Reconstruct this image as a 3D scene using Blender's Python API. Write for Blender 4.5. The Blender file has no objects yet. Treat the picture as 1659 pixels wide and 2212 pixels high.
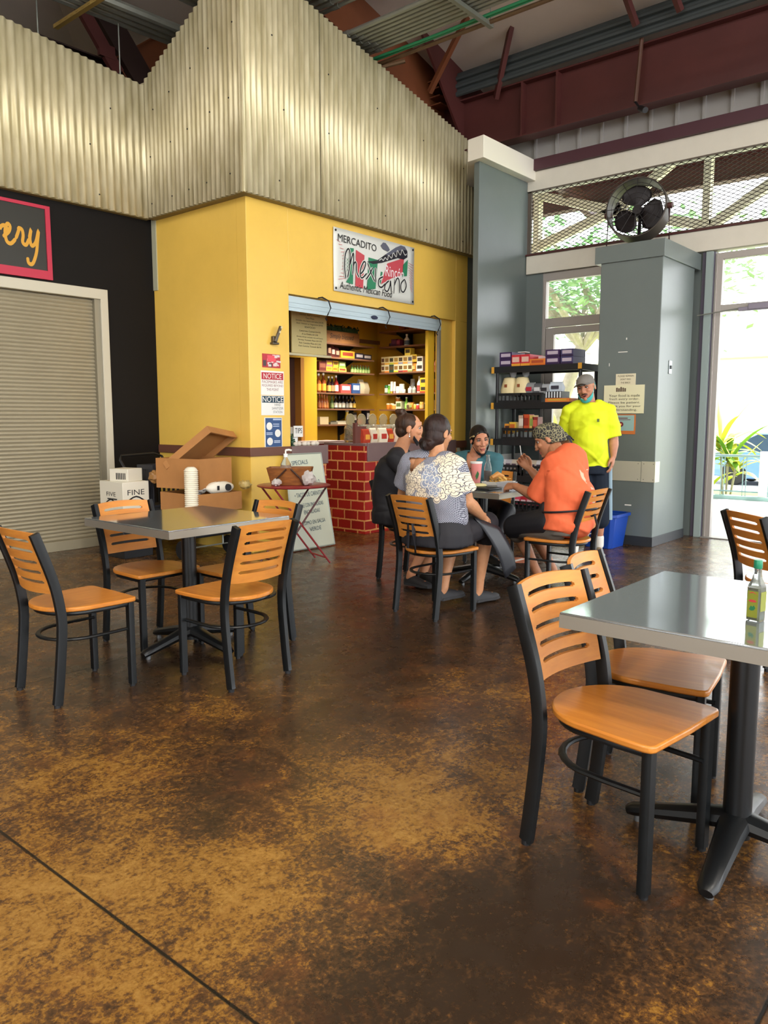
EXPO=0.42; WORLD=4.2; SUN=11.0; FILL_LAMPS=[(0,-2),(-3,2.5),(2.5,-4.5),(-4,-2)]; FILLW=160; BOOTH_FILLW=40
import bpy, bmesh, math, random
from mathutils import Vector, Matrix, noise
random.seed(7)
SC=bpy.context.scene; COL=SC.collection; PI=math.pi
V=Vector
def lin(h):
    h=h.lstrip('#'); o=[]
    for i in (0,2,4):
        c=int(h[i:i+2],16)/255; o.append(c/12.92 if c<=.04045 else ((c+.055)/1.055)**2.4)
    return (*o,1)
MATS={}
def nt(m): return m.node_tree.nodes,m.node_tree.links
def mat(name,hexc,rough=.5,metal=0,var=0,vs=8.,bump=0,bs=60.,spec=.5,coat=0,trans=0,alpha=1,emit=0,ior=1.45,stretch=None,hex2=None,sss=0):
    if name in MATS: return MATS[name]
    m=bpy.data.materials.new(name); m.use_nodes=True; N,L=nt(m); b=N['Principled BSDF']
    c=lin(hexc); b.inputs['Base Color'].default_value=c; b.inputs['Roughness'].default_value=rough
    b.inputs['Metallic'].default_value=metal; b.inputs['Specular IOR Level'].default_value=spec
    b.inputs['Coat Weight'].default_value=coat; b.inputs['Transmission Weight'].default_value=trans; b.inputs['Alpha'].default_value=alpha; b.inputs['IOR'].default_value=ior
    if sss: b.inputs['Subsurface Weight'].default_value=sss; b.inputs['Subsurface Radius'].default_value=(.012,.005,.003)
    if emit: b.inputs['Emission Color'].default_value=c; b.inputs['Emission Strength'].default_value=emit
    if var or bump or hex2:
        tc=N.new('ShaderNodeTexCoord'); mp=N.new('ShaderNodeMapping'); L.new(tc.outputs['Object'],mp.inputs[0])
        if stretch: mp.inputs['Scale'].default_value=stretch
    if var or hex2:
        n=N.new('ShaderNodeTexNoise'); n.inputs['Scale'].default_value=vs; n.inputs['Detail'].default_value=6; n.inputs['Roughness'].default_value=.65; L.new(mp.outputs[0],n.inputs['Vector'])
        r=N.new('ShaderNodeValToRGB'); r.color_ramp.elements[0].position=.3; r.color_ramp.elements[1].position=.7
        c2=lin(hex2) if hex2 else None
        r.color_ramp.elements[0].color=c2 if c2 else (*[x*(1-var) for x in c[:3]],1); r.color_ramp.elements[1].color=c if c2 else (*[min(1,x*(1+var)) for x in c[:3]],1)
        L.new(n.outputs['Fac'],r.inputs[0]); L.new(r.outputs[0],b.inputs['Base Color'])
    if bump:
        n2=N.new('ShaderNodeTexNoise'); n2.inputs['Scale'].default_value=bs; n2.inputs['Detail'].default_value=4; L.new(mp.outputs[0],n2.inputs['Vector'])
        bp=N.new('ShaderNodeBump'); bp.inputs['Strength'].default_value=bump; bp.inputs['Distance'].default_value=.01; L.new(n2.outputs['Fac'],bp.inputs['Height']); L.new(bp.outputs[0],b.inputs['Normal'])
    MATS[name]=m; return m
def tag(o,label=None,cat=None,group=None,kind=None):
    if label: o['label']=label
    if cat: o['category']=cat
    if group: o['group']=group
    if kind: o['kind']=kind
    return o
def thing(name,label,cat,loc=(0,0,0),rz=0,group=None):
    o=bpy.data.objects.new(name,None); COL.objects.link(o); o.location=loc; o.rotation_euler=(0,0,rz); o.empty_display_size=.1
    return tag(o,label,cat,group)
def absloc(p):
    v=V((0,0,0))
    while p is not None: v=v+p.location; p=p.parent
    return v
def kids(o): return [c for c in COL.objects if c.parent==o]
CH={}
def dup(src,loc,rz=None,label=None,group=None):
    if src.name not in CH: CH[src.name]=[(c,[g for g in COL.objects if g.parent==c]) for c in COL.objects if c.parent==src]
    r=src.copy(); COL.objects.link(r); r.location=loc
    if rz is not None: r.rotation_euler=(0,0,rz)
    if label: r['label']=label
    if group: r['group']=group
    for c,gs in CH[src.name]:
        k=c.copy(); COL.objects.link(k); k.parent=r
        for g in gs:
            d=g.copy(); COL.objects.link(d); d.parent=k
    return r
class MB:
    def __init__(s): s.v=[]; s.f=[]; s.mi=[]; s.m=0
    def add(s,vs,fs):
        b=len(s.v); s.v+= [tuple(v) for v in vs]; s.f+=[tuple(i+b for i in f) for f in fs]; s.mi+=[s.m]*len(fs); return s
    def box(s,c,d,R=None):
        h=[x/2 for x in d]; vs=[V((x*h[0],y*h[1],z*h[2])) for x in(-1,1) for y in(-1,1) for z in(-1,1)]
        if R is not None: vs=[R@v for v in vs]
        c=V(c); return s.add([v+c for v in vs],[(0,1,3,2),(4,6,7,5),(0,4,5,1),(2,3,7,6),(0,2,6,4),(1,5,7,3)])
    def bb(s,a,b):
        s.k=getattr(s,'k',0)+1; e=.00013*(s.k%9); a=[min(p,q)-e for p,q in zip(a,b)] if True else a; b=[max(p,q)+e for p,q in zip([v+e for v in a],b)]; return s.box([(a[i]+b[i])/2 for i in range(3)],[abs(b[i]-a[i]) for i in range(3)])
    def loft(s,rings,cap=True,closed=False):
        n=len(rings[0]); vs=[p for r in rings for p in r]; fs=[]; m=len(rings)
        for i in range(m if closed else m-1):
            for j in range(n):
                a=i*n+j; b=i*n+(j+1)%n; i2=(i+1)%m; fs.append((a,b,i2*n+(j+1)%n,i2*n+j))
        if cap and not closed: fs.append(tuple(range(n-1,-1,-1))); fs.append(tuple((m-1)*n+j for j in range(n)))
        return s.add(vs,fs)
    def tube(s,path,r,n=8,ry=None,up=(0,0,1),closed=False,cap=True,square=False):
        P=[V(p) for p in path]; m=len(P); rings=[]
        for i,p in enumerate(P):
            a=P[(i-1)%m] if (closed or i>0) else P[0]; b=P[(i+1)%m] if (closed or i<m-1) else P[-1]
            t=(b-a).normalized(); u=V(up)
            if abs(t.dot(u))>.98: u=V((1,0,0)) if abs(t.x)<.9 else V((0,1,0))
            x=t.cross(u).normalized(); y=x.cross(t).normalized()
            rr=r[i] if isinstance(r,(list,tuple)) else r; r2=(ry[i] if isinstance(ry,(list,tuple)) else ry) if ry else rr
            if square: rings.append([p+x*rr*sx+y*r2*sy for sx,sy in((-1,-.84),(-.9,-1),(.9,-1),(1,-.84),(1,.84),(.9,1),(-.9,1),(-1,.84))])
            else: rings.append([p+x*rr*math.cos(2*PI*k/n)+y*r2*math.sin(2*PI*k/n) for k in range(n)])
        return s.loft(rings,cap,closed)
    def cyl(s,p0,p1,r,r1=None,n=16): return s.tube([p0,p1],[r,r if r1 is None else r1],n)
    def lathe(s,prof,c=(0,0,0),n=20,R=None):
        rings=[]
        for r,z in prof:
            ring=[V((max(r,1e-4)*math.cos(2*PI*k/n),max(r,1e-4)*math.sin(2*PI*k/n),z)) for k in range(n)]
            if R is not None: ring=[R@v for v in ring]
            rings.append([v+V(c) for v in ring])
        return s.loft(rings)
    def prism(s,poly,t,O=(0,0,0),U=(1,0,0),W=(0,1,0)):
        O,U,W=V(O),V(U),V(W); N=U.cross(W); n=len(poly)
        a=[O+U*p[0]+W*p[1] for p in poly]; b=[p+N*t for p in a]
        return s.add(a+b,[tuple(range(n-1,-1,-1)),tuple(range(n,2*n))]+[(i,(i+1)%n,n+(i+1)%n,n+i) for i in range(n)])
    def sph(s,c,r,nu=12,nv=8,R=None):
        r=r if isinstance(r,(list,tuple)) else (r,r,r); c=V(c); rings=[]
        for j in range(1,nv):
            th=PI*j/nv; ring=[V((r[0]*math.sin(th)*math.cos(2*PI*k/nu),r[1]*math.sin(th)*math.sin(2*PI*k/nu),-r[2]*math.cos(th))) for k in range(nu)]
            if R is not None: ring=[R@v for v in ring]
            rings.append([v+c for v in ring])
        return s.loft(rings)
    def grid(s,fn,nu,nv):
        vs=[fn(i/nu,j/nv) for j in range(nv+1) for i in range(nu+1)]; w=nu+1
        return s.add(vs,[(j*w+i,j*w+i+1,(j+1)*w+i+1,(j+1)*w+i) for j in range(nv) for i in range(nu)])
    def build(s,name,mats,parent=None,smooth=38,bevel=0,local=False,seg=2):
        o=V((0,0,0)) if local or parent is None else absloc(parent)
        me=bpy.data.meshes.new(name); me.from_pydata([tuple(V(v)-o) for v in s.v],[],s.f)
        for m in (mats if isinstance(mats,(list,tuple)) else [mats]): me.materials.append(m)
        if any(s.mi): me.polygons.foreach_set('material_index',s.mi)
        me.validate(); bm=bmesh.new(); bm.from_mesh(me); bmesh.ops.recalc_face_normals(bm,faces=bm.faces); bm.to_mesh(me); bm.free()
        if smooth: me.polygons.foreach_set('use_smooth',[True]*len(me.polygons)); me.set_sharp_from_angle(angle=math.radians(smooth))
        ob=bpy.data.objects.new(name,me); COL.objects.link(ob); ob.parent=parent
        if bevel:
            b=ob.modifiers.new('b','BEVEL'); b.width=bevel; b.segments=seg; b.limit_method='ANGLE'; b.angle_limit=math.radians(40)
        return ob
def st(name,mb,m,**k):
    o=mb.build(name,m,**k); o['kind']='structure'; return o
def one(name,mb,m,label,cat,group=None,**k): return tag(mb.build(name,m,**k),label,cat,group)
def fontmesh(s):
    c=bpy.data.curves.new('t','FONT'); c.body=s; c.size=1; c.align_x='CENTER'; c.resolution_u=3
    o=bpy.data.objects.new('t',c); COL.objects.link(o); dg=bpy.context.evaluated_depsgraph_get()
    me=o.evaluated_get(dg).to_mesh(); vs=[(v.co.x,v.co.y) for v in me.vertices]; fs=[tuple(p.vertices) for p in me.polygons]
    o.evaluated_get(dg).to_mesh_clear(); bpy.data.objects.remove(o); bpy.data.curves.remove(c); return vs,fs
FM={}
def text(mb,s,O,U,W,w=None,h=None,shear=0,bold=0,rot=0):
    """lettering centred on O along U (right) and W (up); w total width, h height of the block"""
    if s not in FM: FM[s]=fontmesh(s)
    vs,fs=FM[s]
    if not vs: return
    x0=min(v[0] for v in vs);x1=max(v[0] for v in vs);y0=min(v[1] for v in vs);y1=max(v[1] for v in vs)
    sy=(h/(y1-y0)) if h else (w/(x1-x0)); sx=(w/(x1-x0)) if w else sy
    O,U,W=V(O),V(U),V(W); out=[]
    for x,y in vs:
        a=(x-(x0+x1)/2)*sx; b=(y-(y0+y1)/2)*sy; a+=shear*b
        if rot: a,b=a*math.cos(rot)-b*math.sin(rot),a*math.sin(rot)+b*math.cos(rot)
        out.append(O+U*a+W*b)
    mb.add(out,fs)
def stroke(mb,pts,wd,O,U,W,eps=0):
    """flat ribbon with rounded joints along 2-D points on a plane"""
    O,U,W=V(O),V(U),V(W); N=U.cross(W); P=[V((p[0],p[1])) for p in pts]
    if len(P)>2:
        Q=[]
        for i in range(len(P)-1):
            a=P[max(i-1,0)];b=P[i];c=P[i+1];d=P[min(i+2,len(P)-1)]
            for k in range(4):
                t=k/4; Q.append(.5*((2*b)+(c-a)*t+(2*a-5*b+4*c-d)*t*t+(3*b-a-3*c+d)*t**3))
        P=Q+[P[-1]]
    L=[];Rr=[]; n=len(P)
    for i in range(n):
        t=(P[min(i+1,n-1)]-P[max(i-1,0)])
        if t.length<1e-9: t=V((1,0))
        t.normalize(); q=V((-t.y,t.x)); w=wd/2*(1 if 0<i<n-1 else .6)
        a=P[i]+q*w; b=P[i]-q*w
        e=eps+.0004*i/n+.00009*(len(mb.f)%7); L.append(O+U*a.x+W*a.y+N*e); Rr.append(O+U*b.x+W*b.y+N*e)
    mb.add(L+Rr,[(i,i+1,n+i+1,n+i) for i in range(n-1)])
ORD=['first','second','third','fourth','fifth','sixth','seventh','eighth','ninth','tenth','eleventh','twelfth','thirteenth','fourteenth','fifteenth','sixteenth']
# ------------------------------------------------------------------ camera
HC=1.32; F=1693.
th=math.atan(204/F); A=math.radians(40.2)
fw=V((math.cos(A)*math.cos(th),math.sin(A)*math.cos(th),-math.sin(th))); rt=V((math.sin(A),-math.cos(A),0)); up=rt.cross(fw)
cd=bpy.data.cameras.new('camera'); cam=bpy.data.objects.new('camera',cd); COL.objects.link(cam)
cd.sensor_fit='VERTICAL'; cd.sensor_height=24; cd.lens=F/2212*24; cd.clip_end=300; cd.clip_start=.05
M=Matrix((rt,up,-fw)).transposed().to_4x4(); M.translation=(0,0,HC); cam.matrix_world=M; SC.camera=cam
vs=SC.view_settings; vs.view_transform='Standard'; vs.look='None'; vs.gamma=1; vs.use_curve_mapping=False; vs.exposure=EXPO if 'EXPO' in globals() else 0
SC.cycles.max_bounces=6; SC.cycles.diffuse_bounces=3; SC.cycles.glossy_bounces=3; SC.cycles.transmission_bounces=5; SC.cycles.transparent_max_bounces=6; SC.cycles.use_adaptive_sampling=True; SC.cycles.adaptive_threshold=.03
SC.cycles.sample_clamp_indirect=6; SC.cycles.caustics_reflective=False; SC.cycles.caustics_refractive=False; SC.cycles.use_denoising=True
# ------------------------------------------------------------------ materials
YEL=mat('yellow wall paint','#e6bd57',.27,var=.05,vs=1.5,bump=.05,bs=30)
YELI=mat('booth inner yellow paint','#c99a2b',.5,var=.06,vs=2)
YELB=mat('bright yellow trim paint','#c9a22c',.45)
BLK=mat('matte black wall paint','#120f0d',.65,spec=.2,var=.1,vs=3)
GRY=mat('slate green grey paint','#68716f',.33,var=.04,vs=2,bump=.04,bs=25)
GRYD=mat('dark grey baseboard rubber','#2b2e31',.45)
WHT=mat('warm white trim paint','#d2ccbd',.5,var=.04,vs=3)
CAPW=mat('column cap white paint','#ece6d6',.45)
FRAME=mat('aluminium frame','#a9a29c',.4,.3)
ROLL=mat('champagne shutter slats','#a39a82',.38,.35,var=.05,vs=2)
BRN=mat('brown trim paint','#6b4434',.45)
MAUVE=mat('mauve brown counter laminate','#77605e',.4,var=.05)
MAR=mat('maroon steel paint','#4b2320',.5,var=.12,vs=2)
PUR=mat('dark plum steel paint','#4a2a31',.5)
CEIL=mat('ceiling insulation facing','#cdbfb2',.8,var=.05,vs=1)
SIDE=mat('painted metal siding','#b9b5b0',.5)
BLACKP=mat('black plastic','#17181b',.45)
WHP=mat('white plastic','#ecebe6',.4)
STEEL=mat('galvanised conduit','#8d8f86',.4,.6,var=.1,vs=6)
DKST=mat('dark weathered conduit','#3b4040',.55,.2)
PAPER=mat('white paper','#e9e7e0',.6)
INK=mat('black ink','#16161a',.6)
def corr_mat():
    m=mat('corrugated galvanised sheet','#d2c69d',.46,.35); N,L=nt(m); b=N['Principled BSDF']
    tc=N.new('ShaderNodeTexCoord'); mp=N.new('ShaderNodeMapping'); mp.inputs['Scale'].default_value=(3,3,.6); n=N.new('ShaderNodeTexNoise'); n.inputs['Scale'].default_value=4; n.inputs['Detail'].default_value=8
    L.new(tc.outputs['Object'],mp.inputs[0]); L.new(mp.outputs[0],n.inputs['Vector'])
    r=N.new('ShaderNodeValToRGB'); r.color_ramp.elements[0].color=lin('#c0b48c'); r.color_ramp.elements[1].color=lin('#e2d7b2'); r.color_ramp.elements[0].position=.35; r.color_ramp.elements[1].position=.68
    L.new(n.outputs['Fac'],r.inputs[0]); L.new(r.outputs[0],b.inputs['Base Color']); return m
CORR=corr_mat()
def brick_mat():
    m=mat('painted red brick','#a3221f',.45); N,L=nt(m); b=N['Principled BSDF']
    tc=N.new('ShaderNodeTexCoord'); sp=N.new('ShaderNodeSeparateXYZ'); L.new(tc.outputs['Object'],sp.inputs[0])
    ad=N.new('ShaderNodeMath'); ad.operation='SUBTRACT'; L.new(sp.outputs[0],ad.inputs[0]); L.new(sp.outputs[1],ad.inputs[1])
    cb=N.new('ShaderNodeCombineXYZ'); L.new(ad.outputs[0],cb.inputs[0]); L.new(sp.outputs[2],cb.inputs[1])
    mp=N.new('ShaderNodeMapping'); mp.inputs['Location'].default_value=(.05,.07,0); L.new(cb.outputs[0],mp.inputs[0])
    bk=N.new('ShaderNodeTexBrick'); bk.inputs['Scale'].default_value=1; bk.inputs['Brick Width'].default_value=.206; bk.inputs['Row Height'].default_value=.1125; bk.inputs['Mortar Size'].default_value=.009; bk.inputs['Mortar Smooth'].default_value=.15
    bk.inputs['Color1'].default_value=lin('#a8251f'); bk.inputs['Color2'].default_value=lin('#8f1c1a'); bk.inputs['Mortar'].default_value=lin('#d99a5c')
    ns=N.new('ShaderNodeTexNoise'); ns.inputs['Scale'].default_value=25; mx=N.new('ShaderNodeVectorMath'); mx.operation='MULTIPLY_ADD'; mx.inputs[1].default_value=(.012,.012,0)
    L.new(ns.outputs['Color'],mx.inputs[0]); L.new(mp.outputs[0],mx.inputs[2]); L.new(mx.outputs[0],bk.inputs['Vector']); L.new(bk.outputs['Color'],b.inputs['Base Color']); return m
BRICK=brick_mat()
def floor_mat():
    m=mat('acid stained concrete','#6a4a20',.3); N,L=nt(m); b=N['Principled BSDF']
    tc=N.new('ShaderNodeTexCoord'); sp=N.new('ShaderNodeSeparateXYZ'); L.new(tc.outputs['Object'],sp.inputs[0])
    def noi(s,d=6,r=.6,dist=0,off=0):
        n=N.new('ShaderNodeTexNoise'); n.inputs['Scale'].default_value=s; n.inputs['Detail'].default_value=d; n.inputs['Roughness'].default_value=r; n.inputs['Distortion'].default_value=dist
        mp=N.new('ShaderNodeMapping'); mp.inputs['Location'].default_value=(off,off*.7,0); L.new(tc.outputs['Object'],mp.inputs[0]); L.new(mp.outputs[0],n.inputs['Vector']); return n.outputs['Fac']
    def mt(op,a,c,d=None,clamp=False):
        n=N.new('ShaderNodeMath'); n.operation=op; n.use_clamp=clamp
        for i,x in enumerate((a,c,d)):
            if x is None: continue
            if isinstance(x,(int,float)): n.inputs[i].default_value=x
            else: L.new(x,n.inputs[i])
        return n.outputs[0]
    def blob(x,y,r):
        dx=mt('SUBTRACT',sp.outputs[0],x); dy=mt('SUBTRACT',sp.outputs[1],y); d=mt('SQRT',mt('ADD',mt('MULTIPLY',dx,dx),mt('MULTIPLY',dy,dy)),0.)
        n=N.new('ShaderNodeMapRange'); n.interpolation_type='SMOOTHSTEP'; L.new(d,n.inputs[0]); n.inputs[1].default_value=0; n.inputs[2].default_value=r; n.inputs[3].default_value=1; n.inputs[4].default_value=0; return n.outputs[0]
    big=noi(1.3,4,.6,.6,3.1); med=noi(4.2,8,.74,.9,1.7); fine=noi(34,6,.8,.3); spk=noi(80,3,.7,0,9)
    f=mt('ADD',mt('MULTIPLY',big,.5),mt('MULTIPLY',med,.8)); f=mt('ADD',f,mt('MULTIPLY',fine,1.05)); f=mt('ADD',f,mt('MULTIPLY',spk,.7))
    f=mt('SUBTRACT',f,1.555)          # about 0
    bias=0.
    for (x,y,r,k) in STAINS: f=mt('ADD',f,mt('MULTIPLY',blob(x,y,r),k))
    f=mt('ADD',f,.45)
    r=N.new('ShaderNodeValToRGB'); cr=r.color_ramp; cr.elements[0].position=.22; cr.elements[0].color=lin('#2c2016'); cr.elements[1].position=.8; cr.elements[1].color=lin('#967036')
    for p,c in ((.38,'#46301c'),(.47,'#5a3d22'),(.53,'#75501f'),(.62,'#86602a')):
        e=cr.elements.new(p); e.color=lin(c)
    L.new(f,r.inputs[0])
    red=noi(2.1,6,.7,1.,11.3); rr=N.new('ShaderNodeMapRange'); L.new(red,rr.inputs[0]); rr.inputs[1].default_value=.56; rr.inputs[2].default_value=.74; rr.inputs[3].default_value=0; rr.inputs[4].default_value=.5
    mx=N.new('ShaderNodeMix'); mx.data_type='RGBA'; L.new(rr.outputs[0],mx.inputs['Factor']); L.new(r.outputs[0],mx.inputs['A']); mx.inputs['B'].default_value=lin('#70401f')
    # saw-cut control joints
    def joint(ax,pos):
        d=mt('ABSOLUTE',mt('SUBTRACT',sp.outputs[ax],pos),0.); n=N.new('ShaderNodeMapRange'); L.new(d,n.inputs[0]); n.inputs[1].default_value=.003; n.inputs[2].default_value=.0065; n.inputs[3].default_value=1; n.inputs[4].default_value=0; return n.outputs[0]
    j=joint(0,1.02)
    for ax,pos in ((1,3.8),(1,.39),(0,4.42),(1,-3.0),(0,-2.4),(0,7.8)): j=mt('MAXIMUM',j,joint(ax,pos))
    m2=N.new('ShaderNodeMix'); m2.data_type='RGBA'; L.new(j,m2.inputs['Factor']); L.new(mx.outputs['Result'],m2.inputs['A']); m2.inputs['B'].default_value=lin('#15110c'); 
    vo=N.new('ShaderNodeTexVoronoi'); vo.inputs['Scale'].default_value=5.; L.new(tc.outputs['Object'],vo.inputs['Vector']); vc=N.new('ShaderNodeSeparateColor'); L.new(vo.outputs['Color'],vc.inputs[0])
    sk=mt('MULTIPLY',mt('LESS_THAN',vo.outputs['Distance'],.022),mt('GREATER_THAN',vc.outputs[0],.8)); m3=N.new('ShaderNodeMix'); m3.data_type='RGBA'; L.new(sk,m3.inputs['Factor']); L.new(m2.outputs['Result'],m3.inputs['A']); m3.inputs['B'].default_value=lin('#b9aa90'); L.new(m3.outputs['Result'],b.inputs['Base Color'])
    ro=N.new('ShaderNodeMapRange'); L.new(noi(7,6,.7,0,5),ro.inputs[0]); ro.inputs[1].default_value=.3; ro.inputs[2].default_value=.7; ro.inputs[3].default_value=.2; ro.inputs[4].default_value=.36; L.new(ro.outputs[0],b.inputs['Roughness'])
    bp=N.new('ShaderNodeBump'); bp.inputs['Strength'].default_value=.22; bp.inputs['Distance'].default_value=.003
    h=mt('SUBTRACT',mt('ADD',mt('MULTIPLY',noi(5,2,.5,0,2),.28),mt('MULTIPLY',fine,.1)),mt('MULTIPLY',j,2.)); L.new(h,bp.inputs['Height']); L.new(bp.outputs[0],b.inputs['Normal'])
    b.inputs['Specular IOR Level'].default_value=.6
    return m
STAINS=[(2.9,2.6,1.1,-.16),(2.5,3.7,1.3,-.2),(4.2,3.6,2.0,-.18),(1.55,1.05,.55,-.22),(1.9,.9,.5,-.2),(1.15,1.2,.3,-.1),(1.75,2.05,.45,-.08),(2.2,1.75,.7,.13),(1.9,1.5,.4,.14),(.9,1.8,.8,.16),(1.35,2.6,.5,.1),(1.4,1.65,.35,.12),(3.3,2.1,.7,.04),(5.5,2.5,2.5,-.12)]
FLOOR=floor_mat()
# ------------------------------------------------------------------ room shell
m=MB().bb((-9,-10,-.12),(8.93,12,0)); st('floor',m,FLOOR)
m=MB().bb((8.93,-10,-.2),(13.4,14,-.01)); st('floor_porch',m,mat('porch concrete','#b9bcc0',.6,var=.08,vs=3))
def zc(x,y): return min(5.45+.25*(8.9-x),6.2+.2*(10.5-y))
m=MB(); nx,ny=44,44
m.grid(lambda u,v:(-9+18.3*u,-10+22*v,zc(-9+18.3*u,-10+22*v)),nx,ny); st('ceiling',m,CEIL,smooth=0)
m=MB(); m.bb((-9,-10,3.4),(-8.8,12,7)); m.bb((-9,-10,0),(-8.8,-3,3.4)); m.bb((-9,5.5,0),(-8.8,12,3.4)); m.bb((-9,11.8,0),(9.2,12,7.5)); m.bb((9.0,6.4,0),(9.2,12,6.5)); st('wall_light_block',m,mat('light blocker cream','#b9a888',.7))  # unseen walls added to block daylight, openings left to let fill in
# left wall (bakery front) with the shutter opening
m=MB(); YB=7.405
m.bb((-5,YB,0),(2.2,YB+.14,4.6)); m.bb((2.2,YB,2.6),(4.41,YB+.14,4.6)); m.bb((4.41,YB,0),(4.985,YB+.14,4.6)); st('wall_left',m,BLK)
# yellow booth: left face and front with opening
YF=5.89; XC=4.97
m=MB(); m.bb((XC,YF+.14,0),(XC+.14,YB,4.6)); st('wall_booth_side',m,YEL)
m=MB(); m.bb((XC-.012,7.33,2.66),(XC,7.404,3.4)); st('trim_1',m,mat('pale grey patch of old paint','#a9a88f',.6))
m=MB()
m.bb((XC,YF,0),(5.5,YF+.14,4.6)); m.bb((5.5,YF,2.545),(8.38,YF+.14,4.6)); m.bb((8.38,YF,1.02),(8.64,YF+.14,2.545)); m.bb((8.38,YF,2.545),(8.64,YF+.14,4.6)); m.bb((8.13,YF+.05,1.03),(8.38,YF+.13,2.545))
st('wall_front',m,YEL,bevel=.004)
m=MB(); m.bb((8.64,YF+.01,0),(8.95,YF+.14,4.6)); st('wall_front_end',m,mat('olive grey paint','#5d5f52',.5))
# booth inside
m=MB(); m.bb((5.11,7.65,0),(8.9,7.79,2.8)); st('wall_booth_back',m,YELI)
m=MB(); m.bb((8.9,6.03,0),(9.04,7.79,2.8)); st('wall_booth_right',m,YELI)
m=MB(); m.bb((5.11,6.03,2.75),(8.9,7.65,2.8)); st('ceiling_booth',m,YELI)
m=MB(); m.bb((6.96,7.2,0),(7.19,7.65,2.75)); m.bb((5.11,7.2,2.06),(6.96,7.65,2.75)); m.bb((5.11,7.2,0),(6.2,7.65,2.06)); st('wall_booth_partition',m,YELB)
m=MB(); m.bb((6.2,7.3,0),(6.93,7.34,2.05)); d=st('door_1',m,mat('dark brown door','#46271a',.5,var=.1,vs=3)); 
m=MB(); m.bb((6.9,7.19,0),(6.96,7.3,2.06)); st('door_frame_1',m,mat('tan door frame','#a8712c',.5))
# bottom trims
m=MB(); m.bb((XC-.018,5.87,.945),(XC,7.40,1.03)); m.bb((XC-.018,5.872,.945),(5.5,YF,1.03)); st('trim_2',m,BRN,bevel=.003)
m=MB(); m.bb((8.38,5.872,.93),(8.64,YF,1.02)); st('trim_3',m,BRN)
m=MB(); m.bb((8.0,6.035,1.03),(8.13,6.08,2.4)); st('trim_4',m,YELB)
# corrugated cladding
def clad(name,P0,P1,zb,zt,pitch,lab):
    P0,P1=V(P0),V(P1); d=P1-P0; Ln=d.length; d.normalize(); nrm=V((d.y,-d.x)); n=int(Ln/pitch*8)
    def fn(u,v):
        a=.0125*math.sin(2*PI*u*Ln/pitch); p=P0+d*(u*Ln)+nrm*a; t0=zb; t1=zt(u); 
        return (p.x,p.y,t0+(t1-t0)*v)
    m=MB(); m.grid(fn,n,1); o=st(name,m,CORR,smooth=80)
    s=o.modifiers.new('t','SOLIDIFY'); s.thickness=.0015
    m=MB(); rr=random.Random(len(name))
    for row in (.09,.42,.72):
        for k in range(5):
            u=(k+.35+.3*rr.random())/5; u=(round(u*Ln/pitch)+.25)*pitch/Ln; p=P0+d*u*Ln+nrm*.0135; z=zb+(zt(u)-zb)*row
            m.cyl((p.x,p.y,z),(p.x+nrm.x*.004,p.y+nrm.y*.004,z),.008,n=8)
    m.build('screw_heads',mat('dark screw heads','#2c2a26',.5),o)
clad('wall_cladding_left',(-1,7.33),(4.88,7.33),3.375,lambda u:4.68+(1-u)*5.88*.105,.078,'')
clad('wall_cladding_side',(4.87,7.38),(4.87,5.79),3.375,lambda u:4.69+.78*u,.07,'')
clad('wall_cladding_front',(4.87,5.79),(8.74,5.79),3.375,lambda u:5.47-.79*u,.068,'')
m=MB(); m.bb((4.86,5.78,3.37),(4.885,5.805,5.48)); st('trim_5',m,CORR)
m=MB(); m.bb((5.85,5.772,3.38),(5.856,5.778,5.25)); st('trim_6',m,mat('dark seam strip','#6d664e',.6))  # thin darker strip along the cladding seam
m=MB(); m.bb((4.87,5.8,3.37),(8.74,5.9,3.39)); m.bb((4.88,5.9,3.37),(4.99,7.34,3.39)); m.bb((-1,7.34,3.37),(4.9,7.42,3.39)); st('trim_7',m,mat('raw soffit board','#8a7b52',.7))
# grey column and its white cap
poly=[(7.78,5.16),(8.95,5.16),(8.95,5.88),(8.82,5.88),(7.80,5.245)]
m=MB().prism(poly,4.2,(0,0,0)); st('wall_right_column',m,GRY,bevel=.004)
m=MB().prism([(7.69,5.05),(8.9,5.05),(8.9,5.9),(8.6,5.9),(7.72,5.28)],.24,(0,0,4.2)); st('trim_8',m,CAPW,bevel=.004)
m=MB(); m.bb((7.77,5.15,.67),(8.9,5.16,.87)); st('trim_9',m,WHP)
# pillar
m=MB(); m.bb((7.835,3.03,0),(8.73,3.68,2.9)); st('wall_pillar',m,GRY,bevel=.006)
m=MB(); m.bb((7.815,3.01,2.895),(8.86,3.74,3.065)); st('trim_10',m,GRY,bevel=.004)
m=MB(); m.bb((7.825,3.022,0),(8.73,3.69,.1)); st('baseboard_pillar',m,GRYD,bevel=.003)
PL=mat('beige guard plate','#c3c0ae',.35,.2)
m=MB(); m.bb((7.828,3.17,.668),(7.835,3.68,.872)); m.bb((7.828,3.022,.665),(7.835,3.165,.875)); m.bb((7.828,3.022,.665),(7.95,3.03,.875)); pl=st('trim_11',m,PL)
m=MB()
for y in (3.6,3.2,3.14,3.04):
    for z in (.69,.85): m.cyl((7.829,y,z),(7.826,y,z),.004,n=8)
m.build('screw_heads',mat('dark screw heads','#2c2a26',.5),pl)
XF=8.9
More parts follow.
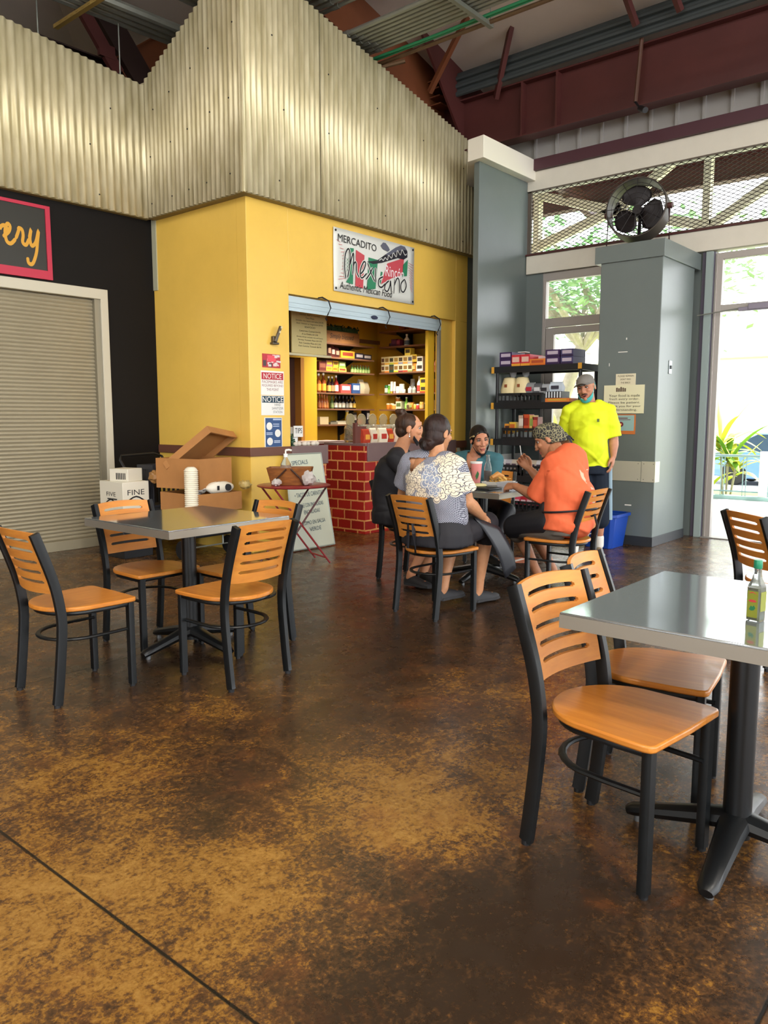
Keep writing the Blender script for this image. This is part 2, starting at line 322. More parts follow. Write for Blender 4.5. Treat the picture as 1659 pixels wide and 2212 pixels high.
# facade
m=MB(); m.bb((XF,2.99,0),(XF+.12,3.8,3.09)); m.bb((XF-.02,4.93,0),(XF+.1,5.5,3.095)); st('wall_right',m,GRY)
m=MB(); m.bb((XF-.06,-10,3.09),(XF+.1,5.15,3.31)); st('trim_12',m,WHT,bevel=.004)
m=MB(); m.bb((XF-.08,-10,3.31),(XF+.02,5.15,3.328)); st('trim_13',m,MAR)
m=MB(); m.bb((XF-.05,-10,4.085),(XF+.1,5.16,4.31)); st('trim_14',m,WHT,bevel=.004)
m=MB(); m.bb((XF-.045,-10,4.07),(XF,5.15,4.085)); st('trim_15',m,mat('bronze angle','#5b5148',.5))
m=MB(); m.bb((XF-.1,-10,4.31),(XF+.1,5.16,4.44)); st('trim_16',m,PUR)
m=MB(); 
m.bb((XF+.07,-10,4.4),(XF+.1,6.4,5.7))
for k in range(52):
    y=5.1-.29*k; m.bb((XF+.04,y,4.4),(XF+.08,y+.03,5.7))
st('wall_right_siding',m,SIDE)
# expanded metal screen
m=MB(); WM=mat('rusty wire mesh','#3a2f28',.6,.3)
y0,y1,z0,z1=-1.2,5.14,3.33,4.075; pz=.042; py_=.093; sl=pz/py_
def clipseg(c,sg):
    a=[]
    for y in (y0,y1):
        z=z0+sg*(y-c)*sl
        if z0<=z<=z1: a.append((y,z))
    for z in (z0,z1):
        y=c+sg*(z-z0)/sl
        if y0<y<y1: a.append((y,z))
    a=sorted(set(a)); return (a[0],a[-1]) if len(a)>1 else None
k=-40
while k<140:
    for sg in (1,-1):
        c=y0+k*py_/1.0-.5
        q=clipseg(c,sg)
        if q:
            (ya,za),(yb,zb)=q; d=V((0,yb-ya,zb-za)); L_=d.length; ang=math.atan2(d.z,d.y)
            m.box((XF-.03,(ya+yb)/2,(za+zb)/2),(.004,L_,.0065),Matrix.Rotation(ang,3,'X'))
    k+=1
o=st('window_screen',m,WM,smooth=0)
m=MB(); m.bb((XF-.045,5.1,3.32),(XF-.015,5.15,4.08)); m.bb((XF-.045,-10,3.322),(XF-.015,5.15,3.345)); st('trim_17',m,mat('bronze angle','#5b5148',.5))
# window 1 (behind the shelf): frame, transom, door leaf and glass
GL=mat('clear window glass','#ffffff',.0,trans=1,ior=1.02,spec=.3)
m=MB(); m.bb((XF-.02,4.885,0),(XF+.06,4.93,3.04)); m.bb((XF-.02,3.8,2.99),(XF+.06,4.93,3.085)); m.bb((XF-.02,3.8,2.43),(XF+.06,4.885,2.535))
m.bb((XF-.01,4.77,0),(XF+.04,4.88,2.42)); m.bb((XF-.01,3.8,2.34),(XF+.04,4.88,2.42)); m.bb((XF-.01,3.8,0),(XF+.04,4.77,.25)); m.bb((XF-.02,3.78,0),(XF+.06,3.84,3.05)); m.bb((XF-.03,4.90,0),(XF+.0,4.912,3.0))
w1=st('window_1',m,FRAME,bevel=.003); w1.name='window_1'
m=MB(); m.bb((XF+.015,3.8,2.53),(XF+.021,4.89,2.995)); m.bb((XF+.015,3.8,.25),(XF+.021,4.77,2.345)); m.build('pane',GL,w1,smooth=0)
# door bay
m=MB(); m.bb((XF-.02,2.79,0),(XF+.05,2.868,3.06)); m.bb((XF-.02,.85,2.99),(XF+.05,2.868,3.06)); m.bb((XF-.02,.85,2.445),(XF+.05,2.79,2.515)); m.bb((XF-.02,.85,0),(XF+.05,.93,3.06)); m.bb((XF-.035,2.84,0),(XF-.02,2.85,3.05))
m.bb((XF-.02,1.82,2.5),(XF+.05,1.88,3.0))
d2=st('door_2',m,FRAME,bevel=.003)
m=MB(); m.bb((XF+.01,.93,2.515),(XF+.016,2.79,2.99)); m.build('pane',GL,d2,smooth=0)
m=MB(); m.bb((XF-.06,1.2,2.43),(XF-.01,2.6,2.47)); m.bb((XF-.07,2.2,2.44),(XF,2.5,2.5)); m.build('door_closer',mat('door closer metal','#8c8593',.4,.4),d2,bevel=.004)
m=MB(); m.tube([(XF-.05,2.6,2.46),(XF-.12,3.0,2.41)],.006); m.build('closer_arm',STEEL,d2)
m=MB(); m.bb((XF-.06,2.883,0),(XF+.05,2.952,3.08)); st('trim_18',m,mat('pale sage post paint','#8f9c99',.4))
m=MB(); m.bb((XF-.02,2.87,0),(XF+.1,3.0,3.08)); st('trim_19',m,mat('dark purple grey strip','#5a5463',.5))  # darker strip filling the gaps either side of the sage post
m=MB(); m.bb((XF-.08,-3,-.005),(XF+.08,2.87,.012)); st('trim_20',m,mat('aluminium threshold','#9a9690',.45,.5))
# more of the facade past the right edge of the photo, seen in the table top
m=MB()
for y in (.75,-1.35,-3.45): m.bb((XF-.06,y-.1,0),(XF+.1,y+.1,3.1))
m.bb((XF-.02,-10,2.99),(XF+.05,.85,3.06)); m.bb((XF-.02,-10,2.44),(XF+.05,.85,2.51))
st('wall_right_posts',m,FRAME)
# light switch on the pillar
t=thing('light_switch','grey light switch plate on the bright side of the pillar','switch',(8.133,3.03,1.83))
m=MB(); m.bb((8.095,3.022,1.765),(8.171,3.029,1.9)); m.build('plate',mat('steel plate','#9aa1a3',.3,.7),t,bevel=.002)
m=MB(); m.bb((8.12,3.012,1.815),(8.146,3.023,1.85)); m.build('toggle',GRYD,t)
# ------------------------------------------------------------------ roof steel
def ibeam(m,a,b,h,w,t=.012,up=(0,0,1)):
    a,b=V(a),V(b); d=(b-a); L_=d.length; d.normalize(); u=V(up); s=d.cross(u).normalized(); u=s.cross(d).normalized()
    R=Matrix((d,s,u)).transposed(); c=(a+b)/2
    m.box(c,(L_,t,h),R); m.box(c+u*h/2,(L_,w,t*1.4),R); m.box(c-u*h/2,(L_,w,t*1.4),R)
m=MB(); ibeam(m,(8.5,-10,4.9),(8.5,6.3,4.9),.6,.2)
for y in (5.0,4.55): m.bb((8.4,y-.012,4.6),(8.5,y+.012,5.2))
st('steel_eave_beam',m,MAR)
m=MB(); m.bb((8.55,5.95,4.2),(8.9,6.35,5.9)); st('steel_column',m,MAR)
# tapered rafter rising toward the hall
MAR2=mat('brown steel paint','#6d3d24',.5,var=.15,vs=2)
m=MB(); m.prism([(9.0,4.6),(9.0,5.45),(0.0,7.55),(0.0,7.0),(8.45,4.93)],.02,(0,6.2,0),(1,0,0),(0,0,1)); 
m.box((4.2,6.19,5.97),(8.75,.22,.02),Matrix.Rotation(.2409,3,'Y')); st('steel_rafter',m,MAR2)
m=MB()
for i in range(4): m.bb((8.2-.02*i,6.02,5.15+.085*i),(8.42-.02*i,6.19,5.165+.085*i))
st('steel_stiffener_plates',m,MAR2)
m=MB(); m.prism([(8.55,4.65),(8.85,4.65),(8.95,5.75),(7.6,5.75)],.03,(0,5.9,0),(1,0,0),(0,0,1)); st('steel_haunch',m,MAR)
for i,(a,b,w,lab) in enumerate((((8.4,5.35,5.1),(7.75,4.55,6.3),.08,'dark steel brace rising from the eave beam beside the column'),((7.95,6.0,5.2),(7.5,4.6,6.35),.06,'brown angle brace crossing in front of the tapered rafter'))):
    m=MB(); m.box((V(a)+V(b))/2,((V(b)-V(a)).length,.05,w),(V(b)-V(a)).to_track_quat('X','Z').to_matrix()); o=st('steel_brace',m,MAR2 if i else MAR)
for a,b,lab in (((8.2,3.55,5.3),(7.6,3.75,6.2),''),((8.2,3.1,5.3),(7.5,3.35,6.25),'')):
    m=MB(); a,b=V(a),V(b); m.box((a+b)/2,((b-a).length,.05,.06),(b-a).to_track_quat('X','Z').to_matrix()); st('steel_brace',m,MAR)
# left side steel
m=MB(); ibeam(m,(-2,9.05,5.36),(5.7,9.05,5.36),.4,.2); st('steel_eave_beam_left',m,mat('dark steel paint','#2c1c18',.5))
m=MB(); m.box((5.72,9.0,5.68),(.3,.3,2.2),Matrix.Rotation(-.69,3,'Y')); st('steel_column_left',m,mat('dark steel paint','#2c1c18'))
m=MB(); m.box((5.05,8.8,5.98),(.15,.06,1.5),Matrix.Rotation(-.66,3,'Y')); m.box((5.36,8.79,5.58),(.2,.05,.14)); st('steel_brace_left',m,MAR)
m=MB(); ibeam(m,(5.66,8.95,5.5),(7.2,8.95,6.7),.3,.16); st('steel_hip_beam',m,MAR2)
# purlins under the ceiling
m=MB()
for x in (6.6,4.6): ibeam(m,(x,-10,zc(x,0)-.12),(x,6.0,zc(x,0)-.12),.2,.08)
st('steel_purlins',m,MAR)
# conduits: each pipe a thing
def conduit(a,b,r,mt_,lab,grp,fit=None):
    m=MB(); m.tube([a,b],r,n=8); a,b=V(a),V(b); d=(b-a).normalized()
    if fit is not None:
        c=a+d*fit; m.tube([c-d*.04,c+d*.04],r*1.22,n=8)
    return one('conduit',m,mt_,lab,'conduit',grp)
for i in range(8):
    conduit((6.32+.066*i,6.6,5.24),(6.32+.066*i,-2,5.24),.027,STEEL,'%s grey conduit from the left in the ceiling bundle beside the green hoses'%ORD[i],'grey conduits in the lower ceiling bundle',.75+.05*(i%3))
for i in range(5):
    conduit((5.72+.1*i,6.6,5.42),(5.72+.1*i,-2,5.42),.042-.004*i,STEEL,'%s pipe from the left in the upper ceiling bundle above the corrugated wall'%ORD[i],'pipes in the upper ceiling bundle',.8)
GRNC=mat('green plastic hose','#2f8a5c',.45)
for i in range(2):
    m=MB(); m.tube([(6.87+.05*i,6.6,5.22),(6.86+.05*i,5.2,5.2+.01*i),(6.9+.04*i,3.5,5.23),(6.86+.05*i,-2,5.22)],.014,n=8); one('hose',m,GRNC,('green hose next to the grey ceiling conduits','green hose nearer the tapered brown rafter')[i],'hose','green hoses under the ceiling')
RUST=mat('rusty sprinkler pipe','#6a5138',.5,.3,var=.2,vs=9)
m=MB(); m.tube([(6.99,6.5,5.2),(6.99,-3,5.2)],.022,n=8); m.tube([(7.35,5.9,5.33),(7.05,6.3,5.22)],.026,n=8); one('sprinkler_pipe',m,RUST,'thin rusty sprinkler pipe running below the grey conduits','pipe')
t=thing('strut_channel','perforated metal strut carrying the grey conduits near the top edge','bracket',(6.6,4.55,5.2))
m=MB(); m.bb((5.6,4.53,5.165),(7.05,4.575,5.205)); m.build('channel',STEEL,t); m=MB(); m.cyl((7.02,4.55,5.2),(7.02,4.55,5.85),.006,n=6); m.build('threaded_rod',STEEL,t); m=MB(); m.cyl((6.28,4.55,5.2),(6.28,4.55,6.0),.006,n=6); m.build('threaded_rod',STEEL,t)
for i in range(6):
    conduit((8.33+.03*(i%2),6.0,5.25+.045*i),(8.2+.03*(i%2),-8,5.25+.05*i),.03,DKST,'%s dark pipe from the hall side lying above the maroon eave beam'%ORD[i],'dark pipes above the eave beam')
for i in range(4):
    conduit((0,7.55+.1*i,5.33),(5.9,7.2+.1*i,5.33),.045,STEEL,'%s grey pipe over the black bakery wall, counted from the hall'%ORD[i],'pipes over the left corner')
for i in range(4):
    conduit((0,6.35+.1*i,5.36),(6.2,6.45+.1*i,5.36),.045,STEEL,'%s fat pipe running behind the cladding peak, counted from the hall'%ORD[i],'pipes behind the cladding peak')
m=MB(); m.tube([(0,7.9,5.42),(4.6,7.45,5.42),(5.6,7.3,5.36)],.014,n=6); one('hose',m,GRNC,'green hose lying on the pipes over the left corner','hose','green hoses under the ceiling')
t=thing('strut_channel','yellowed perforated strut with open end over the black bakery wall','bracket',(4.4,7.5,5.28))
m=MB(); m.bb((4.32,6.9,5.25),(4.37,8.05,5.285)); 
for i in range(9): m.bb((4.315,7.0+.11*i,5.262),(4.32,7.05+.11*i,5.274))
m.build('channel',mat('yellowed strut','#b79a56',.5,.3),t)
for i,(x,y) in enumerate(((4.0,7.75),(4.75,7.55),(5.6,7.0))):
    m=MB(); m.cyl((x,y,4.5),(x,y,6.2),.007,n=6); one('hanger_rod',m,STEEL,'thin hanger rod %s'%('left of the maroon brace over the bakery','standing at the inner corner of the cladding','before the hip beam right of the corner')[i],'rod','hanger rods')
# flood pipe and lamp on the eave beam
t=thing('beam_pipe','brown drop pipe with a small spotlight on the maroon eave beam','pipe',(8.36,4.0,4.6))
m=MB(); m.tube([(8.36,3.55,5.3),(8.36,3.6,4.62)],.022,n=8); m.build('pipe',mat('brown pipe','#4e3022',.5),t)
m=MB(); m.tube([(8.36,3.6,4.62),(8.3,3.52,4.52)],.012,n=8); m.tube([(8.3,3.52,4.52),(8.2,3.42,4.45)],.03,n=12); m.build('spotlight',BLACKP,t)
# ------------------------------------------------------------------ outside
GR=mat('sunlit grass','#6f9a2d',.8,var=.35,vs=1.2,hex2='#a7a24a'); 
m=MB(); m.prism([(13.4,-.6),(13.4,-.05),(19.5,-.46),(60,-.46),(60,-.6)],-90,(0,-30,0),(1,0,0),(0,0,1)); st('ground_lawn',m,GR)
m=MB(); m.bb((20,-30,-.5),(27,60,-.44)); st('ground_road',m,mat('pale asphalt','#c4c4c4',.8,var=.08))
SAGE=mat('sage rail paint','#7f9a9c',.45)
t=thing('railing','sage metal railing on a low curb outside the open door','railing',(13.5,3,0))
m=MB(); m.bb((13.4,-4,-.02),(13.6,11,.05)); m.build('curb',mat('curb paint','#8fb0ab',.6),t)
m=MB(); m.tube([(13.5,-4,.7),(13.5,11,.7)],.022,n=8); m.tube([(13.5,-4,.12),(13.5,11,.12)],.014,n=8); m.build('rail',SAGE,t)
ys=[3.05+.0*0]
for i in range(40): 
    m=MB(); y=-1.0+.17*i+(.12 if i%2 else 0); m.cyl((13.5,y,.05),(13.5,y,.7),.008,n=6); m.build('baluster',SAGE,t)
m=MB(); m.bb((13.44,3.38,0),(13.56,3.5,.78)); m.build('post',WHP,t)
# parked car
t=thing('car','blue parked car on the road beyond the railing','car',(22.5,5.0,-.44))
BLUE=mat('blue car paint','#5f86b4',.25,coat=.5)
CZ=-.41
def carsec(x,z0,z1,hw):
    z0+=CZ; z1+=CZ; x-=.25; return [(22.5-hw,x,z0),(22.5-hw*1.03,x,(z0+z1)/2),(22.5-hw*.9,x,z1),(22.5+hw*.9,x,z1),(22.5+hw*1.03,x,(z0+z1)/2),(22.5+hw,x,z0)]
m=MB(); m.loft([carsec(*c) for c in ((2.9,.25,.55,.7),(3.0,.18,.68,.84),(4.0,.15,.78,.88),(5.2,.15,.82,.88),(6.3,.15,.85,.88),(7.2,.2,.8,.84),(7.35,.3,.65,.74))]); m.build('body',BLUE,t,bevel=.03)
def cabs(x,z0,z1,hw,hw2):
    z0+=CZ; z1+=CZ; x-=.25; return [(22.5-hw,x,z0),(22.5-hw2,x,z1),(22.5+hw2,x,z1),(22.5+hw,x,z0)]
m=MB(); m.loft([cabs(3.7,.74,.78,.8,.78),cabs(4.5,.76,1.28,.8,.62),cabs(6.0,.76,1.32,.8,.64),cabs(6.9,.76,.84,.8,.76)]); m.build('cabin',mat('dark car glass','#39485f',.1),t,bevel=.02)
m=MB(); m.loft([cabs(4.45,1.24,1.27,.65,.62),cabs(5.2,1.3,1.36,.66,.62),cabs(6.0,1.29,1.33,.66,.62)]); m.bb((21.73,4.95,.34),(21.8,5.05,.89)); m.build('roof',BLUE,t,bevel=.01)
for x in (21.7,23.3):
    for y in (3.8,6.5): m=MB(); m.cyl((x-.1,y-.25,-.12),(x+.1,y-.25,-.12),.32,n=20); m.build('wheel',BLACKP,t,bevel=.02)
# tropical plant by the rail
def strapleaf(m,base,az,el,L_,w,droop,n=7):
    p=V(base); d=V((math.cos(az)*math.cos(el),math.sin(az)*math.cos(el),math.sin(el))); Lf=[];Rt=[];Md=[]
    side=V((-math.sin(az),math.cos(az),0))
    for i in range(n+1):
        t=i/n; wd=w*math.sin(PI*min(1,.12+t*.88))**.8*(1 if t<.98 else .1); nn=side.cross(d)
        Lf.append(p+side*wd/2+nn*wd*.12); Md.append(p); Rt.append(p-side*wd/2+nn*wd*.12)
        p=p+d*(L_/n); d=(d+V((0,0,-droop/n))).normalized()
    q=n+1; m.add(Lf+Md+Rt,[(i,i+1,q+i+1,q+i) for i in range(n)]+[(q+i,q+i+1,2*q+i+1,2*q+i) for i in range(n)])
LEAF1=mat('yellow green leaf','#c6c84c',.45,var=.3,vs=3); LEAF2=mat('fresh green leaf','#5f8f2c',.5,var=.3,vs=3); LEAF3=mat('tree leaf','#8fb08a',.55,var=.35,vs=2)  # tree leaf colour paled to imitate outdoor haze and flare
BARK=mat('tree bark','#a79c90',.8,var=.2,vs=6,bump=.4,bs=14)  # bark paled the same way, haze put into its colour
def ti(name,c,h,n,L_,lab,grp,seed):
    r=random.Random(seed); t=thing(name,lab,'plant',c,0,grp); m=MB()
    for k in range(3): m.tube([(c[0]+.05*k,c[1]+.07*(k-1),c[2]),(c[0]+.06*k,c[1]+.16*(k-1),c[2]+h*(.6+.2*k))],.02,n=6)
    m.build('stem',BARK,t); m=MB()
    for i in range(n):
        k=i%3; z=c[2]+h*(.6+.2*k)-r.random()*.25
        strapleaf(m,(c[0]+.06*k,c[1]+.16*(k-1),z),r.uniform(0,2*PI),r.uniform(-.1,1.15),L_*r.uniform(.6,1.1),.095*r.uniform(.8,1.4),r.uniform(.4,1.6))
    o=m.build('leaves',[LEAF1,LEAF2],t,smooth=60); 
    o.data.polygons.foreach_set('material_index',[(i//14)%3%2 for i in range(len(o.data.polygons))])
ti('ti_plant',(14.1,4.2,-.12),1.1,46,1.0,'yellow green strap-leaved plant behind the railing seen through the open door','plants behind the railing',3)
ti('ti_plant',(13.2,6.9,-.02),1.0,40,.7,'strap-leaved plant seen through the glass beside the standing man','plants behind the railing',4)
ti('ti_plant',(13.0,6.1,-.02),.9,36,.65,'strap-leaved plant right outside the glass door behind the black shelf','plants behind the railing',5)
# trees
def tree(c,h,cr,n,lab,seed,lean=(0,0)):
    r=random.Random(seed); t=thing('shade_tree',lab,'tree',c,0,'shade trees outside'); m=MB(); c=V(c)
    top=c+V((lean[0],lean[1],h*.55)); m.tube([c,c+(top-c)*.5+V((.1,.1,0)),top],[.22,.17,.13],n=10)
    ends=[]
    for k in range(7):
        a=2*PI*k/7+r.random(); e=top+V((math.cos(a)*cr*.75,math.sin(a)*cr*.75,h*.3*r.uniform(.3,1.1))); mid=(top+e)/2+V((0,0,.35)); m.tube([top-V((0,0,.2)),mid,e],[.1,.07,.03],n=7); ends+= [e,mid]
    m.build('trunk',BARK,t); m=MB()
    for i in range(n):
        e=ends[r.randrange(len(ends))]; p=e+V((r.gauss(0,1),r.gauss(0,1),r.gauss(0,.45)))*cr*.3
        a=r.uniform(0,2*PI); s=r.uniform(.08,.16); u=V((math.cos(a),math.sin(a),r.uniform(-.5,.3)))*s; w=V((-math.sin(a),math.cos(a),r.uniform(-.3,.3)))*s*.45
        m.add([p-u,p+w,p+u,p-w],[(0,1,2,3)])
    m.build('crown',LEAF3,t,smooth=0)
tree((16.5,9.2,-.3),6.2,3.0,2600,'shade tree seen through the wire screen behind the white truss',11,(.6,-.8))
tree((18.5,6.7,-.4),6.8,3.2,2400,'shade tree with a leaning trunk seen through the open door',12,(-.4,1.6))
tree((19,13.5,-.4),6.5,3.2,2200,'shade tree over the plants left of the pillar',13,(0,-.6))
tree((28.5,1,-.46),7.5,4,2200,'shade tree across the road right of the open door',14)
m=MB(); m.bb((30,4,-.46),(36,40,3.4)); b=tag(m.build('low_building',mat('pale stucco','#e6dfd2',.8)),'pale low building across the road','building')
m=MB(); m.prism([(29,3.4),(37,3.4),(33,5)],-37,(0,3.5,0),(1,0,0),(0,0,1)); m.build('roof',mat('pale roof','#b9b3aa',.8),b,local=True)
# curved pale concrete canopy seen through the glass door
m=MB(); pts=[(0,0),(.0,-.05)]; arc=[(.95*math.cos(a)-.0,.95*math.sin(a)) for a in [PI*.5*i/10 for i in range(11)]]
m.prism([(1.05,1.05)]+[(1.05-.95*math.cos(PI/2*i/10)*1.0,1.05-.95*math.sin(PI/2*i/10)*0-1.0*math.sin(PI/2*i/10)) for i in range(11)],.5,(11.5,5.25,1.55),(0,-1,0),(0,0,1)); one('canopy',m,mat('tan curved canopy','#b9ab92',.6),'tan curved canopy end outside the glass door left of the pillar','canopy')
# porch: trusses, purlin beams and corrugated roof
TW=mat('white truss paint','#ddd4c4',.5)
XT=11.5
t=thing('porch_truss','white steel truss of the porch seen through the wire screen','truss',(XT,4,3.5))
def bar(a,b,w=.1):
    m=MB(); a,b=V(a),V(b); d=b-a; m.box((a+b)/2,(d.length,.1,w),d.to_track_quat('X','Z').to_matrix()); return m
segs=[((XT,6.5,3.6),(XT,6.5,4.9),'post'),((XT,6.6,4.86),(XT,5.15,4.36),'diagonal'),((XT,6.6,4.0),(XT,5.1,4.42),'diagonal'),((XT,5.15,4.4),(XT,3.85,5.25),'diagonal'),((XT,3.86,3.6),(XT,3.86,5.35),'post'),((XT,5.2,4.35),(XT,3.8,3.95),'diagonal'),((XT,3.8,3.95),(XT,2.4,4.75),'diagonal'),((XT,3.9,5.25),(XT,2.4,4.95),'diagonal'),((XT,-3,3.72),(XT,7,3.72),'chord'),((XT,2.3,3.6),(XT,2.3,5.35),'post'),((XT,2.3,4.8),(XT,.8,3.9),'diagonal')]
for a,b,nm in segs: bar(a,b,.13 if nm!='post' else .13).build(nm,TW,t)
m=MB(); ibeam(m,(12.6,-5,4.98),(12.6,9,4.98),.34,.2); ibeam(m,(9.2,5.6,4.9),(13,6.2,4.75),.22,.12); st('porch_beams',m,MAR)
m=MB(); m.grid(lambda u,v:(9.05+4.6*u,-6+15*v,5.45-.28*u*1.0+.02*math.sin(2*PI*v*15/.09)),2,1000); st('porch_roof',m,mat('porch roof sheet','#b9c8d0',.5),smooth=80)
# ------------------------------------------------------------------ fan on the pillar
t=thing('drum_fan','black drum fan with three blades standing on top of the grey pillar','fan',(8.3,3.5,3.07))
FB=mat('fan black','#1a1416',.5); c=V((8.3,3.5,3.49)); ax=(V((-.93,-.15,.12))).normalized(); q=ax.to_track_quat('Z','Y').to_matrix()
def fl_(pts): return [c+q@V(p) for p in pts]
n=40; R0=.3; rings=[]
for r_,z in ((R0,-.11),(R0+.012,-.11),(R0+.012,.11),(R0,.11)): rings.append([c+q@V((r_*math.cos(2*PI*k/n),r_*math.sin(2*PI*k/n),z)) for k in range(n)])
m=MB(); m.loft(rings,closed=True); m.build('drum',mat('fan drum','#453d35',.45,.2),t)
for sgn,nm in ((1,'front_guard'),(-1,'rear_guard')):
    m=MB()
    for r_ in (.3,.25,.2,.15,.1): m.tube([c+q@V((r_*math.cos(2*PI*k/32),r_*math.sin(2*PI*k/32),sgn*.112)) for k in range(32)],.0035,n=5,closed=True)
    for k in range(12): a=2*PI*k/12; m.tube(fl_([(.05*math.cos(a),.05*math.sin(a),sgn*.115),(.3*math.cos(a),.3*math.sin(a),sgn*.112)]),.0035,n=5)
    m.build(nm,FB,t)
for k in range(3):
    a0=PI/2+.15+2*PI*k/3; m=MB()
    def bl(u,v):
        r_=.05+.225*u; wd=(.45+1.0*math.sin(PI*min(1,u*.8+.1))**.7); a=a0+(v-.5)*wd*1.25; rr=r_*(1-.1*abs(v-.5)*2*u); z=.06*(v-.5)
        return c+q@V((rr*math.cos(a),rr*math.sin(a),z))
    m.grid(bl,8,8); o=m.build('blade',FB,t); s=o.modifiers.new('s','SOLIDIFY'); s.thickness=.004
m=MB(); m.tube(fl_([(0,0,-.1),(0,0,.04)]),.05,n=16); m.tube(fl_([(0,0,-.1),(0,-.29,-.1)]),.02,n=6); m.tube(fl_([(-.28,0,-.105),(.28,0,-.105)]),.012,n=6); m.build('motor',FB,t)
sd=V((0,1,0))
for s in (1,-1):
    m=MB(); p=c+sd*s*.33; m.tube([p,(p.x,p.y+s*.015,3.075),(p.x-.12,p.y+s*.015,3.075)],.011,n=8); m.cyl(p-sd*s*.03,p+sd*s*.035,.03,n=12)
    m.build('stand_leg',mat('fan stand red brown','#4a2a26',.5),t)
# ------------------------------------------------------------------ chairs
def wood(name,c1,c2,rough=.32,scale=(1.2,14,14),coat=.12):
    m=mat(name,c1,rough,coat=coat); N,L=nt(m); b=N['Principled BSDF']; tc=N.new('ShaderNodeTexCoord'); mp=N.new('ShaderNodeMapping'); mp.inputs['Scale'].default_value=scale
    n=N.new('ShaderNodeTexNoise'); n.inputs['Scale'].default_value=3; n.inputs['Detail'].default_value=7; n.inputs['Roughness'].default_value=.6; n.inputs['Distortion'].default_value=.4
    L.new(tc.outputs['Object'],mp.inputs[0]); L.new(mp.outputs[0],n.inputs['Vector']); r=N.new('ShaderNodeValToRGB'); r.color_ramp.elements[0].position=.3; r.color_ramp.elements[1].position=.7
    r.color_ramp.elements[0].color=lin(c2); r.color_ramp.elements[1].color=lin(c1); L.new(n.outputs['Fac'],r.inputs[0])
    n2=N.new('ShaderNodeTexNoise'); n2.inputs['Scale'].default_value=6; n2.inputs['Detail'].default_value=5; L.new(tc.outputs['Object'],n2.inputs['Vector'])
    r2=N.new('ShaderNodeMapRange'); L.new(n2.outputs['Fac'],r2.inputs[0]); r2.inputs[1].default_value=.58; r2.inputs[2].default_value=.75; r2.inputs[3].default_value=0; r2.inputs[4].default_value=.3
    mx=N.new('ShaderNodeMix'); mx.data_type='RGBA'; L.new(r2.outputs[0],mx.inputs['Factor']); L.new(r.outputs[0],mx.inputs['A']); mx.inputs['B'].default_value=lin('#9a6432'); L.new(mx.outputs['Result'],b.inputs['Base Color']); return m
SEATW=wood('orange maple seat','#c98233','#b36c28'); BACKW=wood('orange maple back','#cb8636','#b87230',scale=(14,1.2,14),rough=.5,coat=0); EDGEW=mat('plywood edge','#b07c42',.5,var=.15,vs=30)
METB=mat('charcoal chair frame','#101315',.4,.1,var=.25,vs=14,bump=.03)
def arcpath(pts,n=5):
    P=[V(p) for p in pts]; out=[]
    for i in range(len(P)-1):
        a=P[max(i-1,0)];b=P[i];c=P[i+1];d=P[min(i+2,len(P)-1)]
        for k in range(n):
            t=k/n; out.append(.5*((2*b)+(c-a)*t+(2*a-5*b+4*c-d)*t*t+(3*b-a-3*c+d)*t**3))
    return out+[P[-1]]
RPATH=[(-.205,0),(-.185,.16),(-.166,.36),(-.172,.47),(-.2,.6),(-.272,.81)]
def rx(z):
    for (x0,z0),(x1,z1) in zip(RPATH,RPATH[1:]):
        if z0<=z<=z1: return x0+(x1-x0)*(z-z0)/(z1-z0)
    return RPATH[-1][0]
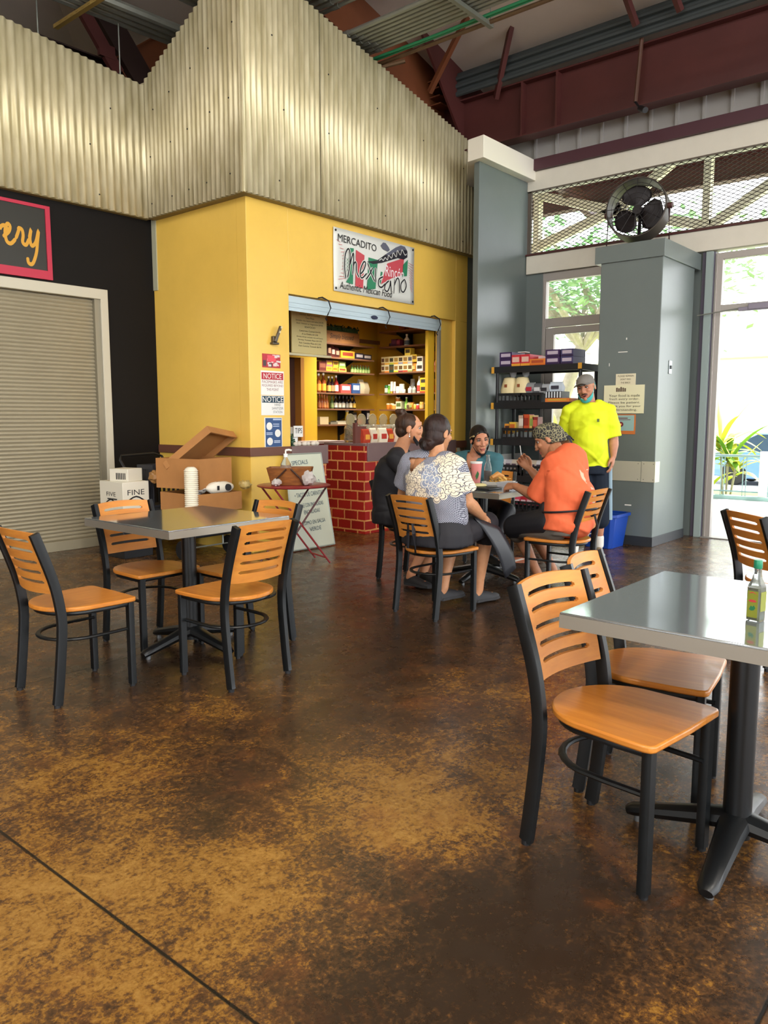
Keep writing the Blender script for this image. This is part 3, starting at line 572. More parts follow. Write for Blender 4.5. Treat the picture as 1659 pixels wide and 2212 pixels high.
def make_chair(label,group):
    t=thing('dining_chair',label,'chair',(0,0,0),0,group)
    # seat: rounded back, nearly square front
    out=[]; 
    for k in range(25):
        a=PI/2+PI*k/24; out.append((-.01+.195*math.cos(a)*1.0,.205*math.sin(a)))
    out+=[(.12,-.212),(.185,-.212),(.205,-.205),(.213,-.19),(.218,0),(.213,.19),(.205,.205),(.185,.212),(.12,.212)]
    m=MB(); m.prism(out,.022,(0,0,.428)); s=m.build('seat',SEATW,t,bevel=.006,local=True)
    def backbm():
        m=MB(); ys=[-.165,-.145,-.128,-.121,-.08,-.04,0,.04,.08,.121,.128,.145,.165]; zs=[.525]; 
        sl=[.568,.616,.664,.712,.760]; rows=[]
        for z in sl: zs+= [z,z+.0035,z+.0125,z+.016]
        zs+=[.79,.812]; zs=sorted(zs)
        def P(y,z,o): 
            q=1-(y/.165)**2; return (rx(min(z,.81))-.03*q+o+.004,y,z+.008*q*(1 if z>.7 else -.5 if z<.56 else 0))
        solid={}
        for i in range(len(zs)-1):
            for j in range(len(ys)-1):
                zc_=(zs[i]+zs[i+1])/2; yc=(ys[j]+ys[j+1])/2; hole=False
                for z in sl:
                    if z<zc_<z+.016:
                        if abs(yc)<.121: hole=True
                        elif abs(yc)<.128 and z+.0035<zc_<z+.0125: hole=True
                solid[i,j]=not hole
        nz,ny=len(zs),len(ys); vs=[P(y,z,o) for o in(-.006,.006) for z in zs for y in ys]; k=nz*ny; fs=[]; g=lambda i,j:i*ny+j
        for (i,j),ok in solid.items():
            if not ok: continue
            a,b,c,d=g(i,j),g(i,j+1),g(i+1,j+1),g(i+1,j); fs+=[(a,d,c,b),(a+k,b+k,c+k,d+k)]
            for (di,dj,e,f) in ((-1,0,a,b),(0,1,b,c),(1,0,c,d),(0,-1,d,a)):
                if not solid.get((i+di,j+dj),False): fs.append((e,f,f+k,e+k))
        m.add(vs,fs); return m
    backbm().build('backrest',BACKW,t,smooth=40,local=True)
    for s in (1,-1):
        p=arcpath([(x,.185*s,z) for x,z in RPATH]); p[0]=V((p[0].x,p[0].y,.012))
        m=MB(); m.tube(p,.012,ry=.021,up=(1,0,0),square=True); l=m.build('leg',METB,t,local=True); m=MB(); m.cyl((-.205,.185*s,0),(-.205,.185*s,.014),.015,n=10); m.build('foot_glide',BLACKP,l,local=True)
        m=MB(); m.tube([(.187,.178*s,.012),(.187,.178*s,.425)],.017,ry=.014,up=(1,0,0),square=True); l=m.build('leg',METB,t,local=True); m=MB(); m.cyl((.187,.178*s,0),(.187,.178*s,.014),.013,n=10); m.build('foot_glide',BLACKP,l,local=True)
    hoop=[(.187,-.165),(.05,-.168)]+[(-.0+.172*math.cos(a),.168*math.sin(a)) for a in [-PI/2-PI*k/14 for k in range(1,14)]]+[(.05,.168),(.187,.165)]
    m=MB(); m.tube([(x,y,.29) for x,y in hoop],.013,ry=.008,n=8,up=(0,0,1)); m.build('foot_hoop',METB,t,local=True)
    hp=[(.18,-.185),(.1,-.19)]+[(-.005+.172*math.cos(a),.188*math.sin(a)) for a in [-PI/2-PI*k/14 for k in range(1,14)]]+[(.1,.19),(.18,.185)]
    m=MB(); m.tube([(x,y,.417) for x,y in hp],.010,ry=.011,n=8,closed=True); m.build('seat_ring',METB,t,local=True)
    return t
CHS=[((1.88,3.557),0,'wooden slat-back chair alone at far left, its back to the camera side'),
((2.585,3.99),-PI/2,'wooden slat-back chair between left steel table and the closed shutter'),
((2.51,3.138),PI/2,'wooden slat-back chair in front of left steel table, seen from behind'),
((2.925,3.54),PI,'wooden slat-back chair behind left steel table, in front of red bistro table'),
((2.208,.925),math.radians(-96.5),'nearest wooden slat-back chair at lower right with a full empty seat showing'),
((2.685,1.01),math.radians(-81),'wooden slat-back chair tucked under right steel table behind the nearest chair'),
((4.61,1.03),math.radians(-43),'reddish backlit slat-back chair standing alone by the open door'),
((4.245,3.125),math.radians(-6),'wooden slat-back chair under the woman in the floral blouse'),
((5.02,3.945),-PI/2+.03,'wooden slat-back chair under the woman in black with a hair bun'),
((5.2,2.68),PI/2+.04,'wooden slat-back chair under the man in the orange shirt'),
((6.12,3.9),PI+.35,'wooden slat-back chair mostly hidden under the girl in teal')]
c0=make_chair(CHS[0][2],'slat-back dining chairs'); c0.location=(*CHS[0][0],0); c0.rotation_euler=(0,0,CHS[0][1])
for p,a,l in CHS[1:]: dup(c0,(*p,0),a,l)
# ------------------------------------------------------------------ pedestal tables
SST=mat('brushed steel table top','#b4bcc0',.08,.82,var=.04,vs=40,stretch=(1,12,1)); SSE=mat('steel table edge','#8f887c',.4,.5)
def make_table(label,group):
    t=thing('pedestal_table',label,'table',(0,0,0),0,group)
    m=MB(); m.bb((-.405,-.405,.752),(.405,.405,.76)); m.build('tabletop',SST,t,bevel=.003,local=True)
    m=MB()
    for a,b in (((-.405,-.405,.715),(.405,-.395,.753)),((-.405,.395,.715),(.405,.405,.753)),((-.405,-.395,.715),(-.395,.395,.753)),((.395,-.395,.715),(.405,.395,.753))): m.bb(a,b)
    m.build('edge_band',SSE,t,local=True)
    m=MB(); m.bb((-.39,-.39,.715),(.39,.39,.75)); m.bb((-.2,-.2,.7),(.2,.2,.716)); m.build('underside_board',mat('dark underside board','#2a2622',.7),t,local=True)
    PB=mat('black enamel pedestal','#101214',.35,.1)
    m=MB(); m.cyl((0,0,.05),(0,0,.7),.041,n=24); m.build('column',PB,t,local=True)
    for k in range(4):
        a=PI/2*k+.06; d=V((math.cos(a),math.sin(a),0)); m=MB()
        m.tube([d*.02+V((0,0,.1)),d*.1+V((0,0,.085)),d*.23+V((0,0,.055)),d*.315+V((0,0,.036)),d*.335+V((0,0,.028))],[.05,.042,.034,.03,.02],ry=[.034,.03,.025,.022,.016],n=10)
        f=m.build('foot',PB,t,local=True); m=MB(); m.cyl(d*.3+V((0,0,0)),d*.3+V((0,0,.03)),.014,n=10); m.build('leveler',mat('leveler metal','#6b6d6e',.4,.6),f,local=True)
    return t
T0=make_table('square steel-topped pedestal table at left reflecting the yellow wall','square pedestal tables'); T0.location=(2.66,3.71,0)
dup(T0,(2.43,.64,0),0.0,'square steel-topped pedestal table at lower right holding the green sauce bottle')
dup(T0,(5.38,3.49,0),0.0,'square steel-topped pedestal table where the group of people eats')
# hot sauce bottle
t=thing('sauce_bottle','square glass bottle of green hot sauce on the right steel table','bottle',(2.29,.585,.76),math.radians(-12))
def sqr(s,z,k=.75): return [(a*s,b*s,z) for a,b in((1,k),(k,1),(-k,1),(-1,k),(-1,-k),(-k,-1),(k,-1),(1,-k))]
GLB=mat('bottle glass','#f4f8f2',.03,trans=.92,ior=1.2)
m=MB(); m.loft([sqr(.018,0),sqr(.0195,.004),sqr(.0195,.092),sqr(.0185,.1),sqr(.015,.108),sqr(.0115,.118,.6),sqr(.0098,.13,.5),sqr(.009,.15,.45)]); m.build('glass',GLB,t,local=True)
m=MB(); m.loft([sqr(.0175,.004),sqr(.0178,.094)]); m.build('sauce',mat('green hot sauce','#7f8a20',.4),t,local=True)
m=MB(); m.lathe([(.0105,.147),(.0118,.149),(.0115,.168),(.0105,.171)],n=20); m.build('cap',mat('green cap','#1f7f5c',.35),t,local=True)
m=MB(); m.bb((-.0202,-.0145,.012),(-.0197,.0145,.086)); m.bb((-.0145,-.0202,.03),(.0145,-.0197,.084)); lb=m.build('label',mat('lime label','#7c8126',.5),t,local=True)
m=MB(); m.prism([(-.012,.0),(-.006,.004),(.006,.004),(.012,0),(.006,-.003),(-.006,-.003)],.0004,(-.0203,0,.058),(0,-1,0),(0,0,1)); m.prism([(-.01,.002),(0,.006),(.01,.001),(.01,.0),(0,.0035),(-.01,0)],.0004,(-.0203,0,.078),(0,-1,0),(0,0,1)); m.build('red_banner',mat('label red','#b8383a',.5),lb,local=True)
m=MB(); m.prism([(-.009,-.004),(-.004,.007),(.001,.004),(.004,.009),(.009,.002),(.005,-.005),(-.003,-.007)],.0004,(-.0203,0,.038),(0,-1,0),(0,0,1)); m.build('pepper_print',mat('print green','#1f6a43',.5),lb,local=True)
# ------------------------------------------------------------------ flat signs
XR=(1,0,0); ZU=(0,0,1); YL=(0,-1,0)
def panel(name,label,cat,ax,a0,a1,z0,z1,pos,mt_,th=.004,group=None):
    """thin panel on a y=pos wall (ax 'y', a = x) or an x=pos wall (ax 'x', a = y)"""
    if ax=='y': t=thing(name,label,cat,((a0+a1)/2,pos,z0),0,group); m=MB(); m.bb((a0,pos-th,z0),(a1,pos,z1))
    else: t=thing(name,label,cat,(pos,(a0+a1)/2,z0),0,group); m=MB(); m.bb((pos-th,a0,z0),(pos,a1,z1))
    m.build('panel',mt_,t); return t
def tx(par,s,O,ax,mt_,w=None,h=None,nm='lettering',**k):
    m=MB(); U=XR if ax=='y' else YL; text(m,s,O,U,ZU,w,h,**k); return m.build(nm,mt_,par,smooth=0)
WHV=mat('white vinyl','#d9dad2',.35); REDP=mat('poster red','#b4333c',.5); GRNP=mat('flag green','#2f7f5a',.5); REDF=mat('flag red','#c24a53',.5); HATG=mat('hat grey','#5d5f6d',.5)
# banner over the counter
bx0,bx1,bz0,bz1=6.13,7.5,2.648,3.3; yb=5.876
t=thing('vinyl_banner','white vinyl banner with a sombrero and green and red stripes over the counter opening','banner',((bx0+bx1)/2,yb,bz0))
m=MB()
def bw(u,v): return (bx0+(bx1-bx0)*u,yb-.003+.004*math.sin(7*u+2*v)*math.sin(PI*v)-.0,bz0+(bz1-bz0)*v)
m.grid(bw,16,8); o=m.build('vinyl_sheet',WHV,t); s_=o.modifiers.new('s','SOLIDIFY'); s_.thickness=.001
m=MB()
for x in (bx0+.03,bx1-.03):
    for z in (bz0+.03,bz1-.03): m.cyl((x,yb-.012,z),(x,yb-.006,z),.012,n=10)
m.build('grommet',INK,t)
def B(x,y):
    u=(x-152)/1362.; yt=60+380*u; ybm=1170+245*u; v=(y-yt)/(ybm-yt); u=u*(1+.08*(u-1)); return (u*(bx1-bx0),(1-v)*(bz1-bz0))
BO=(bx0,yb-.011,bz0)
def bpoly(nm,mt_,polys,e=0):
    m=MB()
    for p in polys: m.prism([B(*q) for q in p][::-1],.0004,(BO[0],BO[1]-e,BO[2]),XR,ZU)
    return m.build(nm,mt_,t,smooth=0)
bpoly('green_stripes',GRNP,[[(415,430),(478,440),(462,1062),(345,1022),(400,930)],[(722,595),(880,640),(840,1140),(690,1155),(705,980)],[(1310,730),(1395,640),(1380,920),(1300,930)],[(930,840),(960,850),(925,1060),(905,1000)]])
bpoly('red_stripe',REDF,[[(515,465),(655,560),(630,1135),(500,1090)]]); bpoly('red_stripe',REDF,[[(1040,700),(1330,610),(1300,900),(1110,960),(930,1060),(985,880)]])
bpoly('hat_brim',mat('hat black','#23222a',.5),[[(690,668),(870,645),(1010,545),(1180,430),(1270,395),(1340,420),(1385,500),(1385,600),(1320,640),(1220,610),(1080,650),(950,690),(800,710)]],.0008)
bpoly('hat_crown',HATG,[[(925,395),(965,340),(1010,350),(1060,420),(1082,470),(1050,500),(965,455)],[(1010,545),(1180,430),(1270,395),(1340,420),(1375,480),(1300,470),(1200,500),(1050,570)]],.0014)
def bstroke(nm,mt_,lines,w,e):
    m=MB()
    for l in lines: stroke(m,[B(*q) for q in l],w,(BO[0],BO[1]-e,BO[2]),XR,ZU)
    return m.build(nm,mt_,t,smooth=0)
SCR=[[(340,960),(322,760),(335,540),(385,445),(412,540),(402,760),(372,940)],[(412,720),(440,600),(466,520),(470,640),(455,900)],[(460,750),(490,680),(512,700),(522,850),(560,940)],[(590,880),(640,810),(670,700),(640,672),(592,780),(580,900),(612,950),(690,870)],[(705,690),(760,860),(825,1015)],[(792,770),(740,880),(680,970)],[(842,770),(836,900),(842,1030)],
 [(965,930),(895,975),(890,1080),(940,1112),(1000,1050)],[(1066,1000),(1005,1060),(992,1150),(1040,1182),(1080,1090),(1092,1000),(1105,1210)],[(1165,975),(1150,1220)],[(1155,1085),(1205,960),(1240,1000),(1248,1212)],[(1335,975),(1275,1050),(1275,1160),(1320,1195),(1365,1090),(1335,975)]]
bstroke('script_outline',WHV,SCR,.036,.0018); bstroke('script_lettering',INK,SCR,.017,.0026)
bstroke('hat_scrollwork',WHV,[[(900,650),(940,620),(970,650),(1000,600),(1040,640),(1060,560),(1110,610),(1140,520),(1190,590),(1210,480),(1260,560),(1290,470),(1340,560),(1370,540)]],.009,.0022)
tks=[[(195,285),(260,335)],[(225,365),(285,380)],[(250,430),(310,450)],[(265,500),(320,500)],[(280,565),(310,562)],[(285,620),(305,620)],[(283,690),(300,690)],[(280,745),(300,745)],[(270,800),(300,795)],[(260,860),(310,870)],[(240,920),(330,930)],[(215,970),(340,960)]]+[[(1395+4*i,690+42*i),(1490-2*i,745+46*i)] for i in range(11)]
bstroke('red_ticks',REDF,tks,.007,.001)
bstroke('hatching',GRNP,[[(345,600),(395,660)],[(340,660),(400,720)],[(340,720),(400,780)],[(345,780),(395,840)],[(395,600),(345,660)],[(400,660),(340,720)],[(400,720),(340,780)],[(395,780),(345,840)]],.005,.002)
m=MB(); text(m,'MERCADITO',(bx0+.37,BO[1]-.002,bz0+.545),XR,ZU,.62,.075,rot=-.03); m.build('lettering',INK,t,smooth=0)
m=MB(); text(m,'Rincón',(bx0+1.0,BO[1]-.0026,bz0+.32),XR,ZU,.33,.12); m.build('lettering',mat('pale lettering','#f1e9ea',.5),t,smooth=0)
m=MB(); text(m,'Authentic Mexican Food',(bx0+.52,BO[1]-.002,bz0+.07),XR,ZU,.86,.075,shear=.2); m.build('lettering',INK,t,smooth=0)
# shutter header, hooks, latch
t=thing('roller_shutter','pale blue rolled-up counter shutter at the top of the opening','shutter',(6.8,5.95,2.385))
m=MB(); pts=[(0,0),(.012,-.004),(.012,.03),(.016,.033),(.016,.05),(.012,.053),(.012,.075),(.016,.078),(.016,.14),(0,.145)]
m.prism([(-p[0],p[1]) for p in pts],2.61,(5.505,5.935,2.392),(0,1,0),(0,0,1)); m.build('slat_curtain',mat('pale blue steel','#c2d3da',.35,.35),t,smooth=20)
m=MB(); m.tube([(6.83,5.914,2.44),(6.83,5.908,2.44)],.055,ry=.022,n=20,up=(0,0,1)); m.build('latch_plate',mat('dark blue plastic','#252a45',.4),t)
m=MB(); m.bb((8.06,5.905,1.04),(8.09,5.945,2.40)); m.build('side_track',mat('shutter track','#8f8d84',.4,.4),t)
for i,x in enumerate((5.98,6.95,7.93)):
    m=MB(); m.tube([(x-.08,5.9,2.545),(x-.02,5.875,2.56),(x+.06,5.862,2.53),(x+.09,5.86,2.46),(x+.05,5.865,2.39),(x+.02,5.87,2.35),(x+.04,5.87,2.33)],.007,n=6); one('hook',m,INK,'black wire hook hanging from the counter opening, %s'%('left one above the menu board','middle one beside the blue oval latch','right one near the shutter track')[i],'hook','wire hooks on the shutter')
# menu board
t=panel('menu_board','cream menu board hanging inside the counter opening at left','board','y',6.19,6.75,2.05,2.62,6.6,mat('cream board','#d9c88c',.5),.012)
for i,(s,w) in enumerate((('Enchiladas $11.95',.26),('Chicken, Beef or Cheese',.3),('Tostadas (2) $10.95',.28),('Chicken, Beef or Carnitas',.32),('Taco Plate',.14),('Includes rice, beans and salsa $10.95',.44),('Beef, Chicken or Vegetarian $9.95',.42),('SEAFOOD',.17),('Camarones Cocktail $14.95',.34),('A La Diabla $15.95',.26),('Shrimp dinner includes rice and beans',.42),('Shrimp Tostada Plate $14.95',.38),('Fish Ceviche Plate $13.95',.35),('Fish Ceviche Tostada $6.95',.36))):
    z=2.585-.034*i-(.012 if i>7 else 0); tx(t,s,(6.475,6.586,z),'y',INK,w,.02)
m=MB(); m.bb((6.08,6.58,2.02),(6.82,6.63,2.045)); m.build('ledge',mat('cream rail','#d8cfa8',.5),t)
m=MB(); m.bb((6.15,6.62,2.04),(6.2,6.66,2.7)); m.build('hanger_post',BLACKP,t)
# posters on the yellow wall
t=panel('flyer','red and white photo flyer above the facemask notice','flyer','y',5.138,5.37,1.806,1.938,YF-.001,REDP)
m=MB(); rr=random.Random(3)
for i in range(16): x=5.15+rr.random()*.2; z=1.815+rr.random()*.1; m.bb((x,YF-.0058,z),(x+.02+.02*rr.random(),YF-.005,z+.012+.015*rr.random()))
m.build('photo_patches',mat('flyer pale','#d9c9c4',.5),t); m=MB(); m.bb((5.145,YF-.0062,1.82),(5.185,YF-.0052,1.875)); m.bb((5.22,YF-.0062,1.812),(5.26,YF-.0052,1.85)); m.build('dark_patches',mat('flyer dark','#4c3a40',.5),t)
m=MB(); m.bb((5.2,YF-.0066,1.865),(5.31,YF-.0056,1.925)); m.build('pink_patch',mat('flyer pink','#e0525e',.5),t)
t=panel('notice_sign','white facemask notice with a red heading band','sign','y',5.113,5.413,1.54,1.775,YF-.001,PAPER,group='notice signs on the yellow wall')
m=MB(); m.bb((5.122,YF-.0062,1.69),(5.404,YF-.005,1.758)); m.build('heading_band',mat('notice red','#b32a35',.5),t)
tx(t,'NOTICE',(5.263,YF-.0075,1.724),'y',PAPER,.235,.05); R2=mat('notice red ink','#8a4a4a',.6)
for i,(s,w) in enumerate((('FACEMASKS ARE',.27),('REQUIRED BEYOND',.275),('THIS POINT',.16))): tx(t,s,(5.263,YF-.006,1.668-.037*i),'y',R2,w,.026)
t=panel('notice_sign','white hand sanitizer notice with a navy heading band','sign','y',5.113,5.413,1.343,1.535,YF-.001,PAPER,group='notice signs on the yellow wall')
m=MB(); m.bb((5.122,YF-.0062,1.465),(5.404,YF-.005,1.53)); m.build('heading_band',mat('notice navy','#1f3a4a',.5),t)
tx(t,'NOTICE',(5.263,YF-.0075,1.498),'y',PAPER,.27,.052)
for i,(s,w) in enumerate((('HAND',.08),('SANITIZER',.15),('STATION',.12))): tx(t,s,(5.325,YF-.006,1.447-.036*i),'y',mat('grey ink','#5c5a58',.6),w,.024)
for k,(z) in enumerate((1.55,1.765)): pass
t=panel('poster','blue hand washing poster with three white circles below the notices','poster','y',5.15,5.38,1.02,1.32,YF-.001,PAPER)
m=MB(); m.bb((5.16,YF-.0062,1.032),(5.372,YF-.005,1.315)); m.build('blue_field',mat('poster blue','#33517f',.5),t)
m=MB()
for x,z in ((5.21,1.235),(5.32,1.165),(5.215,1.085)): m.cyl((x,YF-.0075,z),(x,YF-.0062,z),.038,n=24)
m.build('white_discs',PAPER,t); m=MB()
for x,z in ((5.3,1.255),(5.3,1.235),(5.21,1.17),(5.21,1.155),(5.31,1.09),(5.31,1.075)): m.bb((x-.04,YF-.007,z-.004),(x+.04,YF-.0062,z+.004))
m.bb((5.26,YF-.007,1.295),(5.365,YF-.0062,1.308)); m.build('print_lines',mat('poster pale blue','#b9c6dc',.5),t)
# wall mounted bottle opener
t=thing('bottle_opener','dark metal lever opener screwed to the yellow wall beside the opening','opener',(5.285,YF,2.03))
MT=mat('dark pewter','#5f574d',.35,.7); m=MB(); m.bb((5.24,5.84,2.03),(5.32,YF,2.05)); m.bb((5.255,5.85,2.05),(5.305,YF,2.11)); m.build('base',MT,t,bevel=.006)
m=MB(); m.box((5.3,5.835,2.13),(.03,.02,.17),Matrix.Rotation(.45,3,'Y')); m.build('lever',MT,t,bevel=.004); m=MB(); 
for k in range(2): m.box((5.315+.022*k,5.823,2.15+.045*k),(.016,.004,.022),Matrix.Rotation(.45,3,'Y'))
m.build('lever_slots',mat('bright slot','#d8c9a0',.4),t)
# pillar signs (x = 7.835)
XP=7.834
t=panel('pillar_sign','small cream sign topmost on the grey pillar','sign','x',3.262,3.474,1.643,1.767,XP,mat('cream sign','#d8d0b4',.5),.003,'signs on the grey pillar')
for i,(s,w) in enumerate((('PLEASE REMAIN',.17),("DON'T FEED",.11),('THE BIRDS',.1))): tx(t,s,(XP-.0045,3.368,1.744-.034*i),'x',mat('brown ink','#4a4338',.6),w,.018)
t=panel('pillar_sign','large cream sign on the pillar saying food is made fresh every order','sign','x',3.163,3.597,1.362,1.652,XP-.004,mat('ivory sign','#dcd8b6',.5),.003,'signs on the grey pillar')
for i,(s,w) in enumerate((('Your food is made',.33),('fresh every order.',.32),('Please be patient.',.34),('Thank you for your',.36),('understanding.',.28))): tx(t,s,(XP-.0085,3.375,1.545-.037*i),'x',mat('soft black ink','#2c2b28',.6),w,.027)
m=MB(); 
for k in range(5): m.bb((XP-.0085,3.36+.022*k,1.585),(XP-.0075,3.375+.022*k,1.62+.006*(k%3)))
m.build('house_logo',mat('logo brown','#5a4a40',.5),t)
t=panel('pillar_sign','pale blue notice with a red and orange edge lowest on the pillar','sign','x',3.247,3.56,1.15,1.353,XP,mat('notice orange','#c9743c',.5),.003,'signs on the grey pillar')
m=MB(); m.bb((XP-.0045,3.262,1.185),(XP-.003,3.55,1.343)); m.build('blue_field',mat('pale teal print','#93b4b2',.5),t); m=MB(); m.cyl((XP-.006,3.4,1.25),(XP-.0045,3.4,1.25),.026,n=20); m.build('round_logo',mat('logo maroon','#6b2430',.5),t)
m=MB(); m.bb((XP-.0055,3.33,1.31),(XP-.0045,3.47,1.318)); m.bb((XP-.0055,3.3,1.295),(XP-.0045,3.49,1.3)); m.build('print_lines',mat('logo maroon','#6b2430'),t); m=MB(); m.cyl((XP-.0068,3.4,1.25),(XP-.006,3.4,1.25),.011,n=12); m.build('logo_spot',mat('logo salmon','#d98a78',.5),t)
# scuffs on the pillar
m=MB(); m.bb((XP,3.36,1.985),(XP+.0006,3.46,1.992)); m.bb((XP,3.37,2.11),(XP+.0006,3.38,2.13)); m.bb((XP,3.55,1.85),(XP+.0006,3.555,1.88)); m.bb((XP,3.26,.41),(XP+.0006,3.33,.422)); st('trim_21',m,PAPER)
# bakery sign and shutter
t=thing('bakery_sign','black shop sign with gold script and crimson frame on the black wall','sign',(3.2,YB,2.62))
m=MB(); m.bb((2.0,YB-.02,2.635),(3.83,YB,3.29)); m.build('panel',mat('sign black','#25231b',.4),t)
m=MB(); m.bb((2.0,YB-.03,2.62),(3.835,YB-.001,2.70)); m.bb((2.0,YB-.03,3.265),(3.835,YB-.001,3.295)); m.bb((3.79,YB-.03,2.62),(3.835,YB-.001,3.295)); m.build('frame',mat('crimson frame','#b3263f',.45),t)
GOLD=mat('gold lettering','#c9942f',.4,.2)
def gs(P): return [(p[0],p[1]) for p in P]
m=MB(); S0=(3.455,YB-.0215,2.95); US=(.78,0,0)
for l in ([(-.12,.06),(-.1,.09),(-.06,.1),(-.02,.06)],[(-.09,0),(-.02,.05),(0,.1),(-.03,.12),(-.06,.06),(-.05,-.03),(0,-.05),(.06,0)],[(.06,0),(.1,.08),(.1,.1),(.14,.09),(.15,.04),(.14,-.02),(.18,-.04),(.22,.02)],[(.22,.02),(.25,.11),(.23,.02),(.25,-.04),(.3,0),(.34,.11),(.32,.0),(.3,-.1),(.25,-.2),(.2,-.2),(.19,-.15)]): stroke(m,l,.036,S0,US,ZU)
m.build('lettering',GOLD,t,smooth=0)
m=MB(); text(m,'Bak',(2.85,YB-.0215,2.97),XR,ZU,.6,.25,shear=.3); m.build('lettering',GOLD,t,smooth=0)
t=thing('roller_shutter','closed beige roller shutter of the bakery at far left','shutter',(3.3,YB,0))
m=MB(); n=64; prof=[]
for k in range(n):
    z=.1+(2.5-.1)*k/n; h=(2.5-.1)/n; prof+= [(0,z),(-.008,z+h*.25),(-.011,z+h*.5),(-.008,z+h*.8)]
prof=[(0.02,.1)]+prof+[(0.02,2.5)]; m.prism(prof[::-1],2.1,(2.19,YB+.05,0),(0,1,0),(0,0,1)); m.build('slats',ROLL,t,smooth=25)
m=MB(); m.bb((2.19,YB+.015,0),(4.28,YB+.06,.1)); m.build('bottom_bar',ROLL,t,bevel=.004)
m=MB(); m.bb((2.1,YB-.02,2.5),(4.41,YB+.06,2.6)); m.bb((4.33,YB-.02,0),(4.41,YB+.06,2.6)); m.build('frame',mat('shutter frame paint','#bfb9a6',.5),t,bevel=.004)
m=MB(); m.bb((4.27,YB+.0,0),(4.33,YB+.05,2.5)); m.build('guide_rail',mat('guide rail','#8d8775',.4,.4),t)
# ------------------------------------------------------------------ counter
t=thing('counter','mauve-topped counter on painted red brick, right of the entry gap','counter',(7.4,6.2,0))
m=MB(); m.bb((6.62,5.875,0),(8.38,6.5,1.0)); m.build('brick_base',BRICK,t); m=MB(); m.bb((6.62,5.87,1.0),(8.38,6.52,1.03)); m.build('top',MAUVE,t,bevel=.003)
m=MB(); m.bb((6.65,5.857,.826),(8.38,5.876,1.035)); m.build('front_band',MAUVE,t,bevel=.004)
m=MB(); m.bb((6.62,6.02,1.03),(6.66,6.06,1.26)); m.bb((6.66,6.03,1.03),(6.82,6.05,1.22)); m.build('side_board',mat('brown side board','#6a4038',.5),t)
t=thing('counter','short mauve counter under the tip jar, left of the entry gap','counter',(5.75,6.0,0))
m=MB(); m.bb((5.5,5.88,0),(6.005,6.3,.98)); m.build('brick_base',BRICK,t); m=MB(); m.bb((5.5,5.872,.98),(6.01,6.3,1.022)); m.build('top',MAUVE,t); m=MB(); m.bb((5.49,5.858,.836),(6.012,5.88,1.03)); m.build('front_band',MAUVE,t,bevel=.003)
DKR=mat('dark red crate','#6d1c20',.45)
t=thing('cooler_box','dark red chest with a pale lid edge behind the entry gap','box',(7.0,7.0,0)); m=MB(); m.bb((6.5,6.85,0),(7.35,7.2,1.0)); m.build('body',DKR,t,bevel=.01); m=MB(); m.bb((6.5,6.84,1.0),(7.35,7.2,1.03)); m.build('lid',mat('pale lid','#b09a90',.5),t)
# tip jar
t=thing('tip_jar','white tip container lettered TIPS on the short counter','container',(5.66,6.02,1.022)); m=MB(); m.lathe([(.04,0),(.042,.01),(.052,.2),(.05,.2),(.045,.02),(0,.015)],(5.66,6.02,1.022)); m.build('cup',WHP,t); m=MB(); m.bb((5.605,5.955,1.12),(5.735,5.965,1.235)); m.build('card',PAPER,t); tx(t,'TIPS',(5.67,5.952,1.185),'y',INK,.1,.055)
t=thing('potted_ivy','small dark green ivy beside the tip container','plant',(5.57,6.0,1.022)); m=MB(); rr=random.Random(5)
for i in range(60): p=V((5.575+rr.gauss(0,.02),5.98+rr.gauss(0,.02),1.03+rr.random()*.12)); m.sph(p,(.014,.006,.012),5,4,Matrix.Rotation(rr.random()*6,3,'Z'))
m.build('leaves',mat('ivy green','#1f4a2c',.5),t); m=MB(); m.lathe([(.03,0),(.035,.03),(0,.03)],(5.575,5.98,1.022),12); m.build('pot',BLACKP,t)
for i in range(6):
    m=MB(); m.sph((5.62+.065*i,5.95+.02*(i%2),1.046),(.034,.03,.024),10,7); m.cyl((5.62+.065*i,5.95+.02*(i%2),1.06),(5.625+.065*i,5.95,1.078),.006,.003,6); one('garlic_bulb',m,mat('garlic white','#d8cfc0',.5),'%s white bulb from the left in the row on the short counter'%ORD[i],'garlic','white bulbs on the short counter')
t=thing('paper_towel','white paper roll standing at the left jamb behind the short counter','roll',(5.52,6.2,1.022)); m=MB(); m.cyl((5.54,6.15,1.022),(5.54,6.15,1.27),.05,n=18); m.build('roll',PAPER,t); m=MB(); m.cyl((5.54,6.15,1.27),(5.54,6.15,1.3),.012,n=8); m.build('holder_pin',BLACKP,t)
# ------------------------------------------------------------------ red bistro table, basket, pump bottle, specials board
RT=mat('red enamel table','#8e2b2f',.3,var=.1,vs=6); RTM=mat('dark maroon tube','#4a1a1d',.4)
bc=V((4.83,5.14,0)); t=thing('bistro_table','round red folding table with crossed legs below the blue poster','table',bc)
m=MB(); m.lathe([(0,.706),(.31,.706),(.325,.712),(.328,.72),(.32,.724),(0,.722)],bc,40); m.build('tabletop',RT,t)
rtv=V((math.sin(A),-math.cos(A),0)); fwv=V((math.cos(A),math.sin(A),0))
pd=(rtv*math.cos(.55)+fwv*math.sin(.55)); qd=(rtv*math.sin(.55)-fwv*math.cos(.55))
for s,in_ in ((1,RT),(-1,RTM)):
    for q in (.15,-.15):
        m=MB(); o=bc+qd*q; m.tube([o+pd*(-.25*s)+V((0,0,.705)),o+pd*(.28*s)+V((0,0,.01))],.009,n=8); m.build('leg',RT if s==1 else RTM,t)
for s in (1,-1):
    m=MB(); m.tube([bc+pd*(.24*s)+qd*.15+V((0,0,.06)),bc+pd*(.24*s)-qd*.15+V((0,0,.06))],.008,n=8); m.build('crossbar',RT if s==1 else RTM,t)
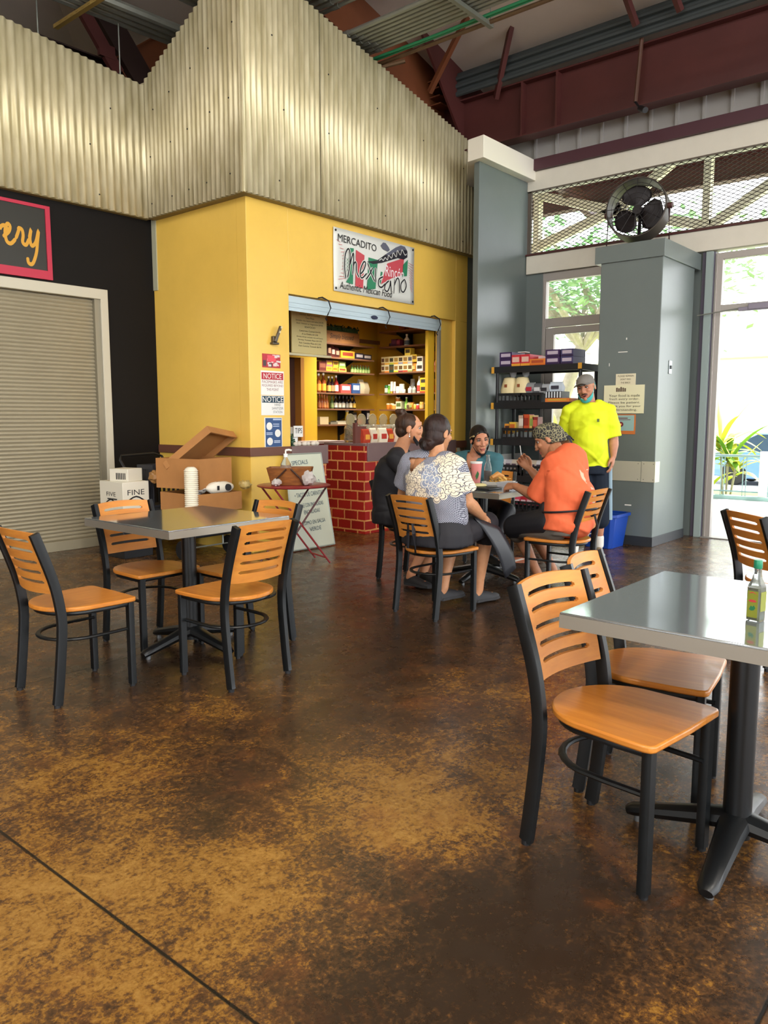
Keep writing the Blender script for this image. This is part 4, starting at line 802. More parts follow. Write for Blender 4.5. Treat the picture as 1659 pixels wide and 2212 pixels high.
t=thing('basket','brown wooden trug basket on the red bistro table','basket',bc+V((0,0,.724))); WB=wood('basket wood','#9a5f2a','#6d3d1a',.5,(3,3,12),0)
b0=bc-rtv*.03; R3=Matrix((rtv,fwv,V((0,0,1)))).transposed()
def rc(s,w,d,z,r=.85): return [b0+R3@V((x*w,y*d,z)) for x,y in((1,r),(r,1),(-r,1),(-1,r),(-1,-r),(-r,-1),(r,-1),(1,-r))]
m=MB(); m.loft([rc(1,.16,.1,.724),rc(1,.2,.125,.87+.01),rc(1,.19,.115,.88),rc(1,.15,.09,.735)]); m.build('body',WB,t,bevel=.003)
for s in (-1,1): m=MB(); m.tube([b0+R3@V((s*.02,-.128,.87)),b0+R3@V((s*.1,-.135,.79)),b0+R3@V((s*.13,-.12,.73))],.008,n=6); m.build('handle',mat('basket handle','#3a2216',.5),t)
m=MB(); m.lathe([(.022,0),(.025,.006),(.0,.006)],b0+V((0,0,.735)),8)
t=thing('pump_bottle','clear sanitizer pump bottle standing in the trug basket','bottle',b0+V((0,0,.737))); pb=b0-rtv*.04
m=MB(); m.lathe([(.045,.737),(.052,.76),(.054,.86),(.045,.91),(.018,.96),(.016,.98)],pb,20); m.build('bottle',mat('clear plastic','#f2f0e4',.1,trans=.85,ior=1.15),t); m=MB(); m.cyl(pb+V((0,0,.97)),pb+V((0,0,1.0)),.02,n=14); m.cyl(pb+V((0,0,1.0)),pb+V((0,0,1.03)),.007,n=8); m.tube([pb+V((0,0,1.03)),pb+rtv*.03+V((0,0,1.035)),pb+rtv*.055+V((0,0,1.028))],.009,n=8); m.build('pump',WHP,t)
def crumple(c,r,seed,mt_,label,cat,nm,flat=1,grp=None):
    rr=random.Random(seed); m=MB(); m.sph((0,0,0),1,16,10); vs=[]
    for v in m.v: v=V(v); k=1+.35*noise.noise(v*2.3+V((seed,0,0)))+.18*noise.noise(v*6+V((seed,3,0))); vs.append((c[0]+v.x*r*k,c[1]+v.y*r*k,c[2]+v.z*r*k*flat))
    m.v=vs; return one(nm,m,mt_,label,cat,grp,smooth=20)
CLB=mat('thin white plastic bag','#e9e2dc',.3,trans=.35,ior=1.05)
p=b0+rtv*.17-fwv*.1; crumple((p.x,p.y,.79),.06,4,CLB,'crumpled clear bag at the right of the trug basket','bag','plastic_bag',1.1)
p=b0-rtv*.1-fwv*.17; crumple((p.x,p.y,.757),.042,9,CLB,'small white crumpled bag on the red table front edge','bag','plastic_bag',.75)
# whiteboard
t=thing('specials_board','handwritten whiteboard of specials leaning on the short counter','board',(5.54,5.6,0))
O_=V((5.245,5.6,.015)); E1=V((.575,-.01,0)); Wv=(V((5.33,5.835,.95))-O_); Wn=Wv.normalized(); Un=E1.normalized()
m=MB(); m.prism([(0,0),(.575,0),(.535,.97),(.04,.97)],-.012,O_,Un,Wn); m.build('panel',mat('whiteboard','#cfd3bf',.25),t)
m=MB(); fr=[(0,0),(.575,0),(.535,.97),(.04,.97),(0,0)]
for a,b in zip(fr,fr[1:]): m.tube([O_+Un*a[0]+Wn*a[1],O_+Un*b[0]+Wn*b[1]],.008,n=6)
m.build('frame',mat('board frame','#a9b0a6',.4,.3),t)
BI=mat('blue marker ink','#3d5566',.6); Nn=Un.cross(Wn)
for s,u,v,w,h in (('SPECIALS',.22,.88,.22,.045),('• CALDO DE POLLO',.29,.66,.36,.05),('• TACOS DE CARNITAS',.3,.55,.4,.045),('• CHILE CON ENCHILADAS',.3,.44,.36,.04),('ENCHILADAS',.31,.37,.22,.04),('• LOMO EN SALSA',.31,.26,.34,.04),('VERDE',.33,.19,.16,.04)):
    m=MB(); text(m,s,O_+Un*u+Wn*v+Nn*.003,Un,Wn,w,h,rot=.04); m.build('handwriting',BI,t,smooth=0)
m=MB(); m.box((5.5,5.75,.3),(.03,.02,.6),Matrix.Rotation(-.2,3,'X')); m.build('rear_leg',mat('board frame','#a9b0a6'),t)
# ------------------------------------------------------------------ loaded wagon in the corner
KR=mat('kraft cardboard','#b07a45',.7,var=.08,vs=5); KR2=mat('kraft inside','#9a6636',.75)
t=thing('folding_wagon','black four-wheeled wagon loaded with boxes against the yellow wall','wagon',(4.56,6.4,0))
m=MB(); m.bb((4.32,5.98,.2),(4.8,6.86,.45)); m.build('basket',mat('black nylon','#14161c',.7),t,bevel=.02)
for y in (6.08,6.76): m=MB(); m.tube([(4.28,y,.1),(4.84,y,.1)],.008,n=6); m.tube([(4.36,y,.1),(4.36,y,.22)],.01,n=6); m.tube([(4.76,y,.1),(4.76,y,.22)],.01,n=6); m.build('axle',STEEL,t)
for x in (4.29,4.83):
    for y in (6.08,6.76):
        m=MB(); R_=Matrix.Rotation(PI/2,3,'Y'); m.lathe([(.045,-.016),(.082,-.018),(.09,-.01),(.09,.01),(.082,.018),(.045,.016)],(x,y,.09),24,R_); w_=m.build('wheel',BLACKP,t); m=MB(); m.lathe([(0,-.012),(.05,-.012),(.055,0),(.05,.012),(0,.012)],(x,y,.09),18,R_); m.build('hub',mat('wheel hub','#cfcab8',.4),w_)
m=MB(); m.tube([(4.34,6.84,.4),(4.3,6.95,.75),(4.27,7.05,.9),(4.3,7.08,.94),(4.7,7.12,.95),(4.8,7.12,.92),(4.8,7.0,.78),(4.78,6.86,.45)],.013,n=8); m.build('push_handle',BLACKP,t)
t=thing('shopping_basket','dark grey plastic basket at the back of the wagon','basket',(4.5,6.98,.45)); m=MB(); m.bb((4.34,6.6,.45),(4.8,6.84,.47))
for k in range(9): m.bb((4.34+.055*k,6.83,.47),(4.36+.055*k,6.845,.84)); m.bb((4.335,6.6+.03*k,.47),(4.35,6.615+.03*k,.84))
m.bb((4.33,6.82,.82),(4.81,6.85,.86)); m.bb((4.33,6.58,.82),(4.35,6.85,.86)); m.bb((4.79,6.58,.82),(4.81,6.85,.86)); m.build('grid_body',mat('dark grey plastic','#33343a',.5),t,smooth=0)
def carton(nm,label,cat,x0,x1,y0,y1,z0,z1,mt_,rz=0,flaps=None,grp=None):
    c=V(((x0+x1)/2,(y0+y1)/2,0)); t=thing(nm,label,cat,(c.x,c.y,z0),rz,grp); a,b,h=(x1-x0)/2,(y1-y0)/2,z1-z0; m=MB(); th=.006
    if flaps is None: m.bb((-a,-b,0),(a,b,h)); m.build('body',mt_,t,local=True,bevel=.004); return t
    m.bb((-a,-b,0),(a,b,th)); m.bb((-a,-b,0),(-a+th,b,h)); m.bb((a-th,-b,0),(a,b,h)); m.bb((-a,-b,0),(a,-b+th,h)); m.bb((-a,b-th,0),(a,b,h)); m.build('body',mt_,t,local=True)
    for side,ang,ln in flaps:
        m=MB(); d={'x+':(1,0),'x-':(-1,0),'y+':(0,1),'y-':(0,-1)}[side]; L_=a if d[1] else b
        base=V((d[0]*a,d[1]*b,h)); ed=V((abs(d[1]),abs(d[0]),0)); o=V((d[0]*math.sin(ang),d[1]*math.sin(ang),math.cos(ang)))
        n=ed.cross(o); p=[base-ed*L_,base+ed*L_,base+ed*L_+o*ln,base-ed*L_+o*ln]; m.add([q-n*.003 for q in p]+[q+n*.003 for q in p],[(0,1,2,3),(7,6,5,4),(0,4,5,1),(1,5,6,2),(2,6,7,3),(3,7,4,0)]); m.build('flap',KR,t,local=True)
    return t
carton('cardboard_box','low kraft box on the wagon filled with bags and cups','box',4.3,4.84,5.88,6.42,.45,.62,KR,0,[])
t=carton('cardboard_box','large open kraft box with a raised lid on top of the wagon load','box',4.33,4.78,5.96,6.5,.66,.94,KR,.2,[])
m=MB(); e=V((.5,0,0)); 
m.bb((-.24,-.29,-.0),(.24,.29,.012)); m.bb((-.24,-.29,-.06),(-.228,.29,0)); m.bb((.228,-.29,-.06),(.24,.29,0)); m.bb((-.24,-.29,-.06),(.24,-.278,0)); m.bb((-.24,.278,-.06),(.24,.29,0))
R_=Matrix.Rotation(math.radians(-38),4,'X')@Matrix.Rotation(math.radians(12),4,'Z'); m.v=[tuple(R_@V(v)+V((.06,-.02,.37))) for v in m.v]; l=m.build('lid',KR,t,local=True)
t=thing('foam_cup_stack','tall sleeve of white foam bowls leaning on the open kraft box','cups',(4.36,5.9,.5)); m=MB(); pr_=[(.0,0)]
for k in range(20): z=.018*k; pr_+= [(.058,z),(.064,z+.004),(.064,z+.01),(.058,z+.014)]
pr_+=[(.05,.372),(.03,.385),(0,.385)]; m.lathe(pr_,(4.3,5.93,.49),20); m.build('sleeve',mat('foam white','#ece4cf',.55),t)
crumple((4.42,6.02,.66),.09,21,CLB,'clear bag beside the foam bowls in the low kraft box','bag','plastic_bag',.6)
t=thing('paper_sack','white printed sack lying in the low kraft box','sack',(4.62,5.93,.6)); m=MB(); m.sph((0,0,0),1,18,10); m.v=[(4.62+v[0]*.16,5.93+v[1]*.07,.665+v[2]*.06+.01*noise.noise(V(v)*3)) for v in m.v]; m.build('sack',mat('white sack','#e6e0d0',.5),t); m=MB(); m.cyl((4.66,5.852,.67),(4.665,5.868,.67),.032,n=16); m.build('round_print',INK,t); m=MB(); m.bb((4.54,5.855,.65),(4.56,5.864,.69)); m.build('side_print',INK,t)
crumple((4.87,5.86,.68),.055,31,mat('amber bag','#d8bd74',.4,trans=.3),'amber twisted bag end sticking out by the yellow wall','bag','plastic_bag',.8)
t=carton('white_carton','large white carton with black print beside the wagon','carton',3.98,4.26,6.55,6.95,.35,.72,mat('white carton','#dcd6c4',.6),0)
m=MB()
for y,w in ((-.08,.16),): m.bb((-.145,-.1,.2),(-.1405,.06,.21)); 
stroke(m,[(-.1,.16),(0,.2),(.1,.15)],.014,(-.1412,0,0),(0,-1,0),(0,0,1)); text(m,'FIVE',(-.1412,.0,.25),(0,-1,0),(0,0,1),.16,.04); stroke(m,[(-.12,.17),(0,.23),(.12,.16)],.014,(0,-.2012,0),(1,0,0),(0,0,1)); text(m,'FINE',(0,-.2012,.27),(1,0,0),(0,0,1),.18,.05); m.build('print',INK,t,local=True,smooth=0)
carton('crate_stand','dark crate carrying the white carton','crate',3.96,4.27,6.53,6.97,0,.35,BLACKP)
t=carton('white_carton','small white carton standing on the large white carton','carton',4.02,4.22,6.6,6.82,.72,.84,mat('white carton','#dcd6c4'),.3)
m=MB()
for k in range(6): m.bb((-.1015,-.08+.02*k,.02),(-.1005,-.07+.02*k,.08))
m.build('barcode',INK,t,local=True,smooth=0)
crumple((4.3,6.5,.76),.06,41,mat('brown produce bag','#8f6636',.4),'brown netted bag of food behind the small white carton','bag','plastic_bag',1)
t=carton('soda_case','dark red drinks case on the floor at the shutter corner','case',4.12,4.5,7.0,7.25,0,.14,mat('soda red','#5d1420',.4),.1)
m=MB(); m.bb((-.192,-.1,.02),(-.1905,-.02,.07)); m.bb((-.05,-.1262,.03),(.06,-.1252,.08)); m.build('print',mat('case print','#c9a9a0',.5),t,local=True); m=MB(); 
for i in range(8):
    for j in range(2): m.cyl((-.15+.043*i,-.06+.1*j,.14),(-.15+.043*i,-.06+.1*j,.2),.02,n=10)
m.build('cans',mat('dark cans','#2a2122',.3,.4),t,local=True)
# ------------------------------------------------------------------ recycling bin
t=thing('recycling_bin','blue recycling bin with white arrows between the standing man and the pillar','bin',(7.6,3.42,0))
BB=mat('blue bin plastic','#123f9a',.4); 
def rr_(cx,cy,w,d,z): return [(cx+x*w,cy+y*d,z) for x,y in((1,.8),(.8,1),(-.8,1),(-1,.8),(-1,-.8),(-.8,-1),(.8,-1),(1,-.8))]
m=MB(); bx,by=7.6,3.44; m.loft([rr_(bx,by,.165,.15,0),rr_(bx,by,.195,.19,.33),rr_(bx,by,.185,.18,.33),rr_(bx,by,.155,.14,.02)]); m.build('tub',BB,t,bevel=.006)
m=MB(); m.loft([rr_(bx,by,.196,.191,.315),rr_(bx,by,.212,.207,.32),rr_(bx,by,.212,.207,.35),rr_(bx,by,.19,.185,.35)],closed=True); m.build('rim',BB,t,bevel=.003)
m=MB()
for k in range(3):
    a=2*PI*k/3+.4; cx,cz=.055*math.cos(a),.055*math.sin(a); ring=[]
    pts=[(cx+.03*math.cos(a+PI/2+j*2*PI/5),cz+.03*math.sin(a+PI/2+j*2*PI/5)) for j in range(6)]
    stroke(m,pts,.012,(bx-.186,by+.05,.17),(0,-1,0),(.08,0,1))
m.build('recycle_arrows',WHP,t,smooth=0)
# floor sticker
m=MB(); m.lathe([(0,0),(.14,0),(.14,.0015),(0,.0015)],(6.31,3.69,0),28); t=one('floor_sticker',m,mat('sticker orange','#c8795a',.5),'round orange distancing sticker on the floor beneath the eating group','sticker'); m=MB(); m.bb((6.22,3.67,.0015),(6.4,3.71,.0025)); m.build('print_band',PAPER,t)
# ------------------------------------------------------------------ booth shelves and goods
SHW=mat('brown shelf board','#6e4a33',.5,var=.1,vs=8)
def shelf_board(ax,z,label,L0,L1,br):
    if ax=='y': t=thing('wall_shelf',label,'shelf',((L0+L1)/2,7.48,z-.02),0,'shelf boards in the booth'); m=MB(); m.bb((L0,7.3,z-.02),(L1,7.64,z))
    else: t=thing('wall_shelf',label,'shelf',(8.7,(L0+L1)/2,z-.02),0,'shelf boards in the booth'); m=MB(); m.bb((8.5,L0,z-.02),(8.89,L1,z))
    m.build('board',SHW,t)
    for b in br:
        m=MB()
        if ax=='y': m.prism([(7.64,z-.02),(7.64,z-.16),(7.6,z-.15),(7.36,z-.04),(7.36,z-.02)],.012,(b,0,0),(0,1,0),(0,0,1))
        else: m.prism([(8.89,z-.02),(8.89,z-.16),(8.85,z-.15),(8.56,z-.04),(8.56,z-.02)],-.012,(0,b,0),(1,0,0),(0,0,1))
        m.build('bracket',BLACKP,t)
ZL=[2.30,2.115,1.93,1.648,1.438,1.23]; ZR=[2.51,2.30,1.943,1.654,1.434]
for i,z in enumerate(ZL): shelf_board('y',z,'%s brown shelf from the top on the back wall of the booth'%ORD[i],7.2,8.43,(7.24,8.05))
for i,z in enumerate(ZR): shelf_board('x',z,'%s brown shelf from the top on the right wall of the booth'%ORD[i],6.1,7.27,(6.45,7.0))
for i,(x,y) in enumerate(((7.24,7.645),(8.05,7.645))):
    m=MB(); m.bb((x-.015,y-.02,1.0),(x+.015,y+.0,2.45)); one('shelf_upright',m,BLACKP,'black shelf upright on the booth back wall, %s'%('left one beside the yellow jamb','right one'[:9])[i],'upright','shelf uprights in the booth')
for i,y in enumerate((7.0,6.45)):
    m=MB(); m.bb((8.88,y-.015,1.0),(8.9,y+.015,2.6)); one('shelf_upright',m,BLACKP,'black shelf upright on the booth right wall, %s'%('nearer the inner corner','nearer the counter opening')[i],'upright','shelf uprights in the booth')
m=MB(); m.bb((7.9,7.6,2.38),(8.9,7.645,2.43)); one('wall_rail',m,SHW,'dark brown rail running to the inner corner of the booth','rail')
t=thing('planter_box','wooden planter lettered Simply blessed with dark green hedge on the top shelf','planter',(7.77,7.4,2.30))
m=MB(); m.bb((7.42,7.31,2.30),(8.13,7.5,2.455)); m.build('box',wood('planter wood','#8d6033','#6d4826',.6,(1.5,10,10),0),t,bevel=.003); tx(t,'Simply blessed',(7.78,7.307,2.38),'y',INK,.45,.085,shear=.25)
m=MB(); rr=random.Random(8)
for i in range(420): p=(7.43+.7*rr.random(),7.32+.16*rr.random(),2.45+.09*rr.random()); m.box(p,(.022,.004,.016),Matrix.Rotation(rr.random()*3,3,'X')@Matrix.Rotation(rr.random()*6,3,'Z'))
m.bb((7.43,7.33,2.455),(8.12,7.48,2.51)); m.build('hedge',mat('plastic hedge green','#1d3a22',.6,var=.4,vs=40),t,smooth=0)
PM={}
def pm(h,r=.45):
    if h not in PM: PM[h]=mat('pack '+h,h,r)
    return PM[h]
# every good stands with its front to -Y in local space, then turned
def g_box(w,d,h,c,c2=None,c3=None):
    def f(t):
        m=MB(); m.bb((-w/2,-d/2,0),(w/2,d/2,h)); b=m.build('carton',pm(c),t,local=True)
        if c2: m=MB(); m.bb((-w*.38,-d/2-.0012,h*.35),(w*.38,-d/2-.0002,h*.8)); m.build('front_print',pm(c2),t,local=True)
        if c3: m=MB(); m.bb((-w/2,-d/2-.001,h*.02),(w/2,-d/2-.0001,h*.22)); m.build('colour_band',pm(c3),t,local=True)
    return f
def g_bottle(r,h,c,lab=None,cap='#e8e4da',neck=.4):
    def f(t):
        m=MB(); m.lathe([(r*.9,0),(r,h*.02),(r,h*.52),(r*.8,h*.62),(r*neck,h*.74),(r*neck,h*.9)],n=14); m.build('glass',pm(c,.15),t,local=True)
        if lab: m=MB(); m.lathe([(r*1.02,h*.1),(r*1.02,h*.45)],n=14); m.build('label',pm(lab),t,local=True)
        m=MB(); m.lathe([(r*neck*1.15,h*.88),(r*neck*1.15,h*.99),(0,h)],n=12); m.build('cap',pm(cap),t,local=True)
    return f
def g_jar(r,h,c,lid='#e8dcb8',lab=None):
    def f(t):
        m=MB(); m.lathe([(r*.92,0),(r,h*.05),(r,h*.75),(r*.85,h*.82)],n=16); m.build('jar_body',pm(c,.2),t,local=True)
        m=MB(); m.lathe([(r*.92,h*.8),(r*.92,h),(0,h)],n=16); m.build('lid',pm(lid),t,local=True)
        if lab: m=MB(); m.lathe([(r*1.02,h*.15),(r*1.02,h*.65)],n=16); m.build('label',pm(lab),t,local=True)
    return f
def g_tube(r,h,c,cap='#ece6d6'):
    def f(t):
        m=MB(); m.tube([(0,0,h*.2),(0,0,h*.6),(0,0,h)],[r,r,r],ry=[r,r*.7,.003],n=14,up=(0,1,0)); m.build('tube',pm(c),t,local=True); m=MB(); m.cyl((0,0,0),(0,0,h*.2),r*.8,n=12); m.build('cap',pm(cap),t,local=True)
    return f
def g_bag(w,h,c,c2=None):
    def f(t):
        m=MB(); m.loft([[(-w*.5,-.03,0),(w*.5,-.03,0),(w*.5,.03,0),(-w*.5,.03,0)],[(-w*.52,-.045,h*.4),(w*.52,-.045,h*.4),(w*.52,.045,h*.4),(-w*.52,.045,h*.4)],[(-w*.45,-.02,h*.85),(w*.45,-.02,h*.85),(w*.45,.02,h*.85),(-w*.45,.02,h*.85)],[(-w*.5,-.004,h),(w*.5,-.004,h),(w*.5,.004,h),(-w*.5,.004,h)]]); m.build('bag',pm(c,.3),t,local=True,smooth=60)
        if c2: m=MB(); m.bb((-w*.3,-.049,h*.25),(w*.3,-.044,h*.6)); m.build('front_print',pm(c2),t,local=True)
    return f
NG=[0]
def put(kind,f,label,cat,wall,a,z,off=.1,grp=None,rz=0):
    if wall=='y': loc=(a,7.3+off,z); r=rz
    else: loc=(8.5+off,a,z); r=-PI/2+rz
    t=thing(kind,label,cat,loc,r,grp); f(t); return t
def XP_(zx): return 7.37+(zx/7.9-4)/114*1.07+.0     # zoomed column -> metres along the back wall
def YP_(zx): return 7.27-(zx/7.9-19)/113*.92
GL_='goods on the back-wall shelves'; GR_='goods on the right-wall shelves'
def row(wall,shelf,z,items):
    nm='back-wall' if wall=='y' else 'right-wall'
    for i,(zx,f,kind,desc,cat,*r) in enumerate(items):
        dz=r[0] if r else 0; off=r[1] if len(r)>1 else .1
        a=XP_(zx) if wall=='y' else YP_(zx)
        put(kind,f,'%s, %s from left on %s %s shelf'%(desc,ORD[i],ORD[shelf],nm),cat,wall,a,z+dz,off,GL_ if wall=='y' else GR_)
row('y',1,ZL[1],[(215,g_bag(.08,.2,'#3a211d','#8a6a55'),'snack_bag','dark red snack bag','bag'),(275,g_bag(.085,.17,'#5a2a25','#b89a80'),'snack_bag','maroon snack bag with pale print','bag'),(345,g_bag(.09,.15,'#4a2422','#a8826a'),'snack_bag','short maroon snack bag','bag'),(510,g_box(.27,.1,.1,'#d69a2b','#8c3a2a'),'snack_box','yellow orange snack box','box'),(710,g_box(.17,.1,.085,'#2a2430','#b9b2ae'),'snack_box','black snack box with grey print','box'),(850,g_box(.17,.1,.075,'#241f2b','#c4bcb6'),'snack_box','low black snack box with pale print','box')])
row('y',2,ZL[2],[(100,g_box(.13,.1,.12,'#5a2520','#7a4a35'),'tea_box','dark red box','box'),(205,g_box(.115,.1,.06,'#d8ac35','#a8741f'),'spice_box','yellow spice box','box'),(300,g_box(.095,.1,.06,'#d2a52f','#8c5a1f'),'spice_box','mustard spice box','box'),(420,g_box(.15,.1,.055,'#dab04a','#a53b28'),'spice_box','yellow spice box with red print','box'),(212,g_box(.12,.09,.08,'#8a5a55','#d6b53a'),'spice_box','mauve box stacked on the yellow boxes','box',.062),(315,g_box(.1,.09,.08,'#cfa230','#6d4a1f'),'spice_box','mustard box stacked on its like','box',.062),(420,g_box(.13,.09,.08,'#6f8a3a','#cfd2a0'),'spice_box','green box stacked on a yellow box','box',.057)]+[(625+48*k,g_bottle(.022,.115,'#5f7f3a','#9fb36a','#8a3a2a',.5),'salsa_bottle','small green salsa bottle with red cap','bottle') for k in range(7)])
row('y',3,ZL[3],[(75,g_bottle(.034,.25,'#8a4a1c','#d6962f'),'sauce_bottle','tall amber sauce bottle with orange label','bottle'),(150,g_bottle(.038,.26,'#7a3a18','#e0a030'),'sauce_bottle','tallest amber sauce bottle with orange label','bottle'),(235,g_bottle(.032,.22,'#2a1512','#d6a050'),'sauce_bottle','dark sauce bottle with tan label','bottle'),(290,g_bottle(.03,.22,'#1d1210','#b87a4a'),'sauce_bottle','black sauce bottle with brown label','bottle'),(355,g_bottle(.033,.235,'#7d2018','#d8c4a8'),'sauce_bottle','red sauce bottle with a big white cap','bottle'),(480,g_box(.2,.09,.12,'#b3463f','#d9c8c0'),'snack_box','red and white snack box','box'),(655,g_box(.16,.09,.14,'#2f4a78','#c4ccd4'),'snack_box','blue snack box','box'),(770,g_bag(.1,.2,'#b9a98a'),'clear_bag','tall tan bag of dry goods','bag'),(850,g_bag(.1,.17,'#a8987a'),'clear_bag','tan bag of dry goods','bag')])
row('y',4,ZL[4],[(85,g_bottle(.024,.19,'#8a4420','#b06a35','#c9722f'),'hot_sauce_bottle','slim orange hot sauce bottle','bottle'),(125,g_bottle(.024,.19,'#8a4420','#a85c2a','#b8541f'),'hot_sauce_bottle','slim rust hot sauce bottle','bottle'),(165,g_bottle(.024,.185,'#a65a2a','#c98a4a','#c9722f'),'hot_sauce_bottle','slim tan-labelled hot sauce bottle','bottle'),(205,g_bottle(.024,.185,'#a65a2a','#c07a3a','#8c3a22'),'hot_sauce_bottle','slim hot sauce bottle with brown cap','bottle'),(285,g_bottle(.026,.17,'#4d5f2f','#8a9a5a','#3a3f2a'),'hot_sauce_bottle','green hot sauce bottle','bottle')]+[(345+62*k,g_bottle(.028,.18-.004*(k%2),'#1f1614',('#d9d2bc','#cfc6ae','#d6cdb4','#8f8a7a','#d4c49a','#c9a03a')[k],'#1f1a1a',.4),'dark_sauce_bottle','dark sauce bottle with %s label'%('white','cream','ivory','grey','buff','golden')[k],'bottle') for k in range(6)])
row('y',5,ZL[5],[(110,g_box(.16,.12,.1,'#b5a27a'),'tin','beige tin box','box'),(260,g_box(.14,.14,.03,'#6f6a5a'),'tray','flat grey tray','tray'),(390,g_box(.2,.12,.025,'#b8ac90'),'tray','flat pale tray','tray'),(390,g_box(.19,.11,.02,'#8f8872'),'tray','tray stacked on the pale tray','tray',.026),(535,g_bottle(.032,.19,'#cfa52a','#d8b63a','#c9c2b0',.7),'mustard_bottle','yellow squeeze bottle','bottle'),(625,g_box(.08,.1,.16,'#2b2622','#a8a090'),'snack_box','dark box with pale lines','box'),(730,g_jar(.07,.07,'#a8352a','#b3443a'),'bowl','low red tub','tub'),(860,g_box(.07,.1,.19,'#24242a','#d8d6d0'),'snack_box','upright black and white box','box')])
for i in range(2):
    m=MB(); m.lathe([(.04,0),(.06,.1),(.066,.1),(.066,.125),(.055,.125),(.035,.02)],(8.62,6.95-.16*i,2.51),18); one('clay_pot',m,mat('terracotta','#a35a35',.7),'terracotta pot on the top right-wall shelf, %s'%('left one','right one')[i],'pot','clay pots on the top right-wall shelf')
row('x',1,ZR[1],[(285,g_jar(.035,.05,'#3a1f3a','#4a2a44'),'small_tub','little purple tub','tub'),(370,g_box(.1,.1,.1,'#4a2240','#6d3a55'),'tea_box','dark purple box','box'),(440,g_box(.07,.1,.09,'#7a2340','#9a4a60'),'tea_box','magenta box','box'),(552,g_bottle(.04,.16,'#ddd6c4','#5f6a75','#e6dfcf',.35),'lotion_bottle','white pointed bottle with grey label','bottle')])
TC=['#cfa23a','#c9a832','#d0a84a','#9a8f7a','#cf8a3a','#b8b06a']; TB=['#d87f2f','#2f4a38','#c9c23a','#8c2a35','#c4452a','#9aa35a']
row('x',2,ZR[2],[(175,g_box(.06,.1,.11,'#cdbf94','#5a3a2a','#8a5a2a'),'tea_box','narrow cream tea box','box')]+[(245+80*k,g_box(.08,.1,.11,'#d9cfae' if k!=1 else '#2f4a38','#5f4a2a' if k%2 else '#8a6a35',TB[k]),'tea_box','tea box with %s band'%('orange','dark green','lime','wine red','red','olive')[k],'box') for k in range(6)]+[(705,g_bag(.07,.13,'#d08a3a','#e0b060'),'honey_pack','orange honey pack','bag'),(805,g_box(.11,.1,.1,'#e0dac8','#3a352f'),'white_box','white box with a black leaf','box'),(940,g_bag(.09,.14,'#8a3a2a','#d0b090'),'coffee_pack','red brown coffee pack','bag'),(1010,g_bag(.08,.13,'#9a4a35','#c9a080'),'coffee_pack','rust coffee pack','bag')])
for k in range(7):
    f=g_box(.06 if k==0 else .08,.1,.11,'#d6c894',('#5a3a2a','#8a6a35','#3a3a2a','#9a7a3a','#4a4030','#8a6a35','#4a4a55')[k],('#8a5a2a','#d8a03a','#b8b832','#cf9a2f','#8a8aa0','#d8923a','#a8a8b0')[k])
    put('tea_box',f,'%s tea box from the left in the upper tea row of the right wall'%ORD[k],'box','x',YP_(175 if k==0 else 165+80*k),ZR[2]+.111,.1,GR_)
for a,z,h,c,c2,l in ((600,.222,.1,'#d8c04a','#4a3f2a','big yellow box on top of the tea boxes'),(705,.132,.1,'#d2b03a','#7a5a2a','yellow tin on top of the orange honey pack'),(805,.101,.1,'#e0dac8','#3a352f','upper white box with a black leaf on the third right-wall shelf'),(960,.141,.12,'#8c3a2a','#d0b090','upper red brown pack at the right end of the tea shelf')):
    put('tea_box',g_box(.1,.09,h,c,c2),l,'box','x',YP_(a),ZR[2]+z,.1,GR_)
row('x',3,ZR[3],[(200,g_jar(.03,.12,'#3f5a35','#2f6a3a','#d8d4b8'),'vitamin_jar','dark green jar with pale label','jar'),(245,g_bottle(.022,.13,'#5fa03a','#8fc050','#e8e6da',.6),'lotion_bottle','bright green bottle','bottle'),(290,g_tube(.022,.17,'#e6dfc8','#d8a83a'),'cream_tube','cream tube with yellow cap','tube'),(340,g_tube(.022,.165,'#d8cfc0','#c9a0a0'),'cream_tube','pale tube with pink cap','tube'),(400,g_jar(.03,.1,'#dfe0d2','#eceade'),'vitamin_jar','white jar','jar'),(470,g_jar(.04,.13,'#d9d6c0','#e6e2d0'),'vitamin_jar','wide ivory jar','jar'),(535,g_jar(.026,.055,'#e6e4da','#efeee6'),'vitamin_jar','little white jar','jar',0,.06),(565,g_jar(.035,.2,'#c9cbc4','#b8bab4'),'vitamin_jar','tall grey white canister','jar',0,.22),(610,g_bottle(.03,.11,'#e0ddd0','#c9c9c0','#1f1f24',.3),'dropper_bottle','white dropper bottle with black top','bottle'),(685,g_bottle(.028,.11,'#b9bfae','#a0aa98','#2a2a2e',.3),'dropper_bottle','grey dropper bottle with black top','bottle'),(767,g_bottle(.034,.23,'#e9e4d6','#b8433a','#e9e4d6',.35),'lotion_bottle','tall white bottle with red label','bottle'),(870,g_box(.12,.09,.1,'#d8b52f','#3a342a','#c4452a'),'tea_box','lower yellow box','box'),(990,g_box(.06,.09,.1,'#a83a2a','#d89a80'),'tea_box','small red box','box')])
put('tea_box',g_box(.12,.09,.1,'#d2b22f','#3a342a'),'upper yellow box stacked beside the tall white bottle','box','x',YP_(870),ZR[3]+.101,.1,GR_)
